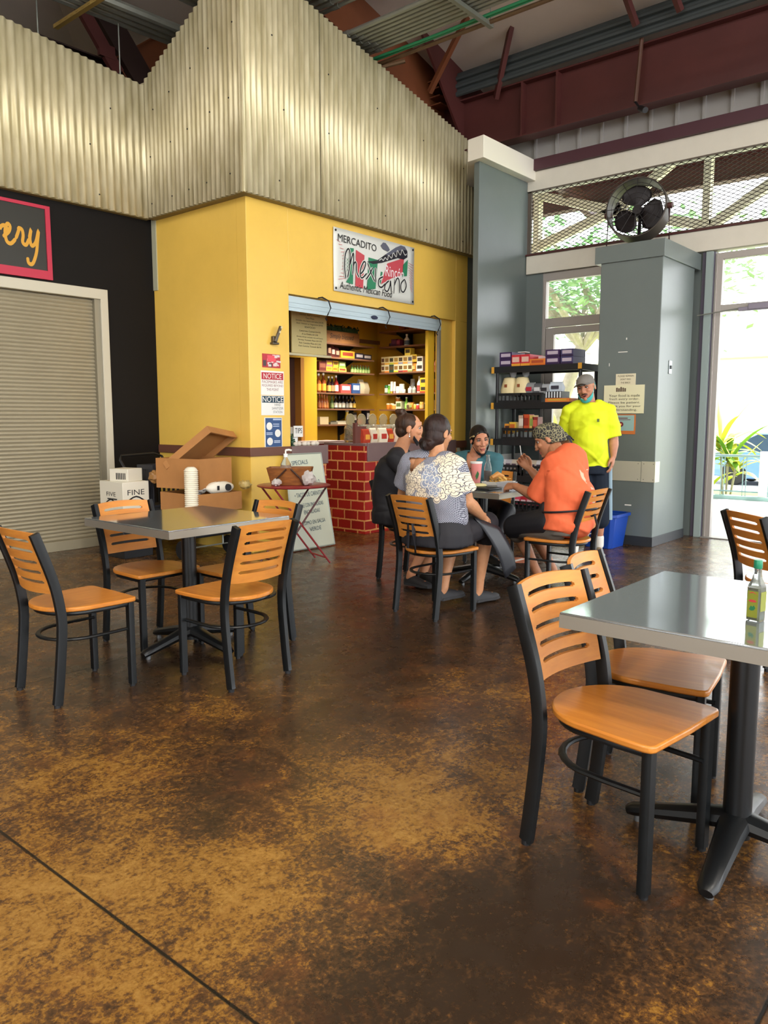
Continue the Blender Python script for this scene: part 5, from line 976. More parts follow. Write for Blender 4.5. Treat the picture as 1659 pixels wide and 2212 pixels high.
row('x',4,ZR[4],[(237,g_jar(.034,.085,'#c9782a','#e6d6b0'),'honey_jar','orange honey jar with cream lid','jar'),(305,g_jar(.034,.085,'#c9782a','#e6d6b0'),'honey_jar','amber honey jar with cream lid','jar'),(365,g_jar(.036,.07,'#cf8a35','#e0d2b0'),'honey_jar','low honey jar','jar',0,.06),(450,g_box(.1,.1,.11,'#c9c4a0','#5a6a3a'),'floral_tin','pale floral tin','tin'),(550,g_bottle(.026,.17,'#6fa83a','#9ccf60','#e8e6da',.5),'lotion_bottle','tall lime bottle with white cap','bottle'),(607,g_bag(.06,.1,'#a8946a','#5a4a35'),'spice_pack','brown spice pack','bag'),(655,g_bag(.055,.1,'#c98a3a','#8ca05a'),'spice_pack','orange and green spice pack','bag'),(700,g_jar(.024,.07,'#b8b04a','#d8cf80'),'spice_jar','yellow spice jar','jar'),(748,g_jar(.026,.07,'#c23a3a','#ece6da'),'spice_jar','red and white spice jar','jar'),(815,g_jar(.036,.1,'#c98f2f','#e6c060','#d8b070'),'honey_jar','golden honey jar with yellow lid','jar'),(885,g_jar(.028,.085,'#2f2620','#8a8070'),'spice_jar','dark spice jar','jar'),(975,g_box(.1,.1,.12,'#c9b08a','#a85a3a'),'snack_box','tan box with rust print','box')])
t=put('foil_tray',g_box(.22,.16,.08,'#9aa09c'),'grey foil tray behind the spice packs on the fifth right-wall shelf','tray','x',YP_(690),ZR[4],.27,GR_)
put('green_bag',g_bag(.12,.16,'#1f6a3a'),'dark green bag standing behind the golden honey jar','bag','x',YP_(860),ZR[4],.25,GR_)
put('honey_jar',g_jar(.034,.085,'#c9782a','#e6d6b0'),'honey jar stacked on the amber honey jar','jar','x',YP_(385),ZR[4]+.086,.12,GR_)
# goods along the counter
for i in range(7):
    x=6.78+.15*i; t=thing('candy_bag','%s red and white candy bag from the left along the counter top'%ORD[i],'bag',(x,6.02+.02*(i%2),1.03),.15*math.sin(i*2.1),'candy bags along the counter'); (g_bag(.13,.17,'#e2d6bc','#b3352a') if i%3 else g_bag(.12,.16,'#b3402a','#e0a040'))(t)
for i in range(6):
    x=6.85+.2*i; c=(x,6.28,1.03); t=thing('candy_jar','%s clear candy jar with tilted lid from the left behind the candy bags'%ORD[i],'jar',c,0,'clear candy jars on the counter'); m=MB(); m.lathe([(.085,0),(.095,.02),(.095,.17),(.08,.2),(.07,.205),(.066,.2),(.075,.17),(.088,.16),(.088,.03),(0,.02)],n=22); m.build('glass',mat('jar glass','#efe9d2',.05,trans=.8,ior=1.15),t,local=True)
    m=MB(); rr=random.Random(i)
    for k in range(26): a=rr.random()*6.28; r_=.07*rr.random()**.5; m.sph((r_*math.cos(a),r_*math.sin(a),.035+.1*rr.random()),(.018,.012,.012),6,5,Matrix.Rotation(rr.random()*6,3,'Z'))
    m.build('candies',pm(('#d8c48a','#c9b890','#d6d0b0')[i%3]),t,local=True)
    m=MB(); m.tube([(.07*math.cos(a),.03+.0*a,.26+.07*math.sin(a)) for a in [2*PI*k/24 for k in range(24)]],.008,n=6,closed=True); m.cyl((0,.028,.26),(0,.032,.26),.066,n=24); m.build('lid',mat('clear lid','#d8cba0',.15,trans=.6,ior=1.1),t,local=True)
# ------------------------------------------------------------------ black utility shelf
SX0,SX1,SY0,SY1=8.05,8.5,3.965,5.09; TZ=[1.914,1.495,1.067,.643,.22]
t=thing('utility_shelf','black plastic five-tier utility shelf of snacks by the glass door','shelf',(8.27,4.53,0))
for z in TZ:
    m=MB(); m.bb((SX0,SY0,z-.02),(SX1,SY1,z)); m.bb((SX0,SY0,z-.072),(SX0+.02,SY1,z-.02)); m.bb((SX1-.02,SY0,z-.072),(SX1,SY1,z-.02)); m.bb((SX0,SY0,z-.072),(SX1,SY0+.02,z-.02)); m.bb((SX0,SY1-.02,z-.072),(SX1,SY1,z-.02)); d=m.build('deck',BLACKP,t)
    if z>1:
        m=MB(); m.bb((SX0-.006,SY1-.0,z-.075),(SX0+.02,SY1+.035,z+.0)); m.build('tag',mat('shelf tag amber','#d39a35',.5),d)
        m=MB(); m.bb((SX0-.006,SY0-.0,z-.06),(SX0-.001,SY0+.045,z+.004)); m.build('tag',mat('shelf tag amber','#d39a35'),d)
for x in (SX0+.03,SX1-.03):
    for y in (SY0+.03,SY1-.03): m=MB(); m.cyl((x,y,0),(x,y,1.9),.02,n=12); m.build('post',BLACKP,t)
def US(px): return 5.09-(px-1068)/190*1.125
def ugood(kind,label,cat,px,z,f,off=.12,grp='snacks on the black utility shelf'): 
    t=thing(kind,label,cat,(SX0+off,US(px),z),-PI/2,grp); f(t); return t
PU='#3a2350'
for i,(px,lv,w) in enumerate(((1092,0,.165),(1092,1,.165),(1195,0,.175),(1195,1,.175),(1225,0,.15),(1225,1,.15))):
    ugood('snack_box','%s purple snack box of the %s pair on the top deck'%(('lower','upper')[lv],('left','middle','right')[i//2]),'box',px,TZ[0]+.084*lv,g_box(w,.3,.082,PU if i<4 else '#3f3a62','#b5a8b8','#2c1b40'),.17)
for i in range(2): ugood('snack_box','red and yellow snack box on the top deck, %s of two'%('left','right')[i],'box',1115+21*i,TZ[0],g_box(.118,.3,.13,'#c02f3a','#d8b0a0','#d89a35'),.17)
ugood('snack_box','orange snack box on the top deck beside the purple boxes','box',1163,TZ[0],g_box(.2,.12,.072,'#d37a32','#a84a2a','#c9641f'),.08)
ugood('snack_box','long pink white carton behind the orange snack box','box',1156,TZ[0],g_box(.26,.16,.115,'#e6cfcf','#d8a8ac'),.30)
ugood('snack_box','flat white carton lying across the left boxes of the top deck','box',1115,TZ[0]+.166,g_box(.1,.1,.008,'#e9e4de'),.2)
def g_crate(w,d,h):
    def f(t):
        m=MB(); m.bb((-w/2,-d/2,0),(w/2,d/2,.01)); n=int(w/.05)
        for s in (-1,1):
            m.bb((-w/2,s*d/2-.004,h-.03),(w/2,s*d/2+.004,h)); m.bb((-w/2,s*d/2-.004,0),(w/2,s*d/2+.004,.025)); m.bb((s*w/2-.004,-d/2,0),(s*w/2+.004,d/2,h))
            for k in range(n+1): x=-w/2+w*k/n; m.bb((x-.008,s*d/2-.004,0),(x+.008,s*d/2+.004,h))
        m.build('crate_body',BLACKP,t,local=True,smooth=0)
    return f
for i,(px,z,w,h,l) in enumerate(((1124,TZ[1],.56,.11,'long black crate on the second deck holding round tostada packs'),(1108,TZ[2],.24,.13,'left black crate on the third deck'),(1146,TZ[2],.24,.13,'right black crate on the third deck behind the bent man'),(1105,TZ[3],.4,.12,'black crate of white bags on the fourth deck'),(1150,TZ[3],.32,.12,'black crate on the fourth deck behind the orange shirt'),(1124,TZ[4],.6,.12,'black crate of red and pink packs on the bottom deck'))): ugood('crate',l,'crate',px,z,g_crate(w,.36,h),.2)
def tostada(label,px):
    t=thing('tostada_pack',label,'bag',(SX0+.14,US(px),TZ[1]+.1),-PI/2,'tostada packs in the second-deck crate'); m=MB(); m.lathe([(.08,.0),(.115,.01),(.118,.05),(.075,.19),(.05,.2),(0,.2)],n=22); m.v=[(v[0]*1.0,v[1]*.7,v[2]) for v in m.v]; m.build('tostadas',mat('tostada cream','#e0cf9f',.6),t,local=True)
    m=MB(); m.sph((0,0,0),1,12,8); m.v=[(.045+v[0]*.045*(1+.5*v[2]),v[1]*.03,.235+v[2]*.06+.012*noise.noise(V(v)*3+V((px,0,0)))) for v in m.v]; m.build('bag_knot',mat('clear wrap','#e2e6ea',.15,trans=.6,ior=1.05),t,local=True); m=MB(); m.bb((-.02,-.088,.08),(.01,-.076,.115)); m.build('label',mat('tostada label','#8a4a2a',.5),t,local=True)
tostada('left cream tostada pack in a knotted clear bag',1090); tostada('right cream tostada pack in a knotted clear bag',1119)
for i,(px,c,c2,l) in enumerate(((1140,'#8a8d90','#b02a3a','silver and red snack bag right of the tostada packs'),(1158,'#5f6064','#c9c9cc','grey snack bag in the second-deck crate'),(1173,'#a5a8ac','#2a2a30','silver snack bag at the right end of the crate'),)): ugood('snack_bag',l,'bag',px,TZ[1]+.1,g_bag(.12,.13-.01*i,c,c2),.12)
ugood('bread_pack','white wrapped pack above the striped box on the second deck','bag',1195,TZ[1]+.12,g_bag(.16,.11,'#cfdbe8','#3a3a4a'),.14)
t=ugood('striped_box','black and white striped box above the orange flat box','box',1195,TZ[1]+.045,g_box(.2,.2,.075,'#1f2126'),.16); m=MB()
for k in range(6): m.bb((-.095+.035*k,-.1015,.005),(-.08+.035*k,-.1003,.07))
m.build('stripes',pm('#d2dce2'),t,local=True)
ugood('flat_box','flat orange box on the second deck behind the standing man','box',1208,TZ[1],g_box(.3,.3,.042,'#d87a35','#c9a03a'),.16)
for i,(px,dz,w,h,c,c2,l) in enumerate(((1093,.06,.07,.12,'#d8902f','#4a2a1f','orange snack box at the left in the third-deck crates'),(1105,.08,.085,.12,'#dcb43a','#c4642a','yellow snack box with a question shape in the third-deck crates'),(1125,.09,.07,.19,'#b8a08a','#d8d0c4','tan box standing in the right third-deck crate'),(1136,.09,.08,.2,'#c4502a','#8c3020','tall orange red box in the right third-deck crate'),(1148,.09,.05,.19,'#d2b060','#8a9a4a','golden narrow box in the right third-deck crate'),(1156,.09,.07,.17,'#8a2f2a','#c9604a','dark red box in the right third-deck crate'))): ugood('snack_box',l,'box',px,TZ[2]+dz,g_box(w,.12,h,c,c2),.13)
for i in range(7): ugood('snack_bag','%s white snack bag from the left in the fourth-deck crates'%ORD[i],'bag',1080+14*i,TZ[3]+.06,g_bag(.09,.12,('#d2d0d4','#b9b5bc','#c4b8a8')[i%3],'#5a4a5a'),.14,'white snack bags on the fourth deck')
for i in range(7): ugood('snack_bag','%s red or pink pack from the left in the bottom-deck crate'%ORD[i],'bag',1075+14*i,TZ[4]+.07,g_bag(.1,.1,('#c9405a','#b32a35','#d8788a')[i%3],'#e0c0c8'),.14,'red and pink packs on the bottom deck')
# ------------------------------------------------------------------ food on the group's table
t=thing('takeaway_cup','tall foam cup of pink drink with green print on the group table','cup',(5.7,3.77,.76)); m=MB(); m.lathe([(.036,0),(.05,.17),(.053,.172),(.053,.182),(.047,.182),(.034,.01),(0,.008)],(5.7,3.77,.76),24); m.build('cup',mat('pink cup','#e08a85',.45),t); m=MB(); m.lathe([(.0505,.165),(.0535,.172),(.0535,.183),(.05,.183)],(5.7,3.77,.76),24); m.build('rim',WHP,t)
m=MB(); m.prism([(0,0),(.012,.02),(.02,.05),(.008,.075),(-.004,.05),(-.012,.03)],.001,(5.655,3.735,.79),rtv,ZU); m.build('green_print',mat('cup print green','#2f6a35',.5),t)
t=thing('soda_bottle','clear glass bottle half full of brown soda on the group table','bottle',(5.62,3.60,.76)); c=(5.62,3.60,.76); m=MB(); m.lathe([(.03,0),(.033,.008),(.033,.12),(.03,.15),(.018,.19),(.014,.235),(.016,.238),(.016,.25),(.012,.25),(.012,.2),(.028,.145),(.03,.01),(0,.008)],c,22); m.build('glass',mat('bottle clear glass','#f2f6f6',.03,trans=.92,ior=1.2),t); m=MB(); m.lathe([(.0285,.01),(.0295,.012),(.0295,.115),(0,.115)],c,20); m.build('soda',mat('brown soda','#8a3f1c',.2),t)
t=thing('food_tray','paper tray with chips and a taco on the group table','tray',(5.630,3.480,.76)); m=MB(); m.loft([[(5.530,3.410,.762),(5.730,3.410,.762),(5.730,3.590,.762),(5.530,3.590,.762)],[(5.520,3.400,.79),(5.740,3.400,.79),(5.740,3.600,.79),(5.520,3.600,.79)],[(5.525,3.405,.79),(5.735,3.405,.79),(5.735,3.595,.79),(5.525,3.595,.79)],[(5.535,3.415,.766),(5.725,3.415,.766),(5.725,3.585,.766),(5.535,3.585,.766)]]); m.build('tray',PAPER,t); m=MB(); rr=random.Random(2)
for k in range(26): p=(5.57+.13*rr.random(),3.44+.12*rr.random(),.775+.05*rr.random()); m.box(p,(.035,.03,.004),Matrix.Rotation(rr.random()*1.2,3,'X')@Matrix.Rotation(rr.random()*6,3,'Z'))
m.build('chips',mat('tortilla chips','#d2a552',.6),t,smooth=0); m=MB(); m.tube([(5.570,3.530,.82),(5.630,3.510,.845),(5.690,3.490,.825)],[.018,.028,.016],n=8); m.build('taco',mat('taco shell','#c98f4d',.6),t)
t=thing('food_tray','black tray with yellow wrappers at the near left of the group table','tray',(5.240,3.450,.76)); m=MB(); m.bb((5.130,3.270,.76),(5.320,3.530,.775)); m.build('tray',BLACKP,t,bevel=.006); m=MB(); m.sph((5.230,3.430,.785),(.07,.06,.018),10,6); m.build('wrapper',mat('pale yellow wrapper','#d8cd94',.6),t)
t=thing('napkin_box','white paper boat at the middle of the group table','box',(5.520,3.350,.76)); m=MB(); m.loft([[(5.440,3.290,.76),(5.560,3.290,.76),(5.560,3.390,.76),(5.440,3.390,.76)],[(5.430,3.280,.8),(5.570,3.280,.8),(5.570,3.400,.8),(5.430,3.400,.8)]]); m.build('boat',mat('grey white paper','#c9cbd2',.5),t)
# ------------------------------------------------------------------ people
JN={'A':dict(pel=(4.203,3.083,.634),wai=(4.202,3.084,.759),che=(4.199,3.087,.929),nek=(4.217,3.098,1.066),head=(4.26,3.124,1.215),sl=(4.166,3.281,1.003),el=(4.212,3.381,.798),wl=(4.657,3.398,.778),sr=(4.251,2.902,1.014),er=(4.376,2.847,.783),wr=(4.5,2.917,.641),hr=(4.549,2.952,.575),hpl=(4.183,3.184,.612),hpr=(4.263,3.012,.619),kl=(4.629,3.23,.569),kr=(4.672,2.993,.578),al=(4.41,3.178,.135),ar=(4.636,3.035,.093),tl=(4.657,3.242,.001),tr=(4.831,3.052,-.005)),
'C':dict(pel=(4.896,4.06,.546),wai=(4.895,4.06,.709),che=(4.884,4.027,.881),nek=(4.89,3.974,1.04),head=(4.9,3.869,1.233),sr=(4.745,3.898,1.003),er=(4.768,3.731,.844),wr=(4.871,3.532,.79),sl=(5.054,4.058,.994),el=(5.137,3.914,.835),wl=(5.126,3.694,.779),hpr=(4.851,3.989,.548),hpl=(4.992,4.086,.535),kr=(4.881,3.55,.573),kl=(5.058,3.62,.565),ar=(4.763,3.737,.115),al=(4.948,3.75,.108),tr=(4.754,3.593,.055),tl=(4.899,3.576,.071)),
'E':dict(pel=(5.153,2.609,.596),wai=(5.169,2.621,.745),che=(5.222,2.683,.907),nek=(5.273,2.777,1.047),head=(5.328,2.883,1.154),sl=(5.112,2.72,.961),el=(5.118,2.837,.738),wl=(5.161,3.064,.805),hl=(5.185,3.16,.826),sr=(5.446,2.82,.976),er=(5.522,2.994,.777),wr=(5.477,3.124,.92),hr=(5.46,3.221,.998),hpl=(5.125,2.642,.589),hpr=(5.287,2.699,.575),kl=(5.148,3.049,.496),kr=(5.429,3.057,.472),al=(5.32,2.923,.157),ar=(5.599,2.903,.133),tl=(5.427,2.843,.078),tr=(5.666,2.838,.078)),
'G':dict(pel=(5.889,3.907,.466),wai=(5.879,3.919,.646),che=(5.853,3.919,.814),nek=(5.84,3.903,.981),head=(5.811,3.813,1.131),sr=(5.838,4.061,.926),er=(5.777,4.086,.685),wr=(5.638,3.863,.627),sl=(5.867,3.778,.927),el=(5.841,3.7,.703),wl=(5.671,3.67,.637),hpr=(5.887,3.956,.454),hpl=(5.907,3.855,.46),kr=(5.621,3.496,.484),kl=(5.63,3.408,.545),ar=(5.616,3.579,.17),al=(5.377,3.398,.311),tr=(5.582,3.465,.109),tl=(5.348,3.278,.259)),
'M':dict(pel=(6.994,3.343,.845),wai=(6.979,3.361,1.044),che=(6.986,3.353,1.263),nek=(6.982,3.358,1.468),head=(6.925,3.363,1.597),sl=(7.07,3.191,1.385),el=(7.105,3.151,1.111),wl=(7.067,3.133,.951),hl=(7.044,3.129,.882),sr=(6.916,3.528,1.382),er=(7.002,3.613,1.105),wr=(7.192,3.574,.941),hr=(7.231,3.528,.918),hpl=(7.033,3.266,.824),hpr=(6.909,3.382,.825),kl=(7.075,3.248,.421),kr=(6.675,3.287,.441),al=(7.087,3.265,.07),ar=(6.654,3.312,.076),tl=(7.051,3.152,.032),tr=(6.436,3.229,.054)),
}

def fix(k,**kw): JN[k].update(kw)
fix('A',pel=(4.21,3.09,.565),wl=(4.56,3.30,.78),hpl=(4.26,3.19,.54),hpr=(4.26,3.0,.54),wai=(4.2,3.09,.74),al=(4.41,3.178,.13),tl=(4.55,3.16,.03),ar=(4.63,3.03,.1),tr=(4.79,3.0,.028))
fix('E',pel=(5.16,2.63,.555),hpl=(5.08,2.68,.53),hpr=(5.25,2.68,.53),kl=(5.145,3.04,.5),kr=(5.40,3.06,.49),al=(5.30,2.93,.13),tl=(5.42,3.05,.03),ar=(5.55,2.93,.12),tr=(5.66,3.04,.03))
fix('C',pel=(4.91,4.04,.55),al=(4.948,3.76,.1),ar=(4.763,3.745,.1),tl=(4.93,3.6,.03),tr=(4.76,3.585,.03),hpl=(5.0,4.0,.53),hpr=(4.82,4.0,.53))
fix('G',pel=(5.95,3.95,.55),hpl=(5.92,3.85,.54),hpr=(5.97,4.02,.54),kr=(5.63,3.62,.50))
fix('G',sl=(5.93,3.71,.95),sr=(5.86,4.06,.955),nek=(5.86,3.885,.99))
BPRINT=(5.217,2.5,.82)
fix('A',sr=(4.22,2.955,.99),er=(4.29,2.90,.765),che=(4.2,3.09,.905))
fix('M',pel=(7.0,3.343,.93),hpl=(7.03,3.26,.9),hpr=(6.98,3.42,.9),kl=(7.06,3.25,.47),kr=(6.72,3.30,.48),al=(7.1,3.26,.09),ar=(6.66,3.31,.09),tl=(6.97,3.19,.03),tr=(6.51,3.255,.03),wai=(6.99,3.34,1.06))
JN={k:{n:V(p) for n,p in d.items()} for k,d in JN.items()}
def remesh(m,name,mats,parent,vox,sm=3,wr=0):
    o=m.build('tmp',mats if isinstance(mats,(list,tuple)) else [mats],None,smooth=0)
    r=o.modifiers.new('r','REMESH'); r.mode='VOXEL'; r.voxel_size=vox; r.use_smooth_shade=True
    if sm: s=o.modifiers.new('s','SMOOTH'); s.factor=.5; s.iterations=sm
    dg=bpy.context.evaluated_depsgraph_get(); me=bpy.data.meshes.new_from_object(o.evaluated_get(dg)); old=o.data; bpy.data.objects.remove(o); bpy.data.meshes.remove(old)
    b=absloc(parent); me.transform(Matrix.Translation(-b)); me.name=name
    n=bpy.data.objects.new(name,me); COL.objects.link(n); n.parent=parent
    me.materials.clear()
    for q in (mats if isinstance(mats,(list,tuple)) else [mats]): me.materials.append(q)
    me.polygons.foreach_set('use_smooth',[True]*len(me.polygons))
    if wr:
        for v in me.vertices:
            p=v.co; q=V((p.x*6+p.z*5,p.y*6-p.z*4,p.z*5)); w=noise.noise(q)+.5*noise.noise(q*2.1+V((7,1,3))); r=1-abs(noise.noise(q*.8+V((3,9,2))))*2; v.co=p+v.normal*wr*(w*.7+max(0,r-.55)*1.6)
    return n
def limb(m,pts,flat=0):
    """tapered round limb through (point, radius) stations"""
    P=[V(p) for p,_ in pts]; R=[r for _,r in pts]; Q=[];S=[]
    for i in range(len(P)-1):
        for k in range(4): t=k/4; Q.append(P[i].lerp(P[i+1],t)); S.append(R[i]+(R[i+1]-R[i])*t)
    Q.append(P[-1]); S.append(R[-1]); m.tube(Q,S,n=14)
    for p,r in list(zip(P,R))[:len(P)-flat]: m.sph(p,r*.99,14,10)
def ring(c,L,Fd,a,b,n=24,e=.85): return [V(c)+L*a*(abs(math.cos(t))**e*(1 if math.cos(t)>0 else -1))+Fd*b*(abs(math.sin(t))**e*(1 if math.sin(t)>0 else -1)) for t in [2*PI*k/n for k in range(n)]]
def torso(m,st_):
    """st_: list of (centre, left vector, half width, half depth front, shift along forward)"""
    cs=[V(s[0]) for s in st_]; rings=[]
    for i,(c,L,a,b) in enumerate(st_):
        t=(cs[min(i+1,len(cs)-1)]-cs[max(i-1,0)]).normalized(); L=(L-t*L.dot(t)).normalized(); Fd=L.cross(t).normalized(); rings.append(ring(c,L,Fd,a,b))
    # refine
    out=[]
    for i in range(len(rings)-1):
        for k in range(3): out.append([p.lerp(q,k/3) for p,q in zip(rings[i],rings[i+1])])
    out.append(rings[-1]); m.loft(out)
def xf(m,sub,M): m.add([M@V(v) for v in sub.v],sub.f)
def headmb(w=1.0,jaw=1.0,nose=1.0):
    m=MB(); m.sph((-.014,0,.032),(.094,.076*w,.086),20,14)
    def el(z,cx,rx_,ry_,n=20): return [(cx+rx_*math.cos(2*PI*k/n),ry_*math.sin(2*PI*k/n),z) for k in range(n)]
    m.loft([el(.06,.008,.08,.066*w),el(.02,.012,.08,.068*w),el(-.02,.014,.078,.066*w*jaw),el(-.055,.022,.068,.058*w*jaw),el(-.085,.032,.054,.045*w*jaw),el(-.105,.044,.038,.031*w*jaw),el(-.116,.05,.024,.018*w)])
    m.tube([(.084,0,.022),(.094,0,.004),(.105*nose+.0,0,-.018),(.112*nose,0,-.032),(.1,0,-.042)],[.009,.0095,.012,.0135,.01],n=10)
    for s in (1,-1):
        m.sph((.096,.014*s,-.035),(.011,.009,.008),10,7); m.sph((.062,.036*s*w,-.022),(.028,.026,.024),12,8); m.sph((.072,.03*s,.031),(.018,.022,.009),12,7)
        R_=Matrix.Rotation(.25,3,'Y'); m.sph((-.012,.078*s*w,-.004),(.02,.009,.033),12,9,R_); m.sph((-.008,.083*s*w,-.022),(.011,.007,.014),10,7)
    m.sph((.088,0,-.064),(.013,.025,.0065),12,7); m.sph((.086,0,-.076),(.013,.021,.0075),12,7); m.sph((.074,0,-.1),(.02,.022,.016),12,8)
    return m
def handmb(side,curl=.5,thumb=.5,spread=1.,scale=1.):
    """right hand: fingers +X, back of hand +Z, thumb on +Y (mirrored for left)"""
    m=MB()
    m.loft([[(x,a*math.cos(t),b*math.sin(t)+z) for t in [2*PI*k/14 for k in range(14)]] for x,a,b,z in ((-.03,.027,.02,0),(0,.028,.019,0),(.03,.035,.018,0),(.06,.04,.016,0),(.09,.04,.012,-.002))])
    for y,L_,r in ((-.033,.058,.0078),(-.0115,.071,.0086),(.011,.077,.0088),(.033,.07,.0084)):
        p=V((.075,y,0)); a=0; pts=[(p,r*1.12)]; 
        for k,f in enumerate((.45,.32,.23)):
            a+=curl*(.75,1.0,.7)[k]; d=V((math.cos(a),.06*spread*y/.03,-math.sin(a))); p=p+d*(L_*f+(.018 if k==0 else 0)); pts.append((p,r*(1,.92,.78)[k]))
        limb(m,pts)
    t0=V((.012,.024,-.006)); t1=t0+V((.034,.028*(1-.4*thumb),-.01-.012*thumb)); t2=t1+V((.03,.012*(1-1.4*thumb),-.012*thumb-.004)); t3=t2+V((.022,-.012*thumb,-.008*thumb)); limb(m,[(t0,.015),(t1,.0125),(t2,.0105),(t3,.0085)])
    s=-1 if side=='l' else 1; m.v=[(v[0]*scale,v[1]*s*scale,v[2]*scale) for v in m.v]; return m
def frame(o,x,z):
    x=V(x).normalized(); z=V(z); z=(z-x*z.dot(x)).normalized(); y=z.cross(x); M=Matrix((x,y,z)).transposed().to_4x4(); M.translation=V(o); return M
def skin(name,c,c2): return mat(name,c,.5,var=0,hex2=c2,vs=9,bump=.04,bs=120,sss=.12,spec=.4)
LIP=mat('lip','#9a544a',.45); EYEW=mat('eye white','#b9aea6',.25); IRIS=mat('dark iris','#1e120c',.15)
def hairmat(n,c1,c2): return mat(n,c1,.42,hex2=c2,vs=16,stretch=(1,1,.25),bump=.6,bs=50,spec=.25)
def cloth(n,c,var=.06,bump=.3,**k): return mat(n,c,.8,var=var,vs=4,bump=bump,bs=14,spec=.2,**k)
def figure(label,J,sk,brow,B,hands,hf,hup=(0,0,1),lipc=LIP,mouth=0,headk={},stache=None):
    t=thing('person',label,'person',(J['pel'].x,J['pel'].y,0),0,None); m=MB()
    L=(J['sl']-J['sr']).normalized(); Lp=(J['hpl']-J['hpr']).normalized(); k=B
    torso(m,[(J['pel']-(J['wai']-J['pel'])*.35,Lp,.13*k,.1*k),(J['pel'],Lp,.165*k,.115*k),(J['wai'],Lp.lerp(L,.5),.145*k,.11*k),(J['che'],L,.16*k,.115*k),(J['che'].lerp(J['nek'],.6),L,.155*k,.095*k),(J['nek'],L,.07,.06)])
    HM=frame(J['head'],hf,hup); base=HM@V((-.025,0,-.06))
    limb(m,[(J['nek']-(J['nek']-J['che']).normalized()*.05,.07),(J['nek'].lerp(base,.4),.056),(base,.054)])
    xf(m,headmb(**headk),HM)
    for s in 'lr':
        limb(m,[(J['s'+s].lerp(J['nek'],.45),.055*k),(J['s'+s],.056*k),(J['s'+s].lerp(J['e'+s],.4),.05*k),(J['e'+s],.04*k),(J['e'+s].lerp(J['w'+s],.3),.042*k),(J['w'+s],.026)])
        x,z,cu,th_=hands[s]; xf(m,handmb(s,cu,th_),frame(J['w'+s],x,z))
        limb(m,[(J['hp'+s],.085*k),(J['hp'+s].lerp(J['k'+s],.5),.078*k),(J['k'+s],.056),(J['k'+s].lerp(J['a'+s],.3),.054),(J['a'+s].lerp(J['k'+s],.15),.034),(J['a'+s],.036)])
        d=(J['t'+s]-J['a'+s]); d=V((d.x,d.y,0)).normalized(); g=J['a'+s]-V((0,0,.055)); limb(m,[(J['a'+s],.036),(g-d*.03,.026)]); limb(m,[(g-d*.03,.026),(g+d*.07,.027),(g+d*.14,.02)])
    ob=remesh(m,'body',[sk,lipc,brow,mat('mouth dark','#3a1815',.6)],t,.0052,2)
    Mi=HM.inverted(); o=absloc(t); me=ob.data; R3_=HM.to_3x3(); co=[0.]*(3*len(me.vertices)); me.vertices.foreach_get('co',co)
    for i in range(len(me.vertices)):
        p=V(co[3*i:3*i+3])+o
        if (p-J['head']).length>.17: continue
        q=Mi@p; dx=0
        for s in (1,-1):
            g=((q.y-.032*s)/.019)**2+((q.z-.008)/.0125)**2
            if g<2.2 and q.x>.03: dx-=.013*math.exp(-g*1.1)
        if abs(q.z+.0705)<.006 and abs(q.y)<.026 and q.x>.06: dx-=.004
        if mouth and q.x>.06: 
            g=(q.y/.017)**2+((q.z+.071)/.008)**2
            if g<2: dx-=.012*math.exp(-g)
        if dx: p=p+R3_@V((dx,0,0))-o; co[3*i:3*i+3]=p[:]
    me.vertices.foreach_set('co',co); me.update()
    for pl in me.polygons:
        p=pl.center+o
        if (p-J['head']).length>.17: continue
        q=Mi@p
        if q.x>.055:
            if (q.y/.026)**2+((q.z+.07)/(.0125 if mouth else .0105))**2<1: pl.material_index=1
            if mouth and (q.y/.015)**2+((q.z+.071)/.006)**2<1: pl.material_index=3
            for s in (1,-1):
                pass
            if stache and abs(q.y)<.03 and abs(q.z+.052+.12*abs(q.y)-.0)<.0055: pl.material_index=2
    for s in (1,-1):
        e=MB(); e.sph((.0695,.032*s,.0065),.0115,12,10); e.m=1; e.sph((.0758,.0315*s,.0055),(.0058,.0062,.0062),10,8); e.v=[HM@V(v) for v in e.v]; e.build('eye',[EYEW,IRIS],t)
        e=MB(); e.tube([(.0785,.016*s,.0075),(.0825,.026*s,.0125),(.081,.038*s,.0125),(.0735,.048*s,.0075)],.0034,n=6); e.v=[HM@V(v) for v in e.v]; e.build('eyelash',brow,t); e=MB(); e.tube([(.0885,.015*s,.026),(.0885,.027*s,.0325),(.0835,.04*s,.0315),(.0745,.05*s,.024)],[.0025,.0042,.0038,.0015],ry=[.003,.0035,.003,.0015],n=6); e.v=[HM@V(v) for v in e.v]; e.build('eyebrow',brow,t)
    return t,HM,L,Lp
def shirt(t,J,L,Lp,mt_,k,hem,slv,nm='shirt',extra=None,neck=.072,vox=.009,sm=3,collar=.93,wr=.008,sr=1.):
    m=MB(); pel,wai,che,nek=J['pel'],J['wai'],J['che'],J['nek']; lo=pel+(pel-wai).normalized()*hem
    torso(m,[(lo,Lp,.185*k,.135*k),(pel,Lp,.185*k,.135*k),(wai,Lp.lerp(L,.5),.172*k,.138*k),(che,L,.185*k,.14*k),(che.lerp(nek,.55),L,.18*k,.118*k),(che.lerp(nek,collar),L,neck+.012,neck)])
    for s in 'lr':
        S,E=J['s'+s],J['e'+s]; limb(m,[(S.lerp(nek,.5),.066*k),(S,.07*k),(S.lerp(E,slv*.6),.067*k*sr),(S.lerp(E,slv),.07*k*sr)],1)
    if extra: extra(m)
    return remesh(m,nm,mt_,t,vox,sm,wr)
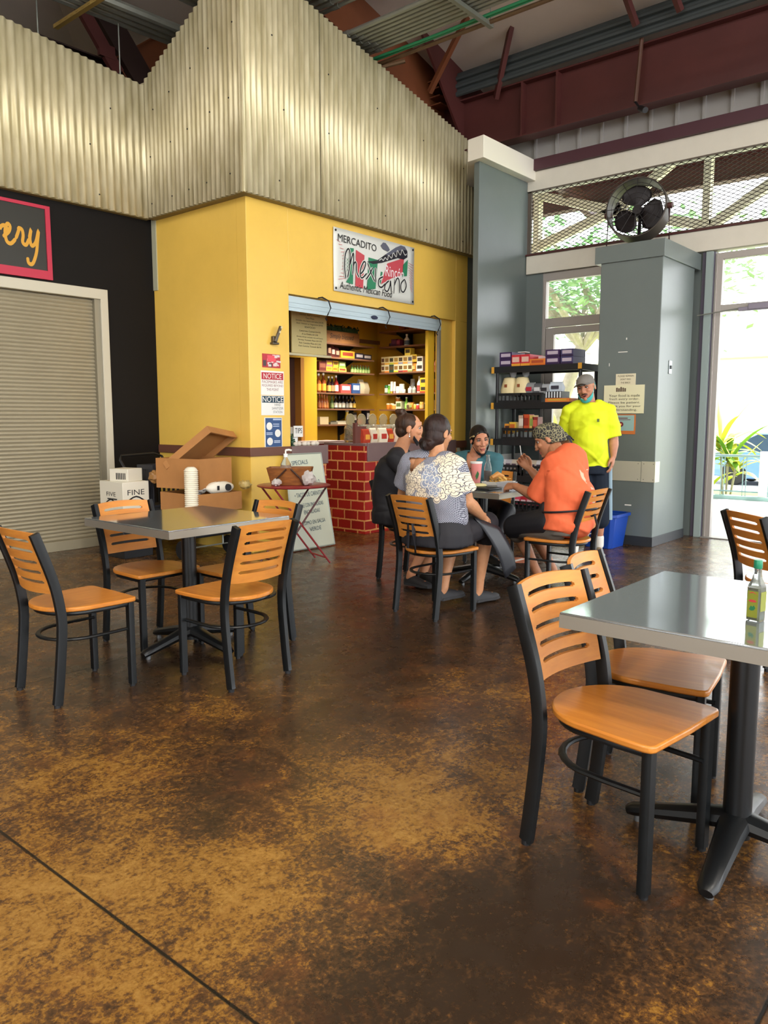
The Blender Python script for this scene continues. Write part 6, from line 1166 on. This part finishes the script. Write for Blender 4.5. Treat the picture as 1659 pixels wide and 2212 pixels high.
def shoe(t,an,to,mt_,sole=None,nm='shoe',w=.045,h=.07,L_=.27):
    d=V((to.x-an.x,to.y-an.y,0)).normalized(); sd=V((-d.y,d.x,0)); a=V((an.x,an.y,an.z-.085)); tz=(to.z-.03); p0=a-d*.06
    def rg(u,ww,hh,zz=0): 
        c=p0+d*u+V((0,0,max(0,zz))); return [c+sd*ww*math.cos(q)+V((0,0,hh*max(0,math.sin(q))+.004)) for q in [2*PI*i/16 for i in range(16)]]
    m=MB(); dz=lambda u: (tz-(an.z-.085))*u/L_*0; m.loft([rg(0,.02,h*.8),rg(.015,w*.75,h),rg(.07,w*.82,h*1.05),rg(.13,w*.9,h*.85),rg(.19,w,h*.62),rg(.24,w*.85,h*.5),rg(L_,.015,h*.3)]); o=m.build(nm,mt_,t,smooth=60)
    if sole: 
        m=MB(); m.loft([[c+V((0,0,z)) for c in [p0+d*u+sd*v for u,v in ((-.004,.0),(.02,w*.85),(.1,w*.85),(.19,w*1.08),(.25,w*.8),(L_+.004,0),(.25,-w*.8),(.19,-w*1.08),(.1,-w*.85),(.02,-w*.85))]] for z in (0,.018)]); m.build('sole',sole,o)
    return o
# ---- the standing man
J=JN['M']; SKM=skin('man skin','#b98568','#a86f55'); BRD=mat('dark brown hair','#2a1c16',.6)
f=V((-.96,-.12,-.13)); t,HM,L,Lp=figure('standing man in a neon yellow shirt, grey cap and teal chin mask',J,SKM,BRD,1.1,{'l':(( -.25,-.02,-1),(.3,-1,0),.35,.3),'r':((-.5,-.75,-.3),(1,.2,0),.3,.3)},f,(-.12,.2,1),mouth=1,stache=1,headk=dict(w=1.02,jaw=1.06))
NEON=mat('neon yellow shirt','#d3e01c',.75,var=.04,vs=3,bump=.35,bs=9,stretch=(1.6,1.6,.7)); Fb=Lp.cross(V((0,0,1))).normalized()
shirt(t,J,L,Lp,NEON,.98,.10,.9,sr=1.12,neck=.078,collar=.95,wr=.012,extra=lambda m:(m.sph(J['wai']+Fb*.075+V((0,0,.02)),(.14,.155,.2),18,12),m.sph(J['che']+Fb*.03,(.13,.16,.13),16,10)))
m=MB(); c=J['che']+Fb*.19+L*.11+V((0,0,.03)); m.box(c,(.004,.022,.03),Matrix((Fb,L,V((0,0,1)))).transposed()); m.build('chest_logo',mat('logo grey green','#5a6a2a',.6),t)
SHO=cloth('navy shorts','#1d2430'); m=MB(); torso(m,[(J['pel']-V((0,0,.04)),Lp,.16,.12),(J['pel']-V((0,0,.08)),Lp,.18,.14),(J['pel']-V((0,0,.14)),Lp,.18,.14)])
for s in 'lr': limb(m,[(J['hp'+s]-V((0,0,.05)),.1),(J['k'+s],.098),(J['k'+s].lerp(J['a'+s],.32),.1)])
remesh(m,'shorts',SHO,t,.01,3)
for s,g in (('l',1),('r',-1)):
    m=MB(); off=Lp*g; m.tube([J['hp'+s]+off*.108+Fb*.02,J['k'+s]+off*.1+Fb*.02,J['k'+s].lerp(J['a'+s],.32)+off*.1+Fb*.02],[.008,.008,.008],ry=[.018,.02,.022],n=8,up=tuple(off)); m.build('shorts_stripe',mat('pale blue stripe','#8fa9ba',.7),t)
SN=mat('tan sneaker','#8f8168',.7,var=.25,vs=20); SOL=mat('white sole','#d8d4c8',.6)
for s in 'lr': shoe(t,J['a'+s],J['t'+s],SN,SOL)
for s in 'lr': m=MB(); limb(m,[(J['a'+s]+V((0,0,.0)),.043),(J['a'+s].lerp(J['k'+s],.2),.044)]); remesh(m,'sock',mat('white sock','#d9d6ce',.8),t,.008,1)
CAPG=cloth('grey cap','#77736d',var=.15); m=MB()
m.loft([[(-.012+.104*k_*math.cos(a),.084*k_*math.sin(a),z) for a in [2*PI*i/24 for i in range(24)]] for z,k_ in ((.028,1.0),(.06,1.0),(.09,.9),(.113,.66),(.125,.35),(.129,.05))]); m.v=[HM@V(v) for v in m.v]; cp=m.build('cap',CAPG,t,smooth=60)
m=MB(); m.grid(lambda u,v:((.06+.1*u*math.cos((v-.5)*1.2),.082*math.sin((v-.5)*2.2)*(1-.12*u),.046+.012*u-.03*(v-.5)**2*4*(.4+u*.6))),8,14); m.v=[HM@V(v) for v in m.v]; b=m.build('brim',CAPG,cp); s_=b.modifiers.new('s','SOLIDIFY'); s_.thickness=.004
m=MB(); m.sph((-.02,0,-.0),(.085,.078,.05),16,10); m.v=[HM@V(v) for v in m.v if True]; m.build('hair',BRD,t)
MSK=mat('teal face mask','#3fa3a0',.7,bump=.2,bs=60); m=MB(); m.grid(lambda u,v:((.024+.064*math.cos((u-.5)*2.5)*(1-.18*v)+.0,.08*math.sin((u-.5)*2.5)*(1-.1*v),-.098-.04*v+.055*(abs(u-.5)*2)**2)),16,5); m.v=[HM@V(v) for v in m.v]; o=m.build('face_mask',MSK,t); s_=o.modifiers.new('s','SOLIDIFY'); s_.thickness=.004
for s in (1,-1): m=MB(); m.tube([HM@V(p) for p in ((.05,.074*s,-.05),(.02,.083*s,-.02),(-.012,.088*s,.03),(-.03,.086*s,.0))],.002,n=5); m.build('ear_loop',MSK,o)
# ---- the seated man in orange
J=JN['E']; SKE=skin('seated man skin','#b5805f','#a06a4c'); f=V((-.34,.86,-.42))
t,HM,L,Lp=figure('seated man in an orange shirt and patterned head wrap bending over the table',J,SKE,BRD,1.12,{'l':((.1,.9,-.1),(-.6,.1,.75),1.15,.8),'r':((-.45,.55,.75),(.55,.75,.1),.8,.6)},f,(0,.3,1),headk=dict(w=1.02,jaw=1.05))
ORG=mat('orange shirt','#d8623a',.8,var=.05,vs=3,bump=.4,bs=8,stretch=(1.3,1.3,.8)); back=-(L.cross((J['nek']-J['pel']).normalized())).normalized()
def exE(m):
    m.sph(J['che'].lerp(J['nek'],.35)+V((0,-.055,.01)),(.17,.13,.17),18,12); m.sph(J['wai']+V((0,-.04,0)),(.185,.15,.16),18,12); m.sph(J['pel']+V((0,-.03,.0)),(.2,.17,.1),18,12)
    m.sph(J['sl'].lerp(J['sr'],.5)+V((0,-.03,-.02)),(.2,.1,.1),16,10)
sh=shirt(t,J,L,Lp,ORG,1.1,.04,1.05,extra=exE,collar=.86,sr=1.2,wr=.013)
GRP=mat('faded print','#c9a98f',.8); sh.data.materials.append(GRP); o=absloc(sh)
for pl in sh.data.polygons:
    p=pl.center+o; q=p-V(BPRINT)
    if abs(q.z)<.13 and abs(q.x)<.075 and p.y<J['che'].y-.06 and noise.noise(p*22)>.08: pl.material_index=1
APR=mat('black apron','#14141a',.65,bump=.15,bs=12)
m=MB()
for s,dz in (('l',.012),('r',.012)): limb(m,[(J['hp'+s].lerp(J['k'+s],.1)+V((0,0,.035)),.118),(J['hp'+s].lerp(J['k'+s],.6)+V((0,0,.015)),.105),(J['k'+s]+V((0,.0,-.005)),.098)])
m.sph(J['pel']+V((.0,.13,.1)),(.13,.06,.1),14,10); remesh(m,'apron',APR,t,.01,4)
m=MB(); w_=J['wai'].lerp(J['pel'],.45); m.tube([w_+Lp*.21*math.cos(a)+V((0,-.015,0))+V((0,.19*math.sin(a),-.02*math.sin(a))) for a in [2*PI*i/28 for i in range(28)]],.008,n=6,closed=True); m.build('apron_tie',APR,t)
m=MB(); q=w_+V((.02,-.2,-.02)); m.tube([q,q+V((.01,-.02,-.08)),q+V((.015,-.01,-.15))],.009,n=6); m.build('tie_end',APR,t)
GSH=cloth('grey shorts','#5d5750'); m=MB(); torso(m,[(J['pel']+V((0,0,.05)),Lp,.19,.15),(J['pel']-V((0,0,.07)),Lp,.18,.15)])
for s in 'lr': limb(m,[(J['hp'+s]-V((0,0,.01)),.1),(J['k'+s]-V((0,0,.01)),.088),(J['k'+s].lerp(J['a'+s],.12),.086)])
remesh(m,'shorts',GSH,t,.01,3)
for s in 'lr': shoe(t,J['a'+s],J['t'+s],mat('grey brown sneaker','#6b6355',.7,var=.3,vs=22),SOL)
WRP=mat('patterned head wrap','#5d5a4a',.8); N,Lk=nt(WRP); b_=N['Principled BSDF']; tc=N.new('ShaderNodeTexCoord'); vo=N.new('ShaderNodeTexVoronoi'); vo.feature='DISTANCE_TO_EDGE'; vo.inputs['Scale'].default_value=42; nz=N.new('ShaderNodeTexNoise'); nz.inputs['Scale'].default_value=12; va=N.new('ShaderNodeVectorMath'); va.operation='MULTIPLY_ADD'; va.inputs[1].default_value=(.06,.06,.06); Lk.new(tc.outputs['Object'],nz.inputs['Vector']); Lk.new(nz.outputs['Color'],va.inputs[0]); Lk.new(tc.outputs['Object'],va.inputs[2]); Lk.new(va.outputs[0],vo.inputs['Vector']); rp=N.new('ShaderNodeValToRGB'); rp.color_ramp.interpolation='CONSTANT'; rp.color_ramp.elements[0].color=lin('#8a8464'); rp.color_ramp.elements[1].position=.075; rp.color_ramp.elements[1].color=lin('#2c2b28'); Lk.new(vo.outputs['Distance'],rp.inputs[0]); Lk.new(rp.outputs[0],b_.inputs['Base Color'])
m=MB(); m.loft([[(-.02+.112*k_*math.cos(a)-.02*(z<.02),.09*k_*math.sin(a),z+.022*k_*math.cos(a)) for a in [2*PI*i/28 for i in range(28)]] for z,k_ in ((-.045,.86),(.0,.99),(.03,1.02),(.06,1.0),(.09,.88),(.113,.62),(.125,.3),(.128,.04))]); m.v=[HM@V(v) for v in m.v]; w0=m.build('head_wrap',WRP,t,smooth=60)
m=MB(); m.sph((-.125,0,-.012),(.022,.028,.02),10,8); m.tube([(-.13,.01,-.015),(-.15,.02,-.05),(-.155,.03,-.1)],[.012,.016,.006],ry=[.005]*3,n=8); m.tube([(-.13,-.01,-.015),(-.155,-.015,-.04),(-.17,-.02,-.08)],[.012,.016,.006],ry=[.005]*3,n=8); m.v=[HM@V(v) for v in m.v]; m.build('wrap_knot',mat('dark wrap knot','#1f1f24',.8),w0)
m=MB(); m.sph((-.03,0,-.015),(.084,.079,.05),16,10); m.v=[HM@V(v) for v in m.v]; m.build('hair',BRD,t)
# fork in the raised hand
m=MB(); h=J['wr']+V((-.03,.05,.07)); m.tube([h,h+V((.0,.01,.06)),h+V((.0,.02,.11))],.003,n=6); one('fork',m,WHP,'white plastic fork in the raised hand of the man in orange','fork')
# ---- the woman in the floral blouse
J=JN['A']; SKA=skin('woman skin','#c08d68','#ab7652'); f=V((.985,-.1,-.16)); HB=hairmat('dark auburn hair','#33221d','#150d0b')
t,HM,L,Lp=figure('seated woman seen from behind in a navy and cream floral blouse',J,SKA,BRD,1.12,{'l':((.9,.2,-.1),(0,0,1),.5,.3),'r':((.35,.1,-.9),(-.5,-.8,-.2),.35,.3)},f)
FLB=mat('navy cream floral blouse','#2f3550',.8); N,Lk=nt(FLB); b_=N['Principled BSDF']
def flor():
    tc=N.new('ShaderNodeTexCoord'); 
    def vm(op,a,bv):
        n=N.new('ShaderNodeVectorMath'); n.operation=op; Lk.new(a,n.inputs[0]); n.inputs[1].default_value=bv; return n.outputs[0]
    def mth(op,a,c=None,d=None):
        n=N.new('ShaderNodeMath'); n.operation=op
        for i,x in enumerate((a,c,d)):
            if x is None: continue
            if isinstance(x,(int,float)): n.inputs[i].default_value=x
            else: Lk.new(x,n.inputs[i])
        return n.outputs[0]
    sp=N.new('ShaderNodeSeparateXYZ'); Lk.new(tc.outputs['Object'],sp.inputs[0]); y,z=sp.outputs[1],sp.outputs[2]
    a=mth('SINE',mth('MULTIPLY',mth('ADD',y,z),300.)); c=mth('SINE',mth('MULTIPLY',mth('SUBTRACT',y,z),300.)); lat=mth('MAXIMUM',mth('ABSOLUTE',a),mth('ABSOLUTE',c)); lat=mth('GREATER_THAN',mth('MINIMUM',mth('ABSOLUTE',a),mth('ABSOLUTE',c)),.42)
    base=N.new('ShaderNodeMix'); base.data_type='RGBA'; Lk.new(lat,base.inputs['Factor']); base.inputs['A'].default_value=lin('#aeb0bc'); base.inputs['B'].default_value=lin('#1a1d33')
    g=bpy.data.node_groups.new('flower','ShaderNodeTree'); I=g.interface
    for nm in ('y','z','cy','cz','R','ph'): I.new_socket(nm,in_out='INPUT',socket_type='NodeSocketFloat')
    for nm in ('mask','line'): I.new_socket(nm,in_out='OUTPUT',socket_type='NodeSocketFloat')
    gi=g.nodes.new('NodeGroupInput'); go=g.nodes.new('NodeGroupOutput')
    def q(op,a,c=None):
        n=g.nodes.new('ShaderNodeMath'); n.operation=op
        for i,x in enumerate((a,c)):
            if x is None: continue
            if isinstance(x,(int,float)): n.inputs[i].default_value=x
            else: g.links.new(x,n.inputs[i])
        return n.outputs[0]
    o=gi.outputs; dy=q('SUBTRACT',o['y'],o['cy']); dz=q('SUBTRACT',o['z'],o['cz']); r=q('DIVIDE',q('SQRT',q('ADD',q('MULTIPLY',dy,dy),q('MULTIPLY',dz,dz))),o['R']); an=q('ADD',q('ARCTAN2',dz,dy),o['ph'])
    shp=q('ADD',.66,q('MULTIPLY',.34,q('ABSOLUTE',q('COSINE',q('MULTIPLY',an,2.5))))); rr=q('DIVIDE',r,shp); mk=q('LESS_THAN',rr,1.)
    ln=q('MAXIMUM',q('MULTIPLY',q('GREATER_THAN',rr,.8),q('LESS_THAN',rr,.88)),q('MULTIPLY',q('LESS_THAN',q('ABSOLUTE',q('COSINE',q('MULTIPLY',an,2.5))),.16),q('GREATER_THAN',rr,.12)))
    ln=q('MAXIMUM',ln,q('MULTIPLY',q('GREATER_THAN',rr,.42),q('LESS_THAN',rr,.48)))
    g.links.new(mk,go.inputs['mask']); g.links.new(q('MULTIPLY',ln,mk),go.inputs['line'])
    cur=base.outputs['Result']; o0=FO
    for k,(cy,cz,R_,blue) in enumerate(FLOWERS):
        n=N.new('ShaderNodeGroup'); n.node_tree=g; Lk.new(y,n.inputs['y']); Lk.new(z,n.inputs['z'])
        for nm,vv in (('cy',cy-o0[1]),('cz',cz-o0[2]),('R',R_),('ph',k*1.3)): n.inputs[nm].default_value=vv
        c1=N.new('ShaderNodeMix'); c1.data_type='RGBA'; Lk.new(n.outputs['line'],c1.inputs['Factor']); c1.inputs['A'].default_value=lin('#8790a3' if blue else '#d8cdb6'); c1.inputs['B'].default_value=lin('#e2dac8' if blue else '#4a4652')
        c2=N.new('ShaderNodeMix'); c2.data_type='RGBA'; Lk.new(n.outputs['mask'],c2.inputs['Factor']); Lk.new(cur,c2.inputs['A']); Lk.new(c1.outputs['Result'],c2.inputs['B']); cur=c2.outputs['Result']
    Lk.new(cur,b_.inputs['Base Color'])
FLOWERS=[(2.964,1.049,0.05,0),(2.935,0.99,0.06,0),(2.965,0.9,0.06,0),(3.097,0.905,0.055,0),(3.165,0.971,0.05,0),(3.16,0.89,0.06,0),(2.98,0.83,0.06,0),(3.09,0.83,0.05,0),(3.02,1.045,0.035,0),(3.2,0.84,0.045,0),(2.9,1.05,0.045,0),(2.9,0.92,0.05,0),(2.85,0.93,0.05,0),(2.9,0.86,0.05,0),(2.83,0.88,0.05,0),(3.03,0.92,0.075,1),(3.05,0.985,0.05,1),(3.0,0.855,0.045,1),(3.21,0.92,0.04,0),(3.12,1.0,0.03,0)]
FO=absloc(t)
flor()
sh=shirt(t,J,L,Lp,FLB,1.2,-.1,.72,nm='blouse',extra=lambda m:(m.sph(J['sr'].lerp(J['er'],.4),(.072,.072,.08),14,10),m.sph(J['sl'].lerp(J['el'],.4),(.08,.075,.085),14,10)),neck=.085,sr=1.02)
bm=bmesh.new(); bm.from_mesh(sh.data); o=absloc(sh); tri=((3.25,1.055),(3.115,1.055),(3.19,.955))
def intri(y,z):
    s=[]
    for i in range(3): (a,b2),(c,d_)=tri[i],tri[(i+1)%3]; s.append((c-a)*(z-b2)-(d_-b2)*(y-a))
    return all(v>0 for v in s) or all(v<0 for v in s)
dl=[fc for fc in bm.faces if (fc.calc_center_median()+o).x<J['che'].x and intri((fc.calc_center_median()+o).y,(fc.calc_center_median()+o).z)]
bmesh.ops.delete(bm,geom=dl,context='FACES'); bm.to_mesh(sh.data); bm.free()
m=MB(); cb=J['che'].lerp(J['nek'],.5); m.sph((cb.x-.045,3.18,.99),(.055,.09,.09),14,10); remesh(m,'back_skin',SKA,t,.008,1)
BSK=mat('black skirt cloth','#15141b',.7,bump=.2,bs=9); m=MB(); torso(m,[(J['pel']+V((0,0,.14)),Lp,.19,.15),(J['pel']+V((0,0,.0)),Lp,.25,.185),(J['pel']-V((0,0,.085)),Lp,.25,.2)])
for s in 'lr': limb(m,[(J['hp'+s],.115),(J['k'+s],.085),(J['k'+s].lerp(J['a'+s],.22),.072)])
remesh(m,'trousers',BSK,t,.01,3)
m=MB(); e1=V((4.42,2.925,.68)); 
def apf(u,v): 
    a=V((4.40,2.93,.66)).lerp(V((4.62,2.86,.57)),u); b2=V((4.66,2.83,.20)).lerp(V((4.74,2.79,.27)),u); p=a.lerp(b2,v); return p+V((.02*math.sin(3*v),-.03*math.sin(PI*v)*(1-u*.5),0))
m.grid(apf,5,8); ap=m.build('apron_flap',mat('black vinyl apron','#25272c',.35),t,smooth=80); s_=ap.modifiers.new('s','SOLIDIFY'); s_.thickness=.004
m=MB(); m.tube([J['pel']+V((-.19,.1,.09)),J['pel']+V((-.215,.08,.0)),J['pel']+V((-.21,.085,-.1))],[.01,.014,.01],ry=[.003]*3,n=6); m.build('apron_tie',BSK,t); m=MB(); m.tube([J['pel']+V((-.19,.06,.09)),J['pel']+V((-.215,.03,.0)),J['pel']+V((-.21,.02,-.13))],[.01,.014,.01],ry=[.003]*3,n=6); m.build('apron_tie',BSK,t)
for s in 'lr': shoe(t,J['a'+s],J['t'+s],mat('black slip-on shoe','#1b1b1f',.6),mat('dark sole','#2a2a2c',.7),h=.075)
m=MB(); m.sph((-.022,0,.03),(.106,.084,.1),22,14); m.sph((-.045,0,-.03),(.08,.08,.08),16,10); m.sph((-.085,.01,-.085),(.055,.06,.045),14,10); m.tube([(-.06,-.04,-.06),(-.12,0,-.1),(-.08,.05,-.09)],[.03,.035,.028],n=10); m.tube([(-.07,.055,-.05),(-.125,.02,-.075),(-.11,-.045,-.085)],[.02,.028,.02],n=10); m.v=[HM@V(v) for v in m.v]; remesh(m,'hair',HB,t,.006,3)
# ---- the woman in black with a bun
J=JN['C']; f=V((.62,-.78,-.06)); HC2=hairmat('brown highlighted hair','#4a3325','#20150f')
t,HM,L,Lp=figure('seated woman in black with her hair in a bun, facing right',J,skin('bun woman skin','#c58f6c','#b47a58'),BRD,1.02,{'l':((.5,-.8,0),(0,0,1),.5,.3),'r':((.7,-.6,0),(0,0,1),.5,.3)},f)
BTE=mat('black tee','#121116',.75,bump=.3,bs=8); shirt(t,J,L,Lp,BTE,1.04,.05,.55,extra=lambda m:m.sph(J['wai'],(.17,.16,.16),16,10),neck=.085,collar=.8)
m=MB(); torso(m,[(J['pel']+V((0,0,.1)),Lp,.17,.14),(J['pel'],Lp,.2,.16),(J['pel']-V((0,0,.08)),Lp,.19,.16)])
for s in 'lr': limb(m,[(J['hp'+s],.098),(J['k'+s],.075),(J['k'+s].lerp(J['a'+s],.55),.058)])
remesh(m,'trousers',BTE,t,.01,3)
for s in 'lr': shoe(t,J['a'+s],J['t'+s],mat('black slip-on shoe','#1b1b1f'),mat('dark sole','#2a2a2c'),h=.075)
m=MB(); m.sph((-.026,0,.035),(.099,.084,.088),22,14); m.sph((-.06,0,-.02),(.06,.07,.06),14,10); m.sph((-.075,0,.115),(.042,.045,.04),14,10); m.tube([(-.045,.03,.1),(-.1,.03,.12),(-.11,-.02,.13),(-.07,-.04,.13)],.022,n=10); m.v=[HM@V(v) for v in m.v]; remesh(m,'hair',HC2,t,.006,3)
for s in (1,-1): m=MB(); m.sph(HM@V((-.002,.083*s,-.062)),(.006,.006,.012),8,6); m.tube([HM@V((-.004,.083*s,-.035)),HM@V((-.002,.083*s,-.055))],.0015,n=5); m.build('earring',mat('silver earring','#b9b4ac',.25,.9),t)
BMK=mat('black face mask','#141418',.7)
def chinmask(HM,t):
    m=MB(); m.grid(lambda u,v:((.012+.066*math.cos((u-.5)*2.5)*(1-.25*v),.074*math.sin((u-.5)*2.5)*(1-.25*v),-.105-.028*v+.055*(abs(u-.5)*2)**2)),16,5); m.v=[HM@V(v) for v in m.v]; o=m.build('face_mask',BMK,t); s_=o.modifiers.new('s','SOLIDIFY'); s_.thickness=.004
chinmask(HM,t)
# ---- the girl in teal
J=JN['G']; f=V((-.62,-.78,-.2)); HG=hairmat('near black hair','#1c1613','#0c0908')
t,HM,L,Lp=figure('girl in a teal top behind the table with a black mask under her chin',J,skin('girl skin','#c0876a','#ad7356'),BRD,.9,{'l':((-.8,-.3,-.2),(0,0,1),.5,.3),'r':((-.8,-.3,-.2),(0,0,1),.5,.3)},f,(-.05,.1,1),headk=dict(w=.94,jaw=.92,nose=.97))
TEA=mat('teal knit top','#35626b',.8,var=.08,vs=5,bump=.3,bs=10); sh=shirt(t,J,L,Lp,TEA,.92,.05,.9,neck=.08,collar=.92)
bm=bmesh.new(); bm.from_mesh(sh.data); o=absloc(sh); Fg=L.cross((J['nek']-J['pel']).normalized()).normalized(); dl=[]
for fc in bm.faces:
    q=fc.calc_center_median()+o-J['nek']; a=q.dot(L); z=q.z
    if q.dot(Fg)>.0 and z<.1 and z>-.2 and z>-.17 and z<.07 and abs(a)<.06*(1+z/.17): dl.append(fc)
bmesh.ops.delete(bm,geom=dl,context='FACES'); bm.to_mesh(sh.data); bm.free()
LEG=mat('black leggings','#15151c',.6,bump=.1,bs=10); m=MB(); torso(m,[(J['pel']+V((0,0,.08)),Lp,.165,.13),(J['pel'],Lp,.18,.14),(J['pel']-V((0,0,.08)),Lp,.17,.14)])
for s in 'lr': limb(m,[(J['hp'+s],.092),(J['hp'+s].lerp(J['k'+s],.6),.085),(J['k'+s],.072),(J['k'+s].lerp(J['a'+s],.4),.062),(J['a'+s],.046)])
remesh(m,'leggings',LEG,t,.01,3)
for s in 'lr': shoe(t,J['a'+s],J['t'+s],mat('black slip-on shoe','#1b1b1f'),mat('dark sole','#2a2a2c'),h=.075,L_=.24)
m=MB(); m.sph((-.022,0,.036),(.1,.08,.088),22,14); m.sph((-.06,0,-.02),(.06,.068,.06),14,10)
for s in (1,-1): m.tube([(.062,.02*s,.082),(.052,.055*s,.055),(.02,.074*s,.025),(-.03,.076*s,.0)],[.009,.012,.012,.012],n=8)
m.v=[HM@V(v) for v in m.v]; remesh(m,'hair',HG,t,.005,2); chinmask(HM,t)
m=MB(); m.tube([HM@V((.066,-.03,.075)),HM@V((.05,-.066,.045)),HM@V((-.01,-.086,.018))],[.003,.008,.005],n=6); m.build('blond_streak',mat('blond streak','#b39a6a',.5),t)
m=MB(); c=J['nek']+Fg*.075; m.sph(c+V((0,0,-.09))+Fg*.035,.006,8,6); m.build('pendant',INK,t)
# ------------------------------------------------------------------ light
w=bpy.data.worlds.new('sky'); SC.world=w; w.use_nodes=True; N,L=w.node_tree.nodes,w.node_tree.links; bg=N['Background']
bg.inputs[0].default_value=(.95,.975,1.0,1); bg.inputs[1].default_value=WORLD
sl=bpy.data.lights.new('sun','SUN'); sl.energy=SUN; sl.angle=.02; sl.color=(1,.96,.88); so=bpy.data.objects.new('sun',sl); COL.objects.link(so); so.rotation_euler=(V((-.35,.3,-.85))).to_track_quat('-Z','Y').to_euler()
def lamp(nm,loc,e,s,col=(1,.94,.84)):
    l=bpy.data.lights.new(nm,'AREA'); l.energy=e; l.shape='DISK'; l.size=s; l.color=col; o=bpy.data.objects.new(nm,l); COL.objects.link(o); o.location=loc; return o
for i,(x,y) in enumerate(FILL_LAMPS): lamp('hall_fill_light',(x,y,zc(x,y)-.5),FILLW,.5)  # unseen fill lights added under the roof to brighten the hall
if BOOTH_FILLW:
    o=lamp('booth_fill_light',(7.7,6.75,2.7),BOOTH_FILLW,.4); o.data.spread=math.radians(120)  # unseen fill light added to lift the dark booth interior
